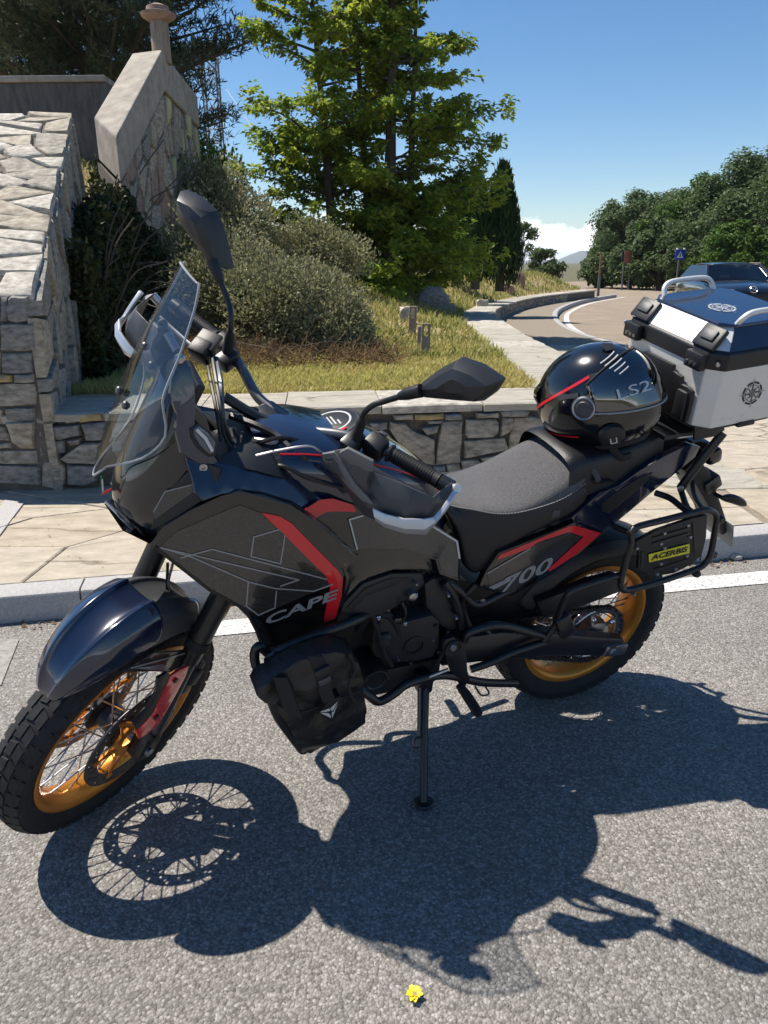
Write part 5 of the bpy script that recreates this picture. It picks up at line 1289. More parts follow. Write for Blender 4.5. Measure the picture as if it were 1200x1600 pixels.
# ---------------- side panel with the numerals, tail
SP = Face(B(748, 917, .150), B(940, 834, .152), B(895, 821, .156), bulge=.004, ctr=B(840, 880, .155), rad=.2)
sp_out = [(748, 918), (797, 932), (866, 895), (944, 833), (897, 817), (841, 840), (779, 864), (759, 893)]
sp_red = [(777, 875), (781, 867), (841, 842.5), (887, 823), (897, 821), (940, 833), (901, 866), (859, 893), (856, 890), (912, 839), (889, 831), (841, 847), (829, 856)]
sp_grf = [(762, 897), (829, 857), (841, 849), (889, 833), (908, 839), (855, 889), (797, 926), (765, 917)]
for s_ in (1, -1):
    P_ = (lambda m: m) if s_ > 0 else (lambda m: m.mirrored())
    sp_o = bike.part('side_panel', P_(SP.panel(sp_out, .02, bev=.003)), 'paint_black')
    bike.part('graphic_panel', P_(SP.panel(sp_grf, .001, off=.0014)), 'graphic_dark', sp_o)
    bike.part('red_stripe', P_(SP.panel(sp_red, .001, off=.0018)), 'decal_red', sp_o)
    bike.part('pinstripe', P_(SP.line([(762, 896), (829, 857)], 1.5, .003)), 'decal_grey', sp_o)
    bike.part('pinstripe', P_(SP.panel([(764, 918), (800, 901), (797, 908), (772, 921)], .001, off=.0025)), 'decal_grey', sp_o)
    if s_ > 0: bike.part('numerals', SP.text('700', (781, 928), (858, 892), (790, 903), .0035, bold=.02), 'decal_grey', sp_o)
TL = Face(B(937, 800, .142), B(1086, 706, .112), B(958, 819, .138), bulge=.006, ctr=B(1000, 770, .13), rad=.2)
for s_ in (1, -1):
    P_ = (lambda m: m) if s_ > 0 else (lambda m: m.mirrored())
    tl = bike.part('tail_panel', P_(TL.panel([(893, 809), (915, 790), (937, 770), (965, 760), (1000, 735), (1040, 712), (1078, 694), (1094, 698), (1086, 714), (1021, 767), (958, 820), (941, 834), (899, 818)], .02, bev=.004)), 'paint_navy')
    bike.part('tail_inset', P_(TL.panel([(941, 786), (965, 768), (1000, 747), (1020, 738), (1012, 752), (985, 775), (952, 802), (941, 800)], .002, off=.002, bev=.0008)), 'plastic_black', tl)
tb_ = [(x, .10-.03*abs(x)) for x in ()]
bike.part('tail_core', MB().prism([B(880, 800, .09), B(1000, 730, .09), B(1085, 690, .08), B(1088, 715, .08), B(1020, 768, .09), B(950, 815, .09)], V((0, -.18, 0)), .006), 'plastic_black')
# ================================================================== FRAME, ENGINE
core_px = [(540, 940), (600, 862), (690, 890), (735, 985), (712, 1030), (650, 1040), (610, 1045), (575, 1080), (500, 1110), (445, 1050), (430, 1010)]
bike.part('engine_core', MB().prism([B(x, y, .10) for x, y in core_px], V((0, -.22, 0)), .01), 'engine_black')
bike.part('frame_core', MB().prism([B(x, y, .07) for x, y in ((690, 895), (720, 905), (797, 930), (866, 893), (895, 890), (850, 950), (800, 985), (735, 1000))], V((0, -.14, 0)), .008), 'plastic_black')
FRM = Face(B(560, 870, .20), B(690, 893, .15), B(600, 910, .19))
bike.part('frame_spar', FRM.panel([(540, 880), (560, 866), (590, 853), (640, 851), (672, 862), (688, 882), (694, 900), (660, 892), (614, 892), (575, 905), (545, 935), (533, 950), (545, 905)], .03, bev=.006), 'paint_black')
e1 = Face(B(585, 965, .185), B(687, 1008, .185), B(640, 1035, .182))
hp = bike.part('heat_panel', FRM.panel(C7((30, 690), (130, 585), (255, 542), (385, 540), (398, 585), (340, 640), (262, 692), (125, 752), (85, 745)), .015, off=.006, bev=.004), 'engine_black')
bike.part('panel_rib', FRM.panel(C7((60, 690), (140, 605), (250, 562), (330, 560), (250, 600), (140, 640), (85, 700)), .003, off=.009, bev=.001), 'plastic_black', hp)
ec = bike.part('stator_cover', e1.panel(C7((178, 735), (215, 718), (268, 722), (275, 762), (430, 722), (462, 750), (462, 850), (432, 905), (330, 928), (182, 905), (170, 870)), .09, bev=.010), 'engine_black')
p = e1.at(647, 1008, .0); nn_ = e1.n
bike.part('cover_recess', MB().lathe(p-nn_*.002, nn_, [(.032, 0), (.030, .006), (.025, .007), (.023, .001), (0, .001)], 28), 'plastic_black', ec)
for q in ((590, 972), (680, 975), (683, 1015), (600, 1024), (640, 1032)):
    bike.part('cover_bolt', MB().lathe(e1.at(*q, -.004), nn_, [(0, .012), (.0055, .012), (.0055, 0)], 8), 'engine_black', ec)
sprc = bike.part('sprocket_cover', Face(B(665, 910, .165), B(727, 979, .16), B(687, 976, .168)).panel(C7((395, 590), (430, 565), (482, 558), (528, 615), (560, 700), (574, 775), (505, 792), (462, 765), (432, 720), (405, 690)), .08, bev=.012), 'engine_black')
bike.part('cover_arch', MB().tube(smoothpath([B(*C7((478, 575))[0], .172), B(*C7((520, 640))[0], .172), B(*C7((545, 720))[0], .17), B(*C7((552, 775))[0], .168)], 5), .012, 8), 'metal_black', sprc)
for (x, y, r) in ((345, 640, .012), (195, 730, .007), (280, 735, .006), (310, 755, .006), (355, 632, .006)):
    q = C7((x, y))[0]; bike.part('bolt', MB().lathe(B(*q, .198), (0, 1, 0), [(0, .006), (r*.5, .007), (r, .004), (r, -.02)], 14), 'steel')
rc = B(587, 1062, .20)
cap_ = bike.part('oil_filter', MB().lathe(rc, (0, 1, 0), [(0, .0), (.026, .002), (.030, .006), (.036, .006), (.038, 0), (.038, -.12)], 32), 'metal_black')
rs = MB()
for k in range(24):
    a0, a1 = -1.3+k*.125, -1.3+(k+1)*.125
    rs.add([rc+V((-math.sin(a)*r, .0072, math.cos(a)*r)) for r, a in ((.0305, a0), (.0365, a0), (.0365, a1), (.0305, a1))], [(0, 1, 2, 3)])
bike.part('filter_ring', rs, 'steel_dark', cap_)
# cylinder block behind (vertical twin) with cooling hose
bike.part('cylinder', MB().prism([B(x, y, .13) for x, y in ((600, 880), (680, 880), (700, 960), (620, 980))], V((0, -.26, 0)), .012), 'engine_black')
bike.part('coolant_hose', MB().tube(smoothpath([B(560, 985, .15), B(580, 960, .17), B(612, 965, .18), B(625, 1000, .17)], 5), .012, 10), 'rubber')
bike.part('sump', MB().box((.74, 0, .33), (.36, .24, .10), None, .02), 'engine_black')
for i in range(7):
    a = B(606+i*9, 876, .128); b_ = B(622+i*9, 948, .128); bike.part('cooling_fin', MB().box((a+b_)/2, (.004, .02, (a-b_).length), Matrix.Rotation(.12, 3, 'Y'), .001), 'metal_black')
for q, r in (((556, 962), .005), ((606, 952), .0045), ((650, 912), .0045), ((556, 930), .004), ((700, 930), .005), ((712, 965), .005), ((676, 1000), .004), ((596, 1000), .004), ((622, 1030), .004)):
    bike.part('bolt', MB().lathe(B(*q, .192), (0, 1, 0), [(0, .006), (r*.6, .006), (r, .003), (r, -.03)], 8), 'steel')
tube_h = [[(575, 948, .20), (590, 985, .205), (600, 1020, .20), (612, 1040, .18)], [(628, 940, .20), (634, 958, .205), (626, 975, .2)], [(700, 985, .18), (690, 1025, .19), (672, 1045, .17)]]
for k, t_h in enumerate(tube_h): bike.part('engine_hose', MB().tube(smoothpath([B(*q) for q in t_h], 5), (.006, .004, .005)[k], 8), 'rubber' if k != 1 else 'cable')
bike.part('engine_clip', MB().box(B(621, 968, .2), (.02, .012, .014), None, .003), 'steel_dark')
bike.part('water_pump', MB().lathe(B(600, 1000, .188), (0, 1, 0), [(0, .012), (.014, .012), (.02, .006), (.024, 0), (.024, -.03)], 20), 'engine_black')
# swing arm, sprockets, chain
for s_ in (1, -1):
    y = .155*s_
    sw = MB(); prof = [(.60, .455, .045, .03), (.42, .435, .05, .03), (.25, .395, .044, .026), (.08, .345, .036, .022), (-.06, .305, .033, .02)]
    rows = []
    for (x, z, hz, hy) in prof: rows.append([V((x, y+s*hy, z+t*hz)) for s, t in ((-1, -.8), (-.8, -1), (.8, -1), (1, -.8), (1, .8), (.8, 1), (-.8, 1), (-1, .8), (-1, -.8))])
    sw.grid(rows); k_ = 9; sw.f += [tuple(range(8)), tuple(range(4*9+7, 4*9-1, -1))]
    so = bike.part('swing_arm', sw, 'metal_black')
    ab = bike.part('axle_block', MB().box((-.03, .178*s_, .308), (.085, .014, .04), Matrix.Rotation(-.12, 3, 'Y'), .004), 'steel', so)
    bike.part('axle_nut', MB().lathe(V((-.01, .184*s_, .316)), (0, s_, 0), [(0, .016), (.010, .016), (.012, .010), (.019, .010), (.019, 0)], 6), 'steel', ab)
bike.part('swing_arm_bridge', MB().box((.46, 0, .43), (.12, .30, .08), None, .02), 'metal_black')
n_t = 44; vs = []
sprk = MB(); YS = .100
for i in range(n_t*2):
    a = math.pi*i/n_t; r = .108 if i % 2 else .100; vs.append(V((math.cos(a)*r, YS, math.sin(a)*r))+RA)
inner_ = [V((math.cos(math.pi*i/n_t)*.086, YS, math.sin(math.pi*i/n_t)*.086))+RA for i in range(n_t*2)]
sprk.add(vs+inner_, [(i, (i+1) % (2*n_t), 2*n_t+(i+1) % (2*n_t), 2*n_t+i) for i in range(2*n_t)])
for i in range(5):
    a = 2*math.pi*i/5; sprk.tube([RA+V((math.cos(a)*.05, YS, math.sin(a)*.05)), RA+V((math.cos(a)*.088, YS, math.sin(a)*.088))], [.017, .012], 6, flat=.25)
spo = bike.part('rear_sprocket', sprk, 'steel', rear_wheel, solid=.006, off=0)
for i in range(5):
    a = 2*math.pi*i/5; c_ = RA+V((math.cos(a)*.070, YS, math.sin(a)*.070)); bike.part('sprocket_bolt', MB().lathe(c_, (0, 1, 0), [(0, .014), (.005, .014), (.009, .010), (.009, 0)], 10), 'chrome', spo)
bike.part('sprocket_hub', MB().lathe(RA, (0, 1, 0), [(0, .125), (.02, .125), (.024, .118), (.05, .110), (.056, .085), (.056, .04)], 32), 'steel', rear_wheel)
# chain
FS = V((.60, YS, .445)); rF, rR = .036, .106
def tangent_pts():
    d = FS-RA; D = math.hypot(d.x, d.z); base = math.atan2(d.z, d.x); al = math.acos((rR-rF)/D); out = []
    for sg in (1, -1):
        a = base+sg*al; out.append((RA+V((math.cos(a)*rR, 0, math.sin(a)*rR)), FS+V((math.cos(a)*rF, 0, math.sin(a)*rF)), a))
    return out
(tu, td) = tangent_pts(); pth = []
tu0, tu1, au = tu; td0, td1, ad = td
tu0.y = tu1.y = td0.y = td1.y = YS
for i in range(40): pth.append(tu0.lerp(tu1, i/40))
for i in range(8): a = au+(ad-au)*i/8; pth.append(FS+V((math.cos(a)*rF, 0, math.sin(a)*rF)))
for i in range(40): pth.append(td1.lerp(td0, i/40))
ad2 = ad+2*math.pi if ad < au else ad
for i in range(24): a = ad+(au-2*math.pi-ad)*i/24 if au > ad else ad+(au-ad)*i/24; pth.append(RA+V((math.cos(a)*rR, YS, math.sin(a)*rR)))
cpth = resample(pth+[pth[0]], .0159); ch = MB()
for i in range(len(cpth)-1):
    a, b = cpth[i], cpth[i+1]; d = (b-a).normalized(); m = (a+b)/2; ang = math.atan2(d.z, d.x)
    wy = .0095 if i % 2 else .0065
    for s_ in (-1, 1): ch.box(m+V((0, s_*wy, 0)), (.021, .0022, .011), Matrix.Rotation(-ang, 3, 'Y'))
    ch.cyl(a-V((0, .008, 0)), a+V((0, .008, 0)), .0045, n=6)
bike.part('chain', ch, 'steel_dark', kind='stuff')
# chain guard and hugger
hug = []
for i in range(15):
    a = math.radians(28+i*8.2); r = .352
    hug.append([RA+V((math.cos(a)*(r-.05), -.09, math.sin(a)*(r-.05))), RA+V((math.cos(a)*r, -.08, math.sin(a)*r)), RA+V((math.cos(a)*(r+.004), 0, math.sin(a)*(r+.004))), RA+V((math.cos(a)*r, .085, math.sin(a)*r)), RA+V((math.cos(a)*(r-.055), .10, math.sin(a)*(r-.055)))])
bike.part('rear_hugger', MB().grid(hug), 'plastic_black', solid=.005, sub=1, smooth=70)
cg = [B(*q, .125) for q in C8((170, 690), (280, 650), (400, 600), (520, 570), (560, 585), (550, 640), (420, 690), (300, 730), (200, 760))]
bike.part('chain_guard', MB().prism(cg, V((0, -.03, 0)), .005), 'plastic_black')
# rear sub frame tubes, peg hangers
def tube_px(name, px, r, matname='metal_black', n=10, k=6, both=True, parent=None):
    pts = smoothpath([B(*q) for q in px], k)
    o = bike.part(name, MB().tube(pts, r, n), matname, parent)
    if both: bike.part(name, MB().tube([V((q.x, -q.y, q.z)) for q in pts], r, n), matname, parent)
    return o
tube_px('frame_tube', [(724, 1001, .19), (738, 986, .195), (781, 977, .20), (832, 989, .205), (858, 995, .21)], .0125)
tube_px('frame_tube', [(735, 1046, .19), (770, 1034, .20), (803, 1019, .205), (852, 1003, .21)], .0115)
tube_px('rack_brace', [(850, 1002, .215), (868, 975, .22), (880, 942, .23), (893, 924, .24), (930, 910, .25), (970, 898, .255)], .0095)
tube_px('frame_tube', [(690, 905, .13), (720, 925, .14), (745, 945, .14), (790, 925, .14), (840, 905, .13)], .012)
tube_px('frame_tube', [(744, 912, .15), (722, 942, .14), (735, 985, .14)], .010)
hg = Face(B(707, 1012, .205), B(730, 1060, .21), B(690, 1008, .203))
for s_ in (1, -1):
    P_ = (lambda m: m) if s_ > 0 else (lambda m: m.mirrored())
    hanger = bike.part('peg_hanger', P_(hg.panel([(690, 1012), (696, 1000), (708, 996), (722, 1003), (729, 1015), (731, 1048), (735, 1062), (724, 1078), (706, 1054), (698, 1030)], .022, bev=.005)), 'metal_black')
    bike.part('pivot_cap', P_(MB().lathe(hg.at(708, 1012), (0, 1, 0), [(0, .006), (.010, .006), (.011, .003), (.019, .003), (.021, .006), (.026, .006), (.027, 0)], 28)), 'engine_black', hanger)
    bike.part('pivot_bolt', P_(MB().lathe(hg.at(708, 1012, .005), (0, 1, 0), [(0, .004), (.009, .004), (.011, 0)], 16)), 'steel', hanger)
    bike.part('foot_peg', P_(MB().tube(smoothpath([B(716, 1070, .21), B(726, 1082, .235), B(738, 1100, .27), B(748, 1116, .305)], 3), [.012, .015, .017, .018, .019, .019, .019, .019, .019, .016], 10, flat=.75)), 'rubber_grip', hanger)
    bike.part('passenger_peg', P_(MB().box(B(*C8((290, 790))[0], .225), (.05, .03, .085), Matrix.Rotation(.5, 3, 'Y'), .008)), 'metal_black')
bike.part('gear_lever', MB().tube(smoothpath([B(655, 1064, .2), B(672, 1057, .21), B(700, 1046, .21)], 4), .005, 8), 'steel')
bike.part('gear_lever', MB().tube(smoothpath([B(742, 1072, .2), B(752, 1086, .22), B(764, 1084, .22), B(758, 1072, .2)], 4), .003, 6), 'metal_black')
# side stand
gpt = BI @ Wz(662, 1254, 0.006); top_ = B(663, 1072, .16)
stand = bike.part('side_stand', MB().tube([top_, top_.lerp(gpt, .35), gpt], [.015, .0125, .011], 12), 'metal_black')
gn = (BI.to_3x3() @ V((0, 0, 1))).normalized()
bike.part('stand_foot', MB().lathe(gpt-gn*.004, gn, [(0, 0), (.030, 0), (.032, .004), (.026, .010), (0, .012)], 20), 'metal_black', stand)
bike.part('stand_bracket', MB().box(top_+V((0, -.01, .01)), (.045, .05, .06), None, .008), 'metal_black', stand)
bike.part('stand_spring', MB().tube([top_.lerp(gpt, .02)+V((.022, .01, .02)), top_.lerp(gpt, .42)+V((.016, 0, 0))], .006, 8), 'steel_dark', stand)
bike.part('stand_hook', MB().tube(smoothpath([top_.lerp(gpt, .44)+V((.012, 0, 0)), top_.lerp(gpt, .45)+V((.03, 0, .006)), top_.lerp(gpt, .5)+V((.032, 0, 0)), top_.lerp(gpt, .52)+V((.015, 0, 0))], 4), .004, 6), 'steel_dark', stand)
# crash bars
tube_px('crash_bar', [(563, 1075, .20), (578, 1088, .215), (592, 1096, .22), (614, 1085, .22), (640, 1067, .21), (694, 1055, .20), (752, 1066, .19), (806, 1068, .16)], .0125)
tube_px('crash_bar', [(418, 1026, .255), (450, 1010, .265), (500, 990, .265), (552, 971, .24), (575, 960, .20)], .0125)
tube_px('crash_bar', [(420, 1022, .25), (405, 1010, .25), (398, 1020, .25), (400, 1040, .25), (412, 1055, .25)], .0115)
tube_px('crash_bar', [(412, 1055, .25), (440, 1110, .24), (500, 1130, .225), (563, 1085, .21)], .0125)
bike.part('exhaust_header', MB().tube(smoothpath([V((.98, -.04, .62)), V((1.02, -.06, .48)), V((.95, -.08, .34)), V((.7, -.10, .28)), V((.45, -.14, .34)), V((.25, -.17, .45))], 6), .022, 12), 'steel_dark')
bike.part('muffler', MB().tube([V((.24, -.18, .45)), V((.20, -.185, .47)), V((-.12, -.21, .62)), V((-.16, -.213, .64))], [.03, .052, .055, .04], 20), 'metal_black')
# ================================================================== HANDLEBAR, CONTROLS, MIRRORS, GUARDS
bar = [(1.005, 0, 1.115), (1.004, .05, 1.116), (.998, .09, 1.122), (.975, .16, 1.145), (.955, .22, 1.152), (.945, .27, 1.152), (.935, .40, 1.157), (.935, .435, 1.158)]
bp = smoothpath([V((x, -y, z)) for x, y, z in reversed(bar[1:])]+[V(q) for q in bar], 5)
hb = bike.part('handlebar', MB().tube(bp, .0125, 12), 'bar_grey', steer=True)
bike.part('bar_clamp', MB().box((1.02, 0, 1.10), (.07, .10, .05), None, .01), 'metal_black', hb, steer=True)
for s_ in (1, -1):
    P_ = (lambda m: m) if s_ > 0 else (lambda m: m.mirrored())
    g0, g1_ = V((.944, .272, 1.152)), V((.936, .405, 1.157)); d = (g1_-g0)
    gm = MB().tube([g0, g0+d*.03, g0+d*.06, g0+d*.96, g1_], [.022, .022, .0175, .0175, .019], 16)
    for i in range(16):
        c_ = g0+d*(.12+.78*i/16); gm.tube([c_, c_+d*.022], .0185, 14)
    grip = bike.part('grip', P_(gm), 'rubber_grip', hb, steer=True, smooth=30)
    bike.part('bar_end', P_(MB().tube([g1_, g1_+d.normalized()*.004, g1_+d.normalized()*.032, g1_+d.normalized()*.036], [.014, .0185, .0185, .014], 16)), 'metal_black', hb, steer=True)
    bike.part('switch_housing', P_(MB().box((.952, .238, 1.152), (.046, .052, .052), Matrix.Rotation(.35, 3, 'Y'), .010)), 'plastic_black', hb, steer=True)
    bike.part('switch', P_(MB().box((.935, .238, 1.180), (.012, .020, .010), None, .003)), 'plastic_grey', hb, steer=True)
    bike.part('lever_perch', P_(MB().box((.985, .195, 1.150), (.055, .04, .04), Matrix.Rotation(.3, 3, 'Y'), .008)), 'metal_black', hb, steer=True)
    bike.part('lever', P_(MB().tube(smoothpath([V((1.01, .20, 1.150)), V((1.02, .26, 1.148)), V((1.005, .36, 1.146)), V((.998, .42, 1.15))], 5), .006, 8, flat=1.4)), 'steel_dark', hb, steer=True)
    # mirror: stem, boot and angular shell
    stem = [V((.985, .200, 1.155)), V((.984, .200, 1.19)), V((.982, .201, 1.235)), V((.975, .212, 1.262)), V((.966, .235, 1.285)), V((.962, .285, 1.335))]
    mi = bike.part('mirror', P_(MB().tube(smoothpath(stem, 5), .0068, 10)), 'metal_black', steer=True)
    bike.part('stem_boot', P_(MB().tube([V((.985, .20, 1.155)), V((.984, .20, 1.165)), V((.983, .2005, 1.215)), V((.982, .201, 1.225))], [.016, .0135, .011, .007], 12)), 'rubber', mi, steer=True)
    bike.part('stem_sleeve', P_(MB().tube([V((.964, .262, 1.313)), V((.9625, .275, 1.326)), V((.958, .302, 1.350))], [.009, .013, .015], 12)), 'plastic_black', mi, steer=True)
    X0 = .93
    out = [Sx(650, 605, X0), Sx(684, 579, X0), Sx(716, 562, X0), Sx(750, 574, X0), Sx(783, 596, X0), Sx(771, 616, X0), Sx(757, 626, X0), Sx(715, 623, X0), Sx(662, 618, X0)]
    cen = sum(out, V((0, 0, 0)))/len(out)
    r_back = [q+V((-.022, 0, 0)) for q in out]; r_mid = [cen+(q-cen)*1.0+V((.0, 0, 0)) for q in out]
    r_f1 = [cen+(q-cen)*.80+V((.026, 0, 0)) for q in out]; r_f2 = [cen+(q-cen)*.35+V((.038, 0, .006)) for q in out]
    m1 = MB(); k_ = len(out); m1.add(r_back+r_mid+r_f1+r_f2, [(L*k_+i, L*k_+(i+1) % k_, (L+1)*k_+(i+1) % k_, (L+1)*k_+i) for L in range(3) for i in range(k_)]+[tuple(range(3*k_, 4*k_))])
    bike.part('mirror_shell', P_(m1), 'mirror_plastic', mi, steer=True, smooth=28, bevel=.002)
    bike.part('mirror_glass', P_(MB().add([cen+(q-cen)*.97+V((-.019, 0, 0)) for q in out], [tuple(range(k_))])), 'chrome', mi, steer=True, smooth=0)
    # hand guard: upper deflector, curved shell, silver blade
    G = {}
    top_e = [(502, 708, 1.095), (520, 704, 1.10), (543, 700, 1.09), (566, 712, 1.085), (583, 722, 1.075), (584, 738, 1.06), (620, 752, 1.055), (650, 766, 1.045), (677, 777, 1.015), (692, 764, .985), (707, 753, .955)]
    bot_e = [(510, 727, 1.09), (522, 742, 1.09), (535, 758, 1.088), (546, 776, 1.085), (557, 793, 1.08), (570, 806, 1.075), (588, 814, 1.07), (625, 823, 1.06), (660, 826, 1.03), (674, 818, 1.005), (712, 770, .955)]
    te = [Sx(*q) for q in top_e]; be = [Sx(*q) for q in bot_e]
    rows = [[a, a.lerp(b, .33)+V((.012, .006, 0)), a.lerp(b, .66)+V((.014, .006, 0)), b] for a, b in zip(te, be)]
    if s_ < 0: P_ = lambda m: m.mirrored().xf(Matrix.Translation((.025, -.02, 0)))
    hgd = bike.part('hand_guard', P_(MB().grid(rows)), 'plastic_grey', steer=True, solid=.004, smooth=22, bevel=.0012)
    bl = [(581, 786, 1.082), (600, 795, 1.080), (630, 803, 1.072), (661, 803, 1.045), (676, 800, 1.018), (690, 783, .995), (707, 757, .965)]
    bb = [(586, 806, 1.084), (600, 817, 1.080), (632, 826, 1.066), (664, 828, 1.038), (681, 810, 1.012), (697, 790, .99), (716, 762, .960)]
    rows = [[Sx(*a)+V((.012, .010, .0)), (Sx(*a)+Sx(*b))/2+V((.018, .014, 0)), Sx(*b)+V((.012, .010, 0))] for a, b in zip(bl, bb)]
    bike.part('guard_blade', P_(MB().grid(rows)), 'silver_trim', hgd, steer=True, solid=.007, smooth=30, bevel=.001)
    dfl = [(502, 708, 1.10), (520, 704, 1.105), (543, 700, 1.097), (583, 722, 1.082), (583, 736, 1.072), (556, 737, 1.078), (538, 738, 1.088), (523, 735, 1.095)]
    # guard's top facet and edge strip, the light on them put into the colour
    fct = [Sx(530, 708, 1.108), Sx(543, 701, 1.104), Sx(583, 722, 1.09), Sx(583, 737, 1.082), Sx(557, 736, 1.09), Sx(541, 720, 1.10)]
    bike.part('guard_lit_facet', P_(MB().prism(fct, V((-.008, -.004, 0)), .001)), 'guard_lit', hgd, steer=True)
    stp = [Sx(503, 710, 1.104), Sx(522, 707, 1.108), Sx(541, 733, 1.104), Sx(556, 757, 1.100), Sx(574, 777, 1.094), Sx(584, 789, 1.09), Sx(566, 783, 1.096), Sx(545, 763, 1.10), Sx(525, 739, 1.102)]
    bike.part('guard_lit_strip', P_(MB().prism(stp, V((-.006, -.003, 0)), .0008)), 'guard_lit', hgd, steer=True)
    bike.part('guard_mount', P_(MB().tube([V((.936, .436, 1.158)), V((.945, .455, 1.175))], .011, 10)), 'silver_trim', hgd, steer=True)
# brake fluid reservoir on the right bar
rsv = bike.part('fluid_reservoir', MB().box((1.066, -.205, 1.196), (.042, .046, .048), Matrix.Rotation(.45, 3, 'Y') @ Matrix.Rotation(.2, 3, 'Z'), .006), 'plastic_black', steer=True)
bike.part('reservoir_lid', MB().box((1.051, -.205, 1.219), (.05, .055, .012), Matrix.Rotation(.45, 3, 'Y') @ Matrix.Rotation(.2, 3, 'Z'), .003), 'plastic_black', rsv, steer=True)
# cables
def cab(px, r=.0035, m_='cable', st=False):
    f = S if st else B
    bike.part('cable', MB().tube(smoothpath([f(*q) for q in px], 6), r, 6), m_, steer=st)
cab([(330, 548, -.14), (336, 585, -.04), (345, 640, .06), (350, 680, .08), (372, 715, .1)], .0045)
cab([(322, 556, -.15), (328, 590, -.04), (338, 640, .06), (345, 690, .10)], .004)
cab([(338, 560, -.12), (345, 600, .0), (348, 650, .05), (360, 690, .06)], .006, 'steel_dark')
cab([(400, 712, .16), (440, 703, .17), (483, 697, .18), (500, 706, .18), (520, 716, .17)], .003, 'steel')
cab([(405, 735, .12), (440, 728, .15), (475, 745, .17), (510, 756, .18), (545, 765, .18)], .005)
cab([(380, 700, .06), (410, 690, .10), (440, 684, .10), (470, 690, .10), (480, 700, .10)], .005)
cab([(360, 650, .0), (400, 665, .05), (430, 680, .08), (452, 700, .12)], .009, 'plastic_black')
cab([(350, 620, -.04), (400, 650, -.02), (440, 668, .02)], .012, 'plastic_black')
cab([(365, 670, .03), (380, 720, .10), (400, 745, .14), (420, 752, .15)], .004)
bike.part('tank_front_cover', MB().prism([B(345, 712, .12), B(385, 695, .10), B(440, 690, .10), B(475, 712, .14), B(545, 770, .17), B(470, 760, .17), B(400, 738, .17), B(340, 725, .16)], V((0, -.26, -.02)), .008), 'plastic_black')
# ================================================================== REAR RACKS, LIGHTS, PLATE
rk = [(990, 826), (1040, 812), (1088, 800), (1106, 797), (1119, 806), (1117, 830), (1110, 866), (1100, 882), (1085, 890), (1039, 906), (990, 920), (973, 921), (970, 908), (978, 876), (986, 848)]
PR = Face(B(985, 850, .262), B(1110, 866, .262), B(1039, 906, .262))
for s_ in (1, -1):
    P_ = (lambda m: m) if s_ > 0 else (lambda m: m.mirrored())
    rack = bike.part('pannier_rack', P_(MB().tube(smoothpath([PR.at(*q) for q in rk], 4, True), .0095, 10, closed=True)), 'metal_black')
    pl_ = bike.part('mounting_plate', P_(PR.panel(C8((610, 420), (700, 370), (860, 315), (930, 300), (925, 400), (905, 480), (860, 520), (780, 560), (690, 575), (620, 540), (625, 480)), .012, off=.002, bev=.003)), 'plastic_black', rack)
    for (a, b) in (((690, 405), (850, 360)), ((690, 430), (850, 383)), ((640, 470), (640, 530)), ((870, 340), (880, 480)), ((700, 545), (850, 500))):
        bike.part('plate_rib', P_(PR.line(C8(a, b), 3.4, .006)), 'metal_black', pl_)
    for q in C8((612, 445), (735, 378), (840, 343), (720, 425), (735, 444), (850, 395), (835, 478), (720, 515), (703, 560), (785, 538), (993, 315), (600, 652), (882, 558)):
        bike.part('bolt', P_(MB().lathe(PR.at(*q, .002), (0, 1, 0), [(0, .006), (.0045, .006), (.006, .002), (.006, -.01)], 8)), 'steel', pl_)
    if s_ > 0:
        yp = bike.part('name_plate', PR.panel(C8((668, 476), (850, 428), (850, 470), (670, 511)), .002, off=.007, bev=.0005), 'yellow_plate', pl_)
        bike.part('lettering', PR.text('ACERBIS', C8((678, 503))[0], C8((843, 462))[0], C8((678, 480))[0], .009, bold=.03, shear=.25), 'black_print', yp)
    bike.part('rack_latch', P_(MB().box(B(1113, 868, .25), (.03, .012, .02), None, .003)), 'metal_black', rack)
    bike.part('rack_knob', P_(MB().lathe(B(1088, 896, .262), (0, 1, 0), [(0, .01), (.009, .01), (.012, .004), (.012, -.012), (0, -.012)], 12)), 'metal_black', rack)
    bike.part('rack_knob', P_(MB().lathe(B(1126, 811, .262), (0, 1, 0), [(0, .01), (.009, .01), (.012, .004), (.012, -.012), (0, -.012)], 12)), 'metal_black', rack)
tube_px('rack_brace', [(1024, 770, .13), (1046, 778, .17), (1062, 790, .22), (1075, 800, .258)], .009)
tube_px('rack_brace', [(1063, 763, .12), (1072, 790, .2), (1080, 800, .255)], .009)
tube_px('rack_brace', [(958, 822, .14), (985, 832, .2), (992, 828, .25)], .009)
tube_px('rack_brace', [(1100, 798, .255), (1085, 775, .15), (1080, 745, .0)], .008)
tube_px('rack_strut', [(1130, 676, .155), (1098, 716, .145), (1063, 763, .13)], .013, k=2)
for s_ in (1, -1):
    P_ = (lambda m: m) if s_ > 0 else (lambda m: m.mirrored())
    bike.part('strut_bolt', P_(MB().lathe(B(1063, 763, .145), (0, 1, 0), [(0, .005), (.009, .005), (.011, 0)], 12)), 'steel')
    bike.part('rack_bracket', P_(MB().prism([B(1086, 655, .15), B(1128, 658, .16), B(1133, 672, .16), B(1118, 682, .158), B(1085, 688, .15)], V((0, -.008, 0)), .001)), 'metal_black')
carrier = bike.part('luggage_carrier', MB().box((-.23, 0, 1.035), (.38, .24, .016), Matrix.Rotation(.09, 3, 'Y'), .005), 'metal_black')
bike.part('carrier_lip', MB().prism([B(*q, y) for q, y in zip(C9((618, 745), (640, 735), (700, 760), (838, 822), (770, 830), (700, 830), (640, 800)), (.02, .0, .02, .12, .12, .11, .05))], V((0, 0, -.004))), 'aluminium', carrier)
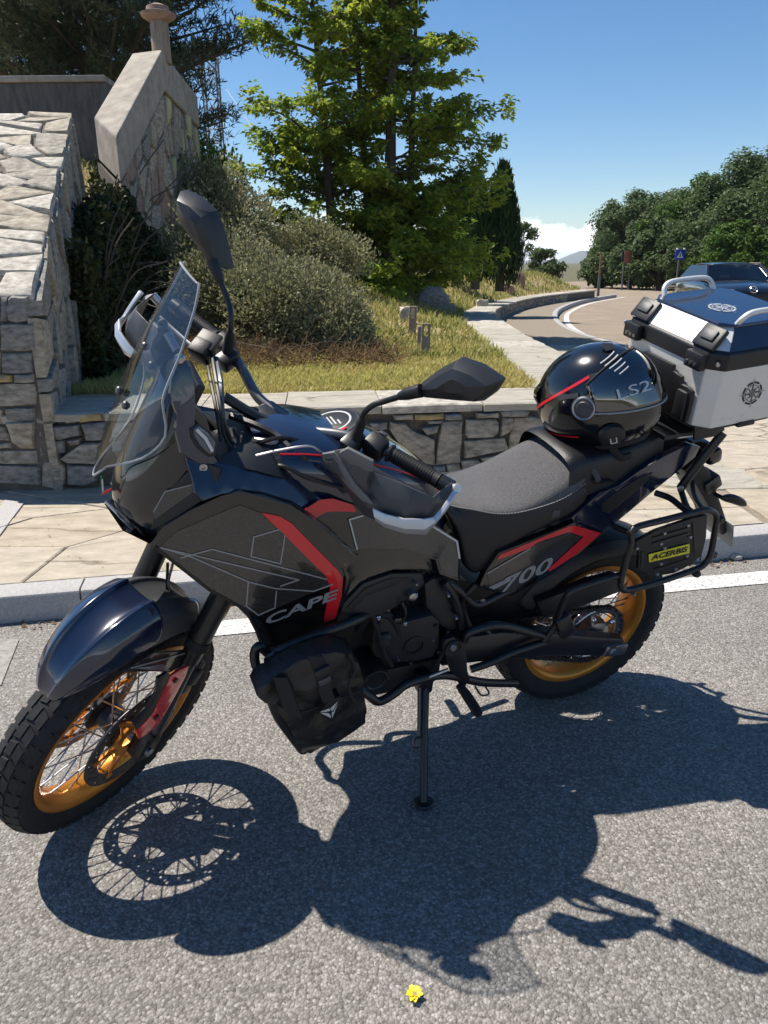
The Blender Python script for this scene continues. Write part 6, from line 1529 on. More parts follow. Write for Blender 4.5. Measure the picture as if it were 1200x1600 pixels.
bike.part('carrier_lip', MB().tube([B(1022, 632, .0), B(1060, 655, .06), B(1092, 672, .12)], .009, 8), 'plastic_black', carrier)
# tail light, plate carrier, indicators
bike.part('tail_light', MB().box((-.33, 0, .90), (.05, .13, .05), Matrix.Rotation(.3, 3, 'Y'), .012), 'paint_black')
pc = bike.part('plate_carrier', MB().prism([V((-.27, .05, .90)), V((-.34, .055, .84)), V((-.47, .06, .66)), V((-.50, .06, .60)), V((-.48, .06, .59)), V((-.42, .06, .67)), V((-.30, .05, .80)), V((-.23, .05, .86))], V((0, -.11, 0)), .006), 'plastic_black')
bike.part('number_plate', MB().box((-.500, .01, .60), (.003, .15, .10), Matrix.Rotation(.35, 3, 'Y'), .001), 'plate_white', pc)
for s_ in (1, -1):
    P_ = (lambda m: m) if s_ > 0 else (lambda m: m.mirrored())
    iq = V((-.40, .10, .76))
    ind = bike.part('rear_indicator', P_(MB().tube([iq+V((.02, -.07, 0)), iq], .007, 8)), 'rubber')
    bike.part('indicator_housing', P_(MB().tube(smoothpath([iq+V((.035, .0, .015)), iq+V((.0, .01, .012)), iq+V((-.04, .015, -.005)), iq+V((-.065, .015, -.02))], 3), [.008, .014, .017, .018, .018, .017, .015, .012, .008, .003], 10, flat=.8)), 'plastic_black', ind)
bike.part('plate_lamp', MB().box((-.36, .03, .80), (.06, .07, .05), Matrix.Rotation(.6, 3, 'Y'), .008), 'steel_dark', pc)
# ================================================================== CRASH-BAR BAG
BG = Face(B(401, 1058, .33), B(573, 1125, .315), B(484, 1177, .315), bulge=.03, ctr=B(490, 1085, .33), rad=.19)
bag = Thing('crash_bar_bag', 'black soft bag strapped to the crash bar in front of the engine', 'bag', M=BM, base=B(500, 1150, .26))
def wrinkle(mb, amp, sc, seed):
    for q in mb.v: 
        d = noise.noise(q*sc+V((seed, 0, 0)))*amp + noise.noise(q*sc*2.3+V((0, seed, 0)))*amp*.5; q += BG.n*d
    return mb
body = BG.panel([(430, 1075), (445, 1055), (490, 1036), (535, 1030), (560, 1036), (568, 1067), (572, 1110), (572, 1132), (545, 1150), (520, 1160), (486, 1177), (471, 1174), (448, 1130), (436, 1116), (428, 1095)], .09, cell=.014, bev=.012)
bag.part('bag_body', wrinkle(body, .016, 17, 3), 'bag_fabric', smooth=60)
flap = BG.panel([(400, 1084), (406, 1074), (420, 1064), (445, 1050), (470, 1036), (495, 1024), (525, 1018), (548, 1022), (556, 1036), (554, 1058), (520, 1062), (490, 1072), (455, 1082), (430, 1100), (414, 1098)], .055, off=.022, cell=.012, bev=.008)
fo_ = bag.part('flap', wrinkle(flap, .014, 18, 8), 'bag_fabric', smooth=60)
for pts in ([(490, 1022), (496, 1034), (503, 1052), (508, 1078), (514, 1095)], [(436, 1056), (443, 1072), (452, 1098), (462, 1122)]):
    sm_ = [BG.at(x, y, .034) for x, y in pts]
    rows = [[q+V((.014, 0, .004)), q+V((.013, .004, .004)), q+V((-.013, .004, -.004)), q+V((-.014, 0, -.004))] for q in smoothpath(sm_, 4)]
    sto = bag.part('strap', MB().grid(rows), 'webbing', solid=.003)
bk = BG.at(505, 1050, .042); bag.part('buckle', MB().box(bk, (.038, .012, .028), Matrix.Rotation(.35, 3, 'Y'), .004), 'plastic_black')
bag.part('buckle', MB().box(BG.at(507, 1063, .040), (.03, .010, .018), Matrix.Rotation(.35, 3, 'Y'), .003), 'plastic_grey')
bag.part('cinch_cord', MB().tube(smoothpath([BG.at(545, 1020, .03), BG.at(555, 1045, .03), BG.at(545, 1075, .026), BG.at(560, 1105, .02)], 5), .004, 6), 'webbing')
bag.part('bag_seam', MB().tube(smoothpath([BG.at(430, 1100, .014), BG.at(470, 1112, .014), BG.at(520, 1095, .014), BG.at(565, 1078, .01)], 5), .003, 6), 'webbing')
bag.part('bag_roll', MB().tube(smoothpath([BG.at(424, 1085, -.02), BG.at(437, 1118, -.02), BG.at(452, 1140, -.02), BG.at(474, 1170, -.02)], 4), .016, 8), 'bag_fabric')
bag.part('patch', BG.panel([(497, 1118), (513, 1098), (532, 1088), (534, 1108), (520, 1128)], .03, off=.030, cell=0, bev=.002), 'bag_fabric')
em = MB()
for pts in (((903, 1296), (955, 1276), (961, 1290), (930, 1297)), ((1003, 1238), (961, 1275), (967, 1291), (977, 1286)), ((1003, 1248), (979, 1292), (968, 1299), (971, 1330)), ((908, 1301), (950, 1302), (961, 1310), (965, 1330))):
    em.add([BG.at(*q, .0315) for q in C6(*pts)], [tuple(range(len(pts)))])
bag.part('emblem', em, 'decal_light', smooth=0)
# ================================================================== TOP CASE
TP = Matrix.Translation((-.09, 0, 1.06)) @ Matrix.Rotation(.075, 4, 'Y') @ Matrix.Translation((.09, 0, -1.06))
case = Thing('top_case', 'aluminium top case with a black lid on the rear rack', 'top case', M=BM, base=(-.26, 0, 1.05))
def octa(x0, x1, y, c, z): return [V((x0, y-c, z)), V((x0-c, y, z)), V((x1+c, y, z)), V((x1, y-c, z)), V((x1, -y+c, z)), V((x1+c, -y, z)), V((x0-c, -y, z)), V((x0, -y+c, z))]
def loft(rings, cap=True):
    mb = MB(); k = len(rings[0]); mb.add([q for r in rings for q in r], [(L*k+i, L*k+(i+1) % k, (L+1)*k+(i+1) % k, (L+1)*k+i) for L in range(len(rings)-1) for i in range(k)])
    if cap: mb.f += [tuple(range(k-1, -1, -1)), tuple(range((len(rings)-1)*k, len(rings)*k))]
    return mb
X0, X1, YW = -.088, -.44, .188
cb = case.part('case_body', loft([octa(X0, X1, YW, .035, 1.068), octa(X0, X1, YW, .035, 1.235)]).xf(TP), 'aluminium', smooth=0, bevel=.004)
lid = case.part('lid_rim', loft([octa(X0+.004, X1-.004, YW+.004, .036, 1.232), octa(X0+.004, X1-.004, YW+.004, .036, 1.275), octa(X0-.004, X1+.004, YW-.004, .036, 1.283)]).xf(TP), 'plastic_black', smooth=0, bevel=.004)
case.part('lid_slope', loft([octa(X0-.003, X1+.003, YW-.003, .036, 1.281), octa(X0-.045, X1+.045, YW-.045, .03, 1.335)]).xf(TP), 'aluminium', lid, smooth=0, bevel=.002)
case.part('lid_top', loft([octa(X0-.040, X1+.036, YW-.036, .03, 1.333), octa(X0-.043, X1+.039, YW-.039, .03, 1.340)]).xf(TP), 'paint_navy', lid, smooth=0, bevel=.002)
# black sheet over the sides of the lid
for s_ in (1, -1):
    P_ = (lambda m: m) if s_ > 0 else (lambda m: m.mirrored())
    y0, y1 = YW-.0015, YW-.046
    case.part('lid_side', P_(MB().prism([V((X0-.036, y0, 1.2835)), V((X1+.036, y0, 1.2835)), V((X1+.078, y1, 1.339)), V((X0-.078, y1, 1.339))], V((0, -.002, -.002)))).xf(TP), 'paint_navy', lid, smooth=0)
    # carrying handle
    hy = YW-.048; hx0, hx1 = X0-.085, X1+.085
    case.part('handle', P_(MB().tube(smoothpath([V((hx0, hy, 1.336)), V((hx0-.006, hy+.012, 1.358)), V((hx0-.03, hy+.016, 1.37)), V(((hx0+hx1)/2, hy+.018, 1.372)), V((hx1+.03, hy+.016, 1.37)), V((hx1+.006, hy+.012, 1.358)), V((hx1, hy, 1.336))], 5), .0075, 10)).xf(TP), 'aluminium', lid)
    # corner guards and latches on the front
    yl = .128
    slope = Matrix.Rotation(math.radians(-38), 3, 'Y')
    case.part('latch', P_(MB().box((X0-.018, yl, 1.307), (.064, .075, .016), Matrix.Rotation(math.radians(50), 3, 'Y'), .005)).xf(TP), 'plastic_black', lid)
    case.part('latch_lever', P_(MB().box((X0-.012, yl, 1.316), (.03, .045, .008), Matrix.Rotation(math.radians(50), 3, 'Y'), .003)).xf(TP), 'plastic_grey', lid)
    lk = case.part('lock_block', P_(MB().box((X0+.014, yl, 1.250), (.024, .062, .046), None, .006)).xf(TP), 'plastic_black', cb)
    for k in range(3):
        case.part('lock_dial', P_(MB().cyl(V((X0+.024, yl-.02+k*.016, 1.243)), V((X0+.029, yl-.02+k*.016, 1.243)), .005, n=8)).xf(TP), 'steel', lk)
    case.part('corner_bolt', P_(MB().lathe(V((X0-.012, YW-.008, 1.255)), (1, 1, 0), [(0, .016), (.005, .016), (.006, .012), (.006, 0)], 8)).xf(TP), 'steel', lid)
    case.part('foot_clamp', P_(MB().box((X0-.16, YW-.01, 1.064), (.06, .03, .014), None, .003)).xf(TP), 'plastic_black', cb)
    for k in range(3): case.part('rivet', P_(MB().lathe(V((X0-.07-k*.035, YW, 1.09)), (0, 1, 0), [(0, .002), (.004, .0015), (.005, 0)], 8)).xf(TP), 'aluminium', cb)
# black plastic front plate with ribs
fp = case.part('front_pad', MB().prism([V((X0+.004, y, z)) for y, z in ((-.15, 1.075), (.145, 1.075), (.145, 1.165), (.125, 1.172), (.10, 1.172), (.095, 1.19), (.06, 1.195), (.055, 1.21), (-.06, 1.21), (-.10, 1.195), (-.15, 1.19))][::-1], V((-.012, 0, 0)), .003).xf(Matrix.Translation((.012, 0, 0))).xf(TP), 'plastic_black', cb)
case.part('pad_rib', MB().box((X0+.02, .115, 1.12), (.012, .04, .08), None, .006).xf(TP), 'plastic_black', fp)
case.part('pad_badge', MB().lathe(V((X0+.016, -.01, 1.14)), (1, 0, 0), [(0, .008), (.02, .008), (.024, .004), (.034, .004), (.036, 0)], 24).xf(TP), 'plastic_grey', fp)
def compass(o, u, w, R, matname, parent, name='compass_print'):
    mb = MB(); n = u.cross(w).normalized()
    def ringm(r0, r1, a0=0, a1=2*math.pi, k=32):
        for i in range(k):
            t0, t1 = a0+(a1-a0)*i/k, a0+(a1-a0)*(i+1)/k
            mb.add([o+(u*math.cos(t)+w*math.sin(t))*r for r, t in ((r0, t0), (r1, t0), (r1, t1), (r0, t1))], [(0, 1, 2, 3)])
    for q in range(8): ringm(R*.62, R*.74, q*math.pi/4+.10, q*math.pi/4+.70, 5)
    ringm(R*.50, R*.54)
    for q in range(8):
        a = q*math.pi/4; L = R*(1.05 if q % 2 == 0 else .58); b = .25
        tip = o+(u*math.cos(a)+w*math.sin(a))*L
        mb.add([o+n*.0002, o+(u*math.cos(a+.4)+w*math.sin(a+.4))*R*.2+n*.0002, tip+n*.0002], [(0, 1, 2)])
        mb.add([o+(u*math.cos(a-.4)+w*math.sin(a-.4))*R*.2+n*.0002, o+(u*math.cos(a-.25)+w*math.sin(a-.25))*R*.2+n*.0002, tip+n*.0002], [(0, 1, 2)])
    mb.xf(TP); case.part(name, mb, matname, parent, smooth=0)
compass(V((-.24, YW+.0012, 1.155)), V((-1, 0, 0)).lerp(V((0, 0, .15)), .2).normalized(), V((.15, 0, 1)).normalized(), .046, 'black_print', cb)
compass(V((-.235, .02, 1.3412)), V((0, 1, 0)), V((-1, 0, 0)), .05, 'decal_light', lid)
# ================================================================== HELMET
hc = B(933, 622, -.01)
HF = V((-.50, .80, .42)).normalized(); HUP = V((.10, -.12, 1)).normalized(); HU = (HUP-HF*HUP.dot(HF)).normalized(); HR = HF.cross(HU)    # facing the case
HM = Matrix((HF, HR, HU)).transposed().to_4x4(); HM.translation = hc
helmet = Thing('helmet', 'black full-face helmet with red trim lying on the pillion seat', 'helmet', M=BM, base=hc-HU*.13)
def hsurf(az, el, g=0.0):
    # az from the front, el from the horizon; chin juts forward
    ca, sa, ce, se = math.cos(az), math.sin(az), math.cos(el), math.sin(el)
    x = .172*ca*ce; y = .140*sa*ce; z = .152*se
    if el < 0: x += .018*max(0, ca)*min(1, -el/.5); 
    if el < -.35: y *= 1-.12*(-el-.35); x *= 1-.10*(-el-.35)
    q = V((x, y, z)); return HM @ (q+q.normalized()*g)
def hgrid(a0, a1, e0, e1, na, ne, g=0.0): return [[hsurf(a0+(a1-a0)*i/na, e0+(e1-e0)*j/ne, g) for j in range(ne+1)] for i in range(na+1)]
eb = -.92
shell = helmet.part('shell', MB().grid(hgrid(-math.pi, math.pi, eb, math.pi/2, 40, 20)), 'paint_black', smooth=80)
# opening rim and padding
helmet.part('neck_roll', MB().tube([hsurf(-math.pi+2*math.pi*i/36, eb, -.006) for i in range(36)], .013, 8, closed=True), 'rubber', shell)
helmet.part('padding', MB().grid([[hsurf(-math.pi+2*math.pi*i/30, eb+.06, -.012), hsurf(-math.pi+2*math.pi*i/30, .1, -.03)] for i in range(31)]), 'webbing', shell)
def veg(a): return -.22+.10*(1-math.cos(a)), .78-.18*abs(a)
rows = []
for i in range(25):
    a = -1.36+2.72*i/24; e0 = -.20+.16*abs(a/1.36)**2; e1 = .86-.42*abs(a/1.36)**2.4
    rows.append([hsurf(a, e0+(e1-e0)*j/12, .006) for j in range(13)])
visor = helmet.part('visor', MB().grid(rows), 'visor_tint', smooth=80, solid=.002)
helmet.part('visor_edge', MB().tube([r[0] for r in rows], .0026, 6), 'screen_edge', visor)
helmet.part('visor_top_trim', MB().tube([r[-1] for r in rows], .003, 6), 'plastic_black', visor)
helmet.part('eye_port', MB().grid([[hsurf(-1.3+2.6*i/20, -.12+.75*j/6, .0022) for j in range(7)] for i in range(21)]), 'black_print', shell, smooth=80)
for s_ in (1, -1):
    c_ = hsurf(s_*1.45, .06, .004); n_ = (hsurf(s_*1.45, .06, .02)-hsurf(s_*1.45, .06, 0)).normalized()
    pv_ = helmet.part('visor_pivot', MB().lathe(c_, n_, [(0, .006), (.018, .006), (.021, .003), (.030, .003), (.033, 0), (.033, -.006)], 24), 'plastic_grey', visor)
    helmet.part('pivot_ring', MB().lathe(c_+n_*.0035, n_, [(.026, 0), (.028, .001), (.030, 0)], 24), 'steel', pv_)
    rs = MB(); rs.grid([[hsurf(s_*a, e-.035+(.10*(a-1.5)), .0012), hsurf(s_*a, e+.02+(.10*(a-1.5)), .0012)] for a, e in [(1.3+.1*k, .62-.05*k) for k in range(15)]])
    helmet.part('red_trim', rs, 'decal_red', shell)
    rs = MB(); rs.grid([[hsurf(s_*a, -.42+.05*math.sin(a*3), .0012), hsurf(s_*a, -.46+.05*math.sin(a*3), .0012)] for a in [1.7+.1*k for k in range(14)]])
    helmet.part('red_trim', rs, 'decal_red', shell)
    for j in range(5):
        rs = MB(); rs.grid([[hsurf(s_*a, .95-.09*j-.35*(a-.5), .0074), hsurf(s_*a, .97-.09*j-.35*(a-.5), .0074)] for a in [.55+.06*k for k in range(9-j)]])
        helmet.part('graphic_line', rs, 'decal_light', visor)
# intercom on the side facing the camera, chin vent, top vent
side = 1 if (HM.to_3x3() @ V((0, 1, 0))).dot(V((.56, .81, .13))) > 0 else -1
c_ = hsurf(side*1.15, -.52, .008); n_ = (hsurf(side*1.15, -.52, .05)-hsurf(side*1.15, -.52, 0)).normalized()
ic = helmet.part('intercom', MB().lathe(c_-n_*.008, n_, [(0, .020), (.022, .020), (.034, .013), (.036, 0)], 20), 'plastic_black')
u_ = HU; w_ = n_.cross(u_).normalized()
helmet.part('intercom_button', MB().prism([c_+n_*.0135+u_*a+w_*b for a, b in ((-.012, -.009), (.012, -.009), (.012, .009), (-.012, .009))], -n_*.003), 'steel', ic)
helmet.part('intercom_face', MB().prism([c_+n_*.0142+u_*a+w_*b for a, b in ((-.009, -.006), (.009, -.006), (.009, .006), (-.009, .006))], -n_*.002), 'black_print', ic)
helmet.part('top_vent', MB().grid([[hsurf(.9*math.cos(t)*.25+side*.5, 1.12+.10*math.sin(t), .010) for t in (0, 1.57, 3.14)] for _ in range(1)]+[[hsurf(side*.5+.2, 1.02, .004), hsurf(side*.5, 1.0, .006), hsurf(side*.5-.2, 1.02, .004)]]), 'plastic_black', shell)
helmet.part('spoiler', MB().grid([[hsurf(math.pi-.7+1.4*i/10, .18+.3*j/3, .010 if 0 < j < 3 else .002) for j in range(4)] for i in range(11)]), 'paint_black', shell, smooth=60)
helmet.part('side_vent', MB().grid([[hsurf(side*a, e, .006) for e in (.26, .34)] for a in (1.5, 1.62, 1.74, 1.86)]), 'plastic_grey', shell)
e0 = .06; 
pA, pB_, pC = hsurf(side*.95, .10, .019), hsurf(side*.40, .10, .019), hsurf(side*.95, .26, .019)
helmet.part('lettering', text_mb('LS2', pA, pB_, pC, .0), 'decal_light', visor)
helmet.part('chin_strap', MB().tube(smoothpath([hsurf(side*1.2, eb, -.01), hsurf(side*1.0, eb-.1, .01)-HU*.02, hsurf(side*.6, eb-.15, .0)-HU*.03], 5), .006, 6, flat=2), 'webbing', shell)
# ================================================================== SMALL THINGS ON AND BEYOND THE ROAD
mat('flower_yellow', (0.75, 0.58, 0.01), 0.6, col2=(0.85, 0.72, 0.05), vscale=60)
mat('sign_blue', (0.01, 0.05, 0.45), 0.35)
mat('sign_white', (0.75, 0.76, 0.78), 0.4)
mat('sign_brown', (0.24, 0.075, 0.05), 0.5, col2=(0.36, 0.13, 0.09), vscale=8)
mat('sign_dark', (0.02, 0.02, 0.022), 0.5)
mat('car_paint', (0.004, 0.006, 0.010), 0.2, coat=1.0)
mat('car_black', (0.006, 0.006, 0.007), 0.5)
mat('roof_beige', (0.42, 0.36, 0.26), 0.8, col2=(0.55, 0.48, 0.36), vscale=5)
glassy('car_glass', (0.16, 0.19, 0.21), 1.6, 0.02)
glassy('car_lamp', (0.5, 0.52, 0.55), 1.6, 0.05, 0.3, (0.6, 0.62, 0.65))
# yellow flower head lying on the asphalt
fp_ = Wz(648, 1557, 0.004); fl = Thing('flower', 'crumpled yellow flower head lying on the asphalt', 'flower', base=fp_); rg = random.Random(3)
for i in range(9):
    a = i*2*math.pi/9+rg.uniform(-.2, .2); u = V((math.cos(a), math.sin(a), 0)); w = V((-u.y, u.x, 0)); L = rg.uniform(.013, .021); z = rg.uniform(.004, .014)
    rows = [[fp_+u*(L*t)+w*(s*L*.42*math.sin(min(1, t*1.15)*2.6+.25))+V((0, 0, .003+z*t*(1.4-t)+.003*abs(s))) for s in (-1, 0, 1)] for t in (.1, .4, .75, 1.0)]
    fl.part('petal', MB().grid(rows), 'flower_yellow', smooth=80)
fl.part('flower_centre', MB().lathe(fp_, (0, 0, 1), [(0, .010), (.005, .009), (.006, .002), (0, 0)], 8), 'stone_ochre')
# loose stones on the asphalt
def pebble(px, r, label, m_='stone_b', sd=1):
    p = Wz(*px, r*.5); bm = bmesh.new(); bmesh.ops.create_icosphere(bm, subdivisions=2, radius=1); 
    for q in bm.verts: k = 1+.25*noise.noise(q.co*1.7+V((sd, 0, 0))); q.co = p+V((q.co.x*r*1.2*k, q.co.y*r*k, q.co.z*r*.62*k))
    single('pebble', MB().bm_add(bm), m_, label, 'pebble', smooth=60, loc=(p.x, p.y, 0))
pebble((487, 1408), .007, 'small dark pebble beside the front wheel shadow')
pebble((1150, 870), .028, 'pale flat stone lying against the kerb by the pannier rack', 'stone_pale', 4)
pebble((250, 1458), .004, 'pale chipping in front of the front wheel shadow', 'stone_pale', 5)
# dry leaves and grit swept against the kerb
rg = random.Random(9); lm = MB()
for i in range(700):
    x = rg.uniform(-2.2, 3.0); y = KL(x)-rg.uniform(.005, .10)**1.0; p = V((x, y, .004)); a = rg.uniform(0, 6.28); s = rg.uniform(.004, .014)
    if noise.noise(V((x*2.2, 0, 3))) < -.05: continue
    u = V((math.cos(a), math.sin(a), rg.uniform(-.2, .3)))*s; w = V((-math.sin(a), math.cos(a), rg.uniform(-.2, .3)))*s*.5
    b = len(lm.v); lm.v += [p-u, p+w+V((0, 0, .004)), p+u+V((0, 0, .003)), p-w+V((0, 0, .002))]; lm.f.append((b, b+1, b+2, b+3))
o = fast_obj('leaf_litter', lm, 'dead_twig'); o['label'] = 'dry leaf bits and grit along the foot of the kerb'; o['category'] = 'litter'; o['kind'] = 'stuff'
rg = random.Random(19); lm = MB()
for i in range(160):
    x = rg.uniform(-2.5, 3.5); w = rg.random(); q = pav_pt(x, w); p = V((q.x, q.y, KH+.004)); a = rg.uniform(0, 6.28); s = rg.uniform(.003, .009)
    u = V((math.cos(a), math.sin(a), .1))*s; v = V((-math.sin(a), math.cos(a), .2))*s*.5; b = len(lm.v); lm.v += [p-u, p+v, p+u, p-v]; lm.f.append((b, b+1, b+2, b+3))
o = fast_obj('leaf_litter', lm, 'dead_twig'); o['label'] = 'specks of dry debris scattered on the stone pavement'; o['category'] = 'litter'; o['kind'] = 'stuff'
# ------------------------------------------------------------------ marker posts, stones, wire on the bank
def slotted_post(px, py, y, h, label, lean=0.0, slot=True):
    b = Wy(px, py, y); b.z = terr(b.x, y)-.02; T = Thing('marker_post', label, 'post', base=b, group='weathered wooden posts on the bank')
    w, d = .085, .05
    if slot:
        mb = MB(); mb.box(b+V((0, 0, h*.32)), (w, d, h*.64), None, .006)
        for s_ in (-1, 1): mb.box(b+V((s_*w*.36, 0, h*.80)), (w*.27, d*.99, h*.32), None, .004)
        mb.box(b+V((0, 0, h*.97)), (w*1.01, d*1.01, h*.06), None, .006)
    else: mb = MB().box(b+V((0, 0, h*.5)), (w*.7, d, h), None, .008)
    R_ = Matrix.Translation(b) @ Matrix.Rotation(lean, 4, 'Y') @ Matrix.Translation(-b); T.part('post_body', mb.xf(R_), 'wood_weathered')
slotted_post(643, 510, 8.6, .37, 'slotted wooden post left of the closer pair', .05)
slotted_post(664, 540, 7.3, .34, 'nearest slotted wooden post beside the shrub', .03)
slotted_post(655, 522, 7.7, .26, 'short plain wooden post just behind the nearest slotted one', .06, False)
def rock(px, py, y, sx, sy, sz, label, m_='stone_c', sd=1, point=False):
    b = Wy(px, py, y); b.z = terr(b.x, y); bm = bmesh.new(); bmesh.ops.create_icosphere(bm, subdivisions=3, radius=1)
    for q in bm.verts:
        c = q.co.copy(); k = 1+.22*noise.noise(c*1.3+V((sd, 2, 0)))
        if point and c.z > 0: c.x *= 1-.72*c.z; c.y *= 1-.6*c.z
        for ax in range(3):                       # squared-off block
            c[ax] = math.copysign(min(abs(c[ax])*1.25, .88), c[ax])
        q.co = b+V((c.x*sx*k, c.y*sy*k, c.z*sz*k+sz*.6))
    single('boulder', MB().bm_add(bm), m_, label, 'boulder', smooth=35, loc=b)
rock(638, 465, 10.2, .12, .1, .13, 'pale squared stone in the grass behind the slotted posts', 'stone_pale', 1)
rock(678, 445, 13.2, .30, .15, .26, 'dark slanting stone slab under the broadleaf tree', 'stone_b', 2, True)
rock(702, 448, 13.8, .12, .10, .12, 'small stone right of the slab under the broadleaf tree', 'stone_a', 3)
rock(693, 440, 15.5, .09, .08, .12, 'small stone behind the others near the cypresses', 'stone_pale', 6)
rock(811, 447, 27, .24, .15, .30, 'pointed reddish stone at the bend of the low wall', 'stone_red', 4, True)
rock(795, 446, 25, .2, .15, .17, 'brown stone beside the pointed one at the bend', 'stone_red', 5)
rock(754, 442, 19, .16, .12, .13, 'pale stone at the foot of the cypresses', 'stone_pale', 7)
stk = Thing('stake', 'short brown wooden stake holding the wire in front of the shrub', 'stake', base=tz(Wy(430, 575, 6.55).x, 6.55))
b = stk.base; stk.part('stake_body', MB().box(b+V((0, 0, .11)), (.022, .015, .26), Matrix.Rotation(.05, 3, 'Y'), .003), 'wood_weathered')
stk.part('stake_tag', MB().box(b+V((.004, -.01, .22)), (.035, .012, .075), Matrix.Rotation(.15, 3, 'Y'), .003), 'wood_brown')
wr = [Wy(352, 528, 6.6), Wy(390, 538, 6.58), Wy(430, 543, 6.54), Wy(470, 540, 6.6), Wy(520, 533, 6.7), Wy(570, 538, 6.9), Wy(608, 530, 7.0), Wy(655, 512, 7.68)]
single('wire', MB().tube(smoothpath(wr, 5), .003, 5), 'wire', 'thin sagging wire strung from the stake to the slotted posts', 'wire')
# ------------------------------------------------------------------ lattice mast with guy wire
mast = Thing('lattice_mast', 'steel lattice mast rising behind the pine', 'mast', base=V((at_px(352, 45), 45, 0)))
mx, my = at_px(352, 45), 45; zt = Wy(336, 60, 45).z; mb = MB(); hw = .38
for sx_ in (-1, 1):
    for sy_ in (-1, 1): mb.cyl((mx+sx_*hw, my+sy_*hw, 0), (mx+sx_*hw, my+sy_*hw, zt), .05, n=5)
mast.part('legs', mb, 'steel_grey'); mb = MB(); z = .0; k = 0
while z < zt-.7:
    s = 1 if k % 2 else -1
    mb.cyl((mx-s*hw, my-hw, z), (mx+s*hw, my-hw, z+.7), .03, n=4); mb.cyl((mx-s*hw, my+hw, z), (mx+s*hw, my+hw, z+.7), .03, n=4)
    mb.cyl((mx-hw, my-hw, z), (mx+hw, my-hw, z), .03, n=4); mb.cyl((mx-hw, my-s*hw, z), (mx-hw, my+s*hw, z+.7), .03, n=4); mb.cyl((mx+hw, my-s*hw, z), (mx+hw, my+s*hw, z+.7), .03, n=4); z += .7; k += 1
mast.part('bracing', mb, 'steel_grey')
mast.part('guy_wire', MB().tube([Wy(352, 137, 45), Wy(398, 205, 43), Wy(470, 310, 40)], .014, 4), 'steel_grey')
# ------------------------------------------------------------------ signs
def post_sign(label, px, d, y0, y1, w, h, face_m, rot=0.0, lamps=False, two=False):
    x = at_px(px, d); zc = (Wy(px, y0, d).z+Wy(px, y1, d).z)/2; T = Thing('road_sign', label, 'sign', base=V((x, d, 0)))
    R_ = Matrix.Rotation(rot, 3, 'Z')
    for dx in ((-.22*w*2, .22*w*2) if two else (0,)):
        T.part('post', MB().cyl(V((x, d+.06, 0))+R_ @ V((dx, 0, 0)), V((x, d+.06, zc+h/2))+R_ @ V((dx, 0, 0)), .045, n=10), 'steel_grey')
    pn = T.part('panel', MB().box((x, d, zc), (w, .04, h), R_, .008), face_m)
    return T, x, zc, R_, pn
def crossing_sign(label, px, d, rot, wpx, hpx, yc):
    sc = (Wy(px+10, yc, d)-Wy(px-10, yc, d)).length/20; w, h = wpx*sc, hpx*sc
    T, x, zc, R_, pn = post_sign(label, px, d, yc-hpx/2, yc+hpx/2, w, h, 'sign_blue', rot)
    P = lambda u, v: V((x, d, zc))+R_ @ V((u*w, -.024, v*h))
    tri = [P(-.34, -.32), P(.34, -.32), P(0, .34)]
    T.part('white_triangle', MB().prism(tri, R_ @ V((0, .006, 0))), 'sign_white', pn)
    fg = MB(); P2 = lambda u, v: V((x, d, zc))+R_ @ V((u*w, -.028, v*h))
    for pts in (((-.05, .06), (.05, .06), (.05, .15), (-.05, .15)), ((-.07, -.12), (.06, -.12), (.05, .05), (-.05, .05)), ((-.13, -.28), (-.07, -.28), (0, -.12), (-.06, -.12)), ((.07, -.28), (.13, -.28), (.05, -.12), (0, -.12))):
        fg.add([P2(*q) for q in pts], [(0, 1, 2, 3)])
    T.part('walking_figure', fg, 'sign_dark', pn, smooth=0)
    for s_ in (-1, 1): T.part('lamp', MB().box(V((x, d, zc+h*.58))+R_ @ V((s_*w*.36, -.05, 0)), (.07, .1, .07), R_, .01), 'sign_white', pn)
crossing_sign('blue pedestrian crossing sign with two small lamps in front of the trees', 1058, 36, 0.0, 15, 15, 398)
crossing_sign('second blue crossing sign turned sideways above the parked car', 1188, 34, 1.05, 14, 14, 403)
T, x, zc, R_, pn = post_sign('brown notice board on two tall posts in front of the wood', 978, 42, 394, 410, .42, .6, 'sign_brown', 0.15, two=True)
T.part('side_panel', MB().box((x-.28, 42.02, zc+.02), (.12, .05, .55), None, .006), 'sign_dark')
pole = Thing('roadside_pole', 'slim brown pole standing at the end of the far kerb', 'pole', base=V((at_px(936, 33), 33, 0)))
x = at_px(936, 33); zt = Wy(936, 396, 33).z; pole.part('shaft', MB().tube([V((x, 33, 0)), V((x, 33, zt))], [.05, .04], 8), 'wood_brown'); pole.part('pole_base', MB().cyl((x, 33, 0), (x, 33, .9), .06, n=8), 'steel_grey')
# tall lamp post among the trees at the right edge
lp = Thing('lamp_post', 'grey utility post rising by the second crossing sign', 'post', base=V((at_px(1196, 35), 35, 0)))
x = at_px(1196, 35); lp.part('shaft', MB().tube([V((x, 35, 0)), V((x, 35, Wy(1196, 355, 35).z))], [.09, .06], 10), 'steel_grey'); lp.part('lamp_head', MB().box((x-.3, 35, Wy(1196, 385, 35).z), (.5, .16, .12), None, .03), 'sign_white')
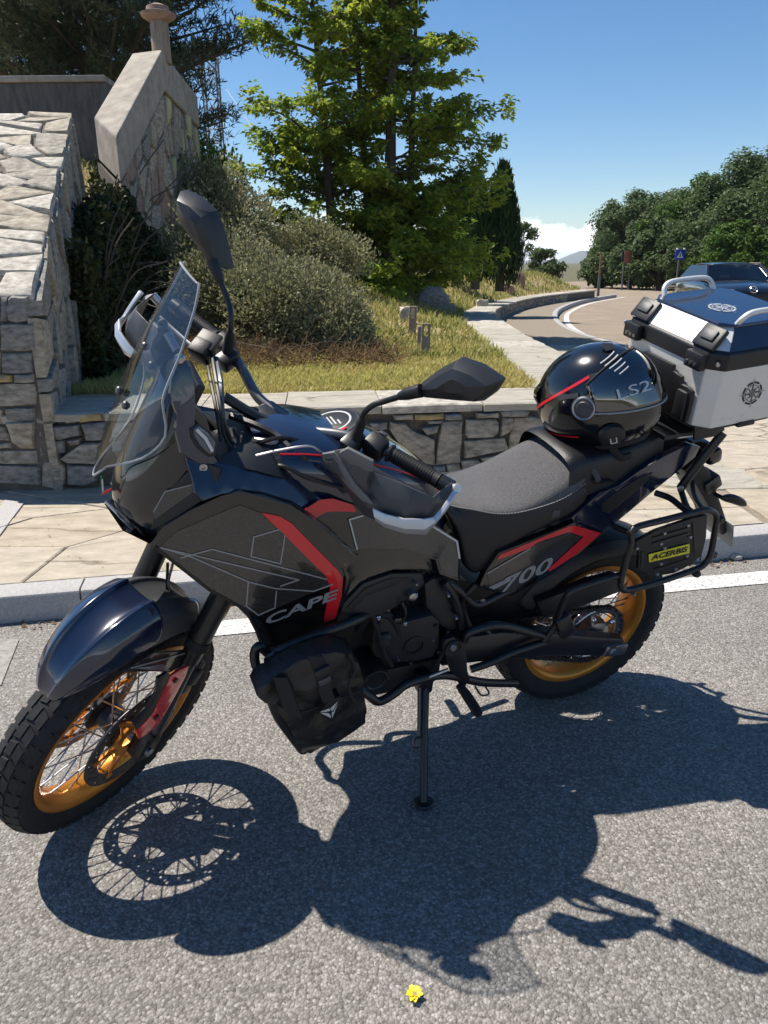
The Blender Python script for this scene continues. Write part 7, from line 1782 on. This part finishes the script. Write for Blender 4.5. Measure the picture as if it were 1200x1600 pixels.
# beige-roofed shelter behind the car
sh = Thing('shelter', 'open shelter with a flat beige roof behind the parked car', 'shelter', base=V((at_px(1148, 27), 27, 0)))
xl, xr_ = at_px(1117, 27), at_px(1181, 27); zt = Wy(1148, 411, 27).z
sh.part('roof', MB().box(((xl+xr_)/2, 27.6, zt-.06), (xr_-xl, 1.6, .14), None, .02), 'roof_beige'); sh.part('fascia', MB().box(((xl+xr_)/2+.2, 26.79, zt-.24), (xr_-xl-.5, .05, .18), None, .01), 'wood_weathered')
for px in (xl+.05, (xl+xr_)/2, xr_-.06):
    for yy in (26.9, 28.3): sh.part('post', MB().tube([V((px-.12 if px < xl+.1 else px, yy, 0)), V((px, yy, zt-.1))], .05, 8), 'wood_weathered')
sh.part('back_board', MB().box(((xl+xr_)/2, 28.3, .65), (xr_-xl-.2, .05, .8), None, .01), 'wood_brown')
# ------------------------------------------------------------------ parked car facing us
cx, cy = at_px(1180, 19.2), 19.2; CM = Matrix.Translation((cx, cy, 0)) @ Matrix.Rotation(math.radians(-6), 4, 'Z')
car = Thing('parked_car', 'dark blue-black car parked facing the camera behind the top case', 'car', M=CM)
# car frame: x across, y back from the nose, z up
def csec(y, z0, zb, zt, wl, wt): return [V((-wl*.94, y, z0)), V((-wl, y, z0+.16)), V((-wl*1.0, y, zb-.1)), V((-wl*.95, y, zb)), V((-wt*.72, y, zt)), V((0, y, zt+.025)), V((wt*.72, y, zt)), V((wl*.95, y, zb)), V((wl*1.0, y, zb-.1)), V((wl, y, z0+.16)), V((wl*.94, y, z0))]
body = [csec(.0, .24, .62, .66, .72, .70), csec(.05, .2, .72, .76, .82, .78), csec(.30, .2, .80, .85, .88, .86), csec(.75, .2, .86, .92, .90, .88), csec(1.15, .2, .90, .97, .90, .88), csec(2.0, .2, .93, .99, .90, .88), csec(3.2, .2, .95, 1.0, .90, .86), csec(4.0, .22, .92, .98, .86, .84), csec(4.25, .3, .80, .86, .78, .76)]
cbody = car.part('body', MB().grid(body), 'car_paint', sub=2, smooth=80)
cab_ = [[V((-.80, 1.10, .93)), V((-.4, 1.0, .97)), V((0, .97, .985)), V((.4, 1.0, .97)), V((.80, 1.10, .93))], [V((-.66, 1.75, 1.34)), V((-.33, 1.68, 1.375)), V((0, 1.66, 1.385)), V((.33, 1.68, 1.375)), V((.66, 1.75, 1.34))]]
car.part('windscreen', MB().grid(cab_), 'car_glass', sub=2, smooth=80)
roof = [[V((-.67, 1.74, 1.345)), V((-.33, 1.66, 1.38)), V((0, 1.64, 1.39)), V((.33, 1.66, 1.38)), V((.67, 1.74, 1.345))], [V((-.66, 2.4, 1.40)), V((-.33, 2.4, 1.435)), V((0, 2.4, 1.445)), V((.33, 2.4, 1.435)), V((.66, 2.4, 1.40))], [V((-.64, 3.3, 1.36)), V((-.3, 3.35, 1.40)), V((0, 3.36, 1.41)), V((.3, 3.35, 1.40)), V((.64, 3.3, 1.36))], [V((-.75, 3.95, 1.0)), V((-.3, 4.0, 1.02)), V((0, 4.0, 1.02)), V((.3, 4.0, 1.02)), V((.75, 3.95, 1.0))]]
car.part('roof', MB().grid(roof), 'car_paint', sub=2, solid=.02, smooth=80)
for s_ in (-1, 1):
    car.part('side_window', MB().add([V((s_*.815, 1.25, .95)), V((s_*.67, 1.80, 1.33)), V((s_*.665, 3.25, 1.34)), V((s_*.80, 3.8, 1.0))], [(0, 1, 2, 3)]), 'car_glass', smooth=0)
    car.part('pillar', MB().tube([V((s_*.82, 1.08, .92)), V((s_*.665, 1.74, 1.35))], .03, 8), 'car_paint')
    mr_ = car.part('wing_mirror', MB().box((s_*1.0, 1.35, 1.0), (.2, .1, .13), None, .04), 'car_paint'); car.part('mirror_arm', MB().tube([V((s_*.86, 1.38, .95)), V((s_*.95, 1.36, .98))], .03, 8), 'car_black', mr_)
    car.part('headlamp', MB().grid([[V((s_*x, y+.0, z)) for z in (.62, .70, .78)] for x, y in ((.42, .06), (.55, .07), (.68, .12), (.80, .24), (.85, .38))]), 'car_lamp', sub=1, smooth=80, solid=.01)
    for yy in (.80, 3.45):
        wh = car.part('wheel', MB().lathe(V((s_*.80, yy, .32)), (s_, 0, 0), [(.2, -.1), (.29, -.1), (.32, -.07), (.32, .07), (.29, .1), (.2, .1)], 32, closed=True), 'rubber')
        rim = MB().lathe(V((s_*.80, yy, .32)), (s_, 0, 0), [(.205, .085), (.19, .05), (.05, .06), (0, .06)], 24); car.part('rim', rim, 'steel_grey', wh)
    car.part('front_seat', MB().box((s_*.36, 2.3, .95), (.46, .16, .6), Matrix.Rotation(-.2, 3, 'X'), .06), 'car_black'); car.part('head_rest', MB().box((s_*.36, 2.36, 1.2), (.24, .09, .14), None, .04), 'car_black')
car.part('grille', MB().box((0, .0, .56), (.8, .05, .2), None, .03), 'car_black'); car.part('bumper', MB().box((0, .0, .34), (1.5, .10, .2), None, .04), 'car_black')
em_ = car.part('bonnet_emblem', MB().lathe(V((0, .02, .765)), (0, -1, .5), [(.075, 0), (.085, .008), (.095, 0)], 32), 'chrome'); car.part('emblem_bars', MB().tube([V((-.04, .0, .79)), V((0, -.005, .74)), V((.04, .0, .79))], .008, 6), 'chrome', em_)
car.part('dashboard', MB().box((0, 1.45, .93), (1.4, .4, .08), None, .03), 'car_black'); car.part('number_plate', MB().box((0, -.065, .42), (.5, .012, .11), None, .004), 'sign_white')
car.part('interior', MB().box((0, 2.4, .6), (1.5, 2.2, .5), None, .05), 'car_black')
# ------------------------------------------------------------------ far ridge
def ridge(name, y, x0, x1, prof, matname, depth):
    rows = []
    n = 60
    for i in range(n+1):
        x = x0+(x1-x0)*i/n; h = prof(i/n)+noise.noise(V((i*.35, 1, y)))*.06*prof(.5)
        rows.append([V((x, y-depth, -60)), V((x, y-depth*.5, h*.45+noise.noise(V((i*.5, 7, y)))*.08*h)), V((x, y, h)), V((x, y+depth, -60))])
    structure(name, MB().grid(rows), matname, smooth=60)
mat('far_rock', (0.07, 0.09, 0.075), 0.95, col2=(0.16, 0.165, 0.15), vscale=.004, detail=8)
ry = 3000.0; xa, xb = at_px(862, ry), at_px(960, ry); zt = Wy(905, 392, ry).z
ridge('mountain', ry, xa, xb, lambda t: zt*max(0.0, min(1, t/.42))**.8*(1 if t < .5 else 1-.5*(t-.5)), 'far_rock', 700)
ridge('mountain', 5200.0, at_px(780, 5200), at_px(1400, 5200), lambda t: Wy(880, 406, 5200.).z*(.75+.25*math.sin(t*9)), 'far_rock', 900)

# ------------------------------------------------------------------ the air
hz = bpy.data.materials.new('haze_air'); hz.use_nodes = True; n, l = nodes_of(hz); n.remove(n['Principled BSDF'])
pvv = n.new('ShaderNodeVolumePrincipled'); pvv.inputs['Color'].default_value = (0.80, 0.89, 1.0, 1); pvv.inputs['Density'].default_value = 0.00018; pvv.inputs['Anisotropy'].default_value = 0.2
l.new(pvv.outputs[0], n['Material Output'].inputs['Volume']); MATS['haze_air'] = hz
hb_ = MB().box((0, 2500, 6.5), (9600, 7900, 137)); o = single('haze', hb_, 'haze_air', 'thin bluish summer haze over the distant hills', 'haze', kind='stuff', smooth=0)
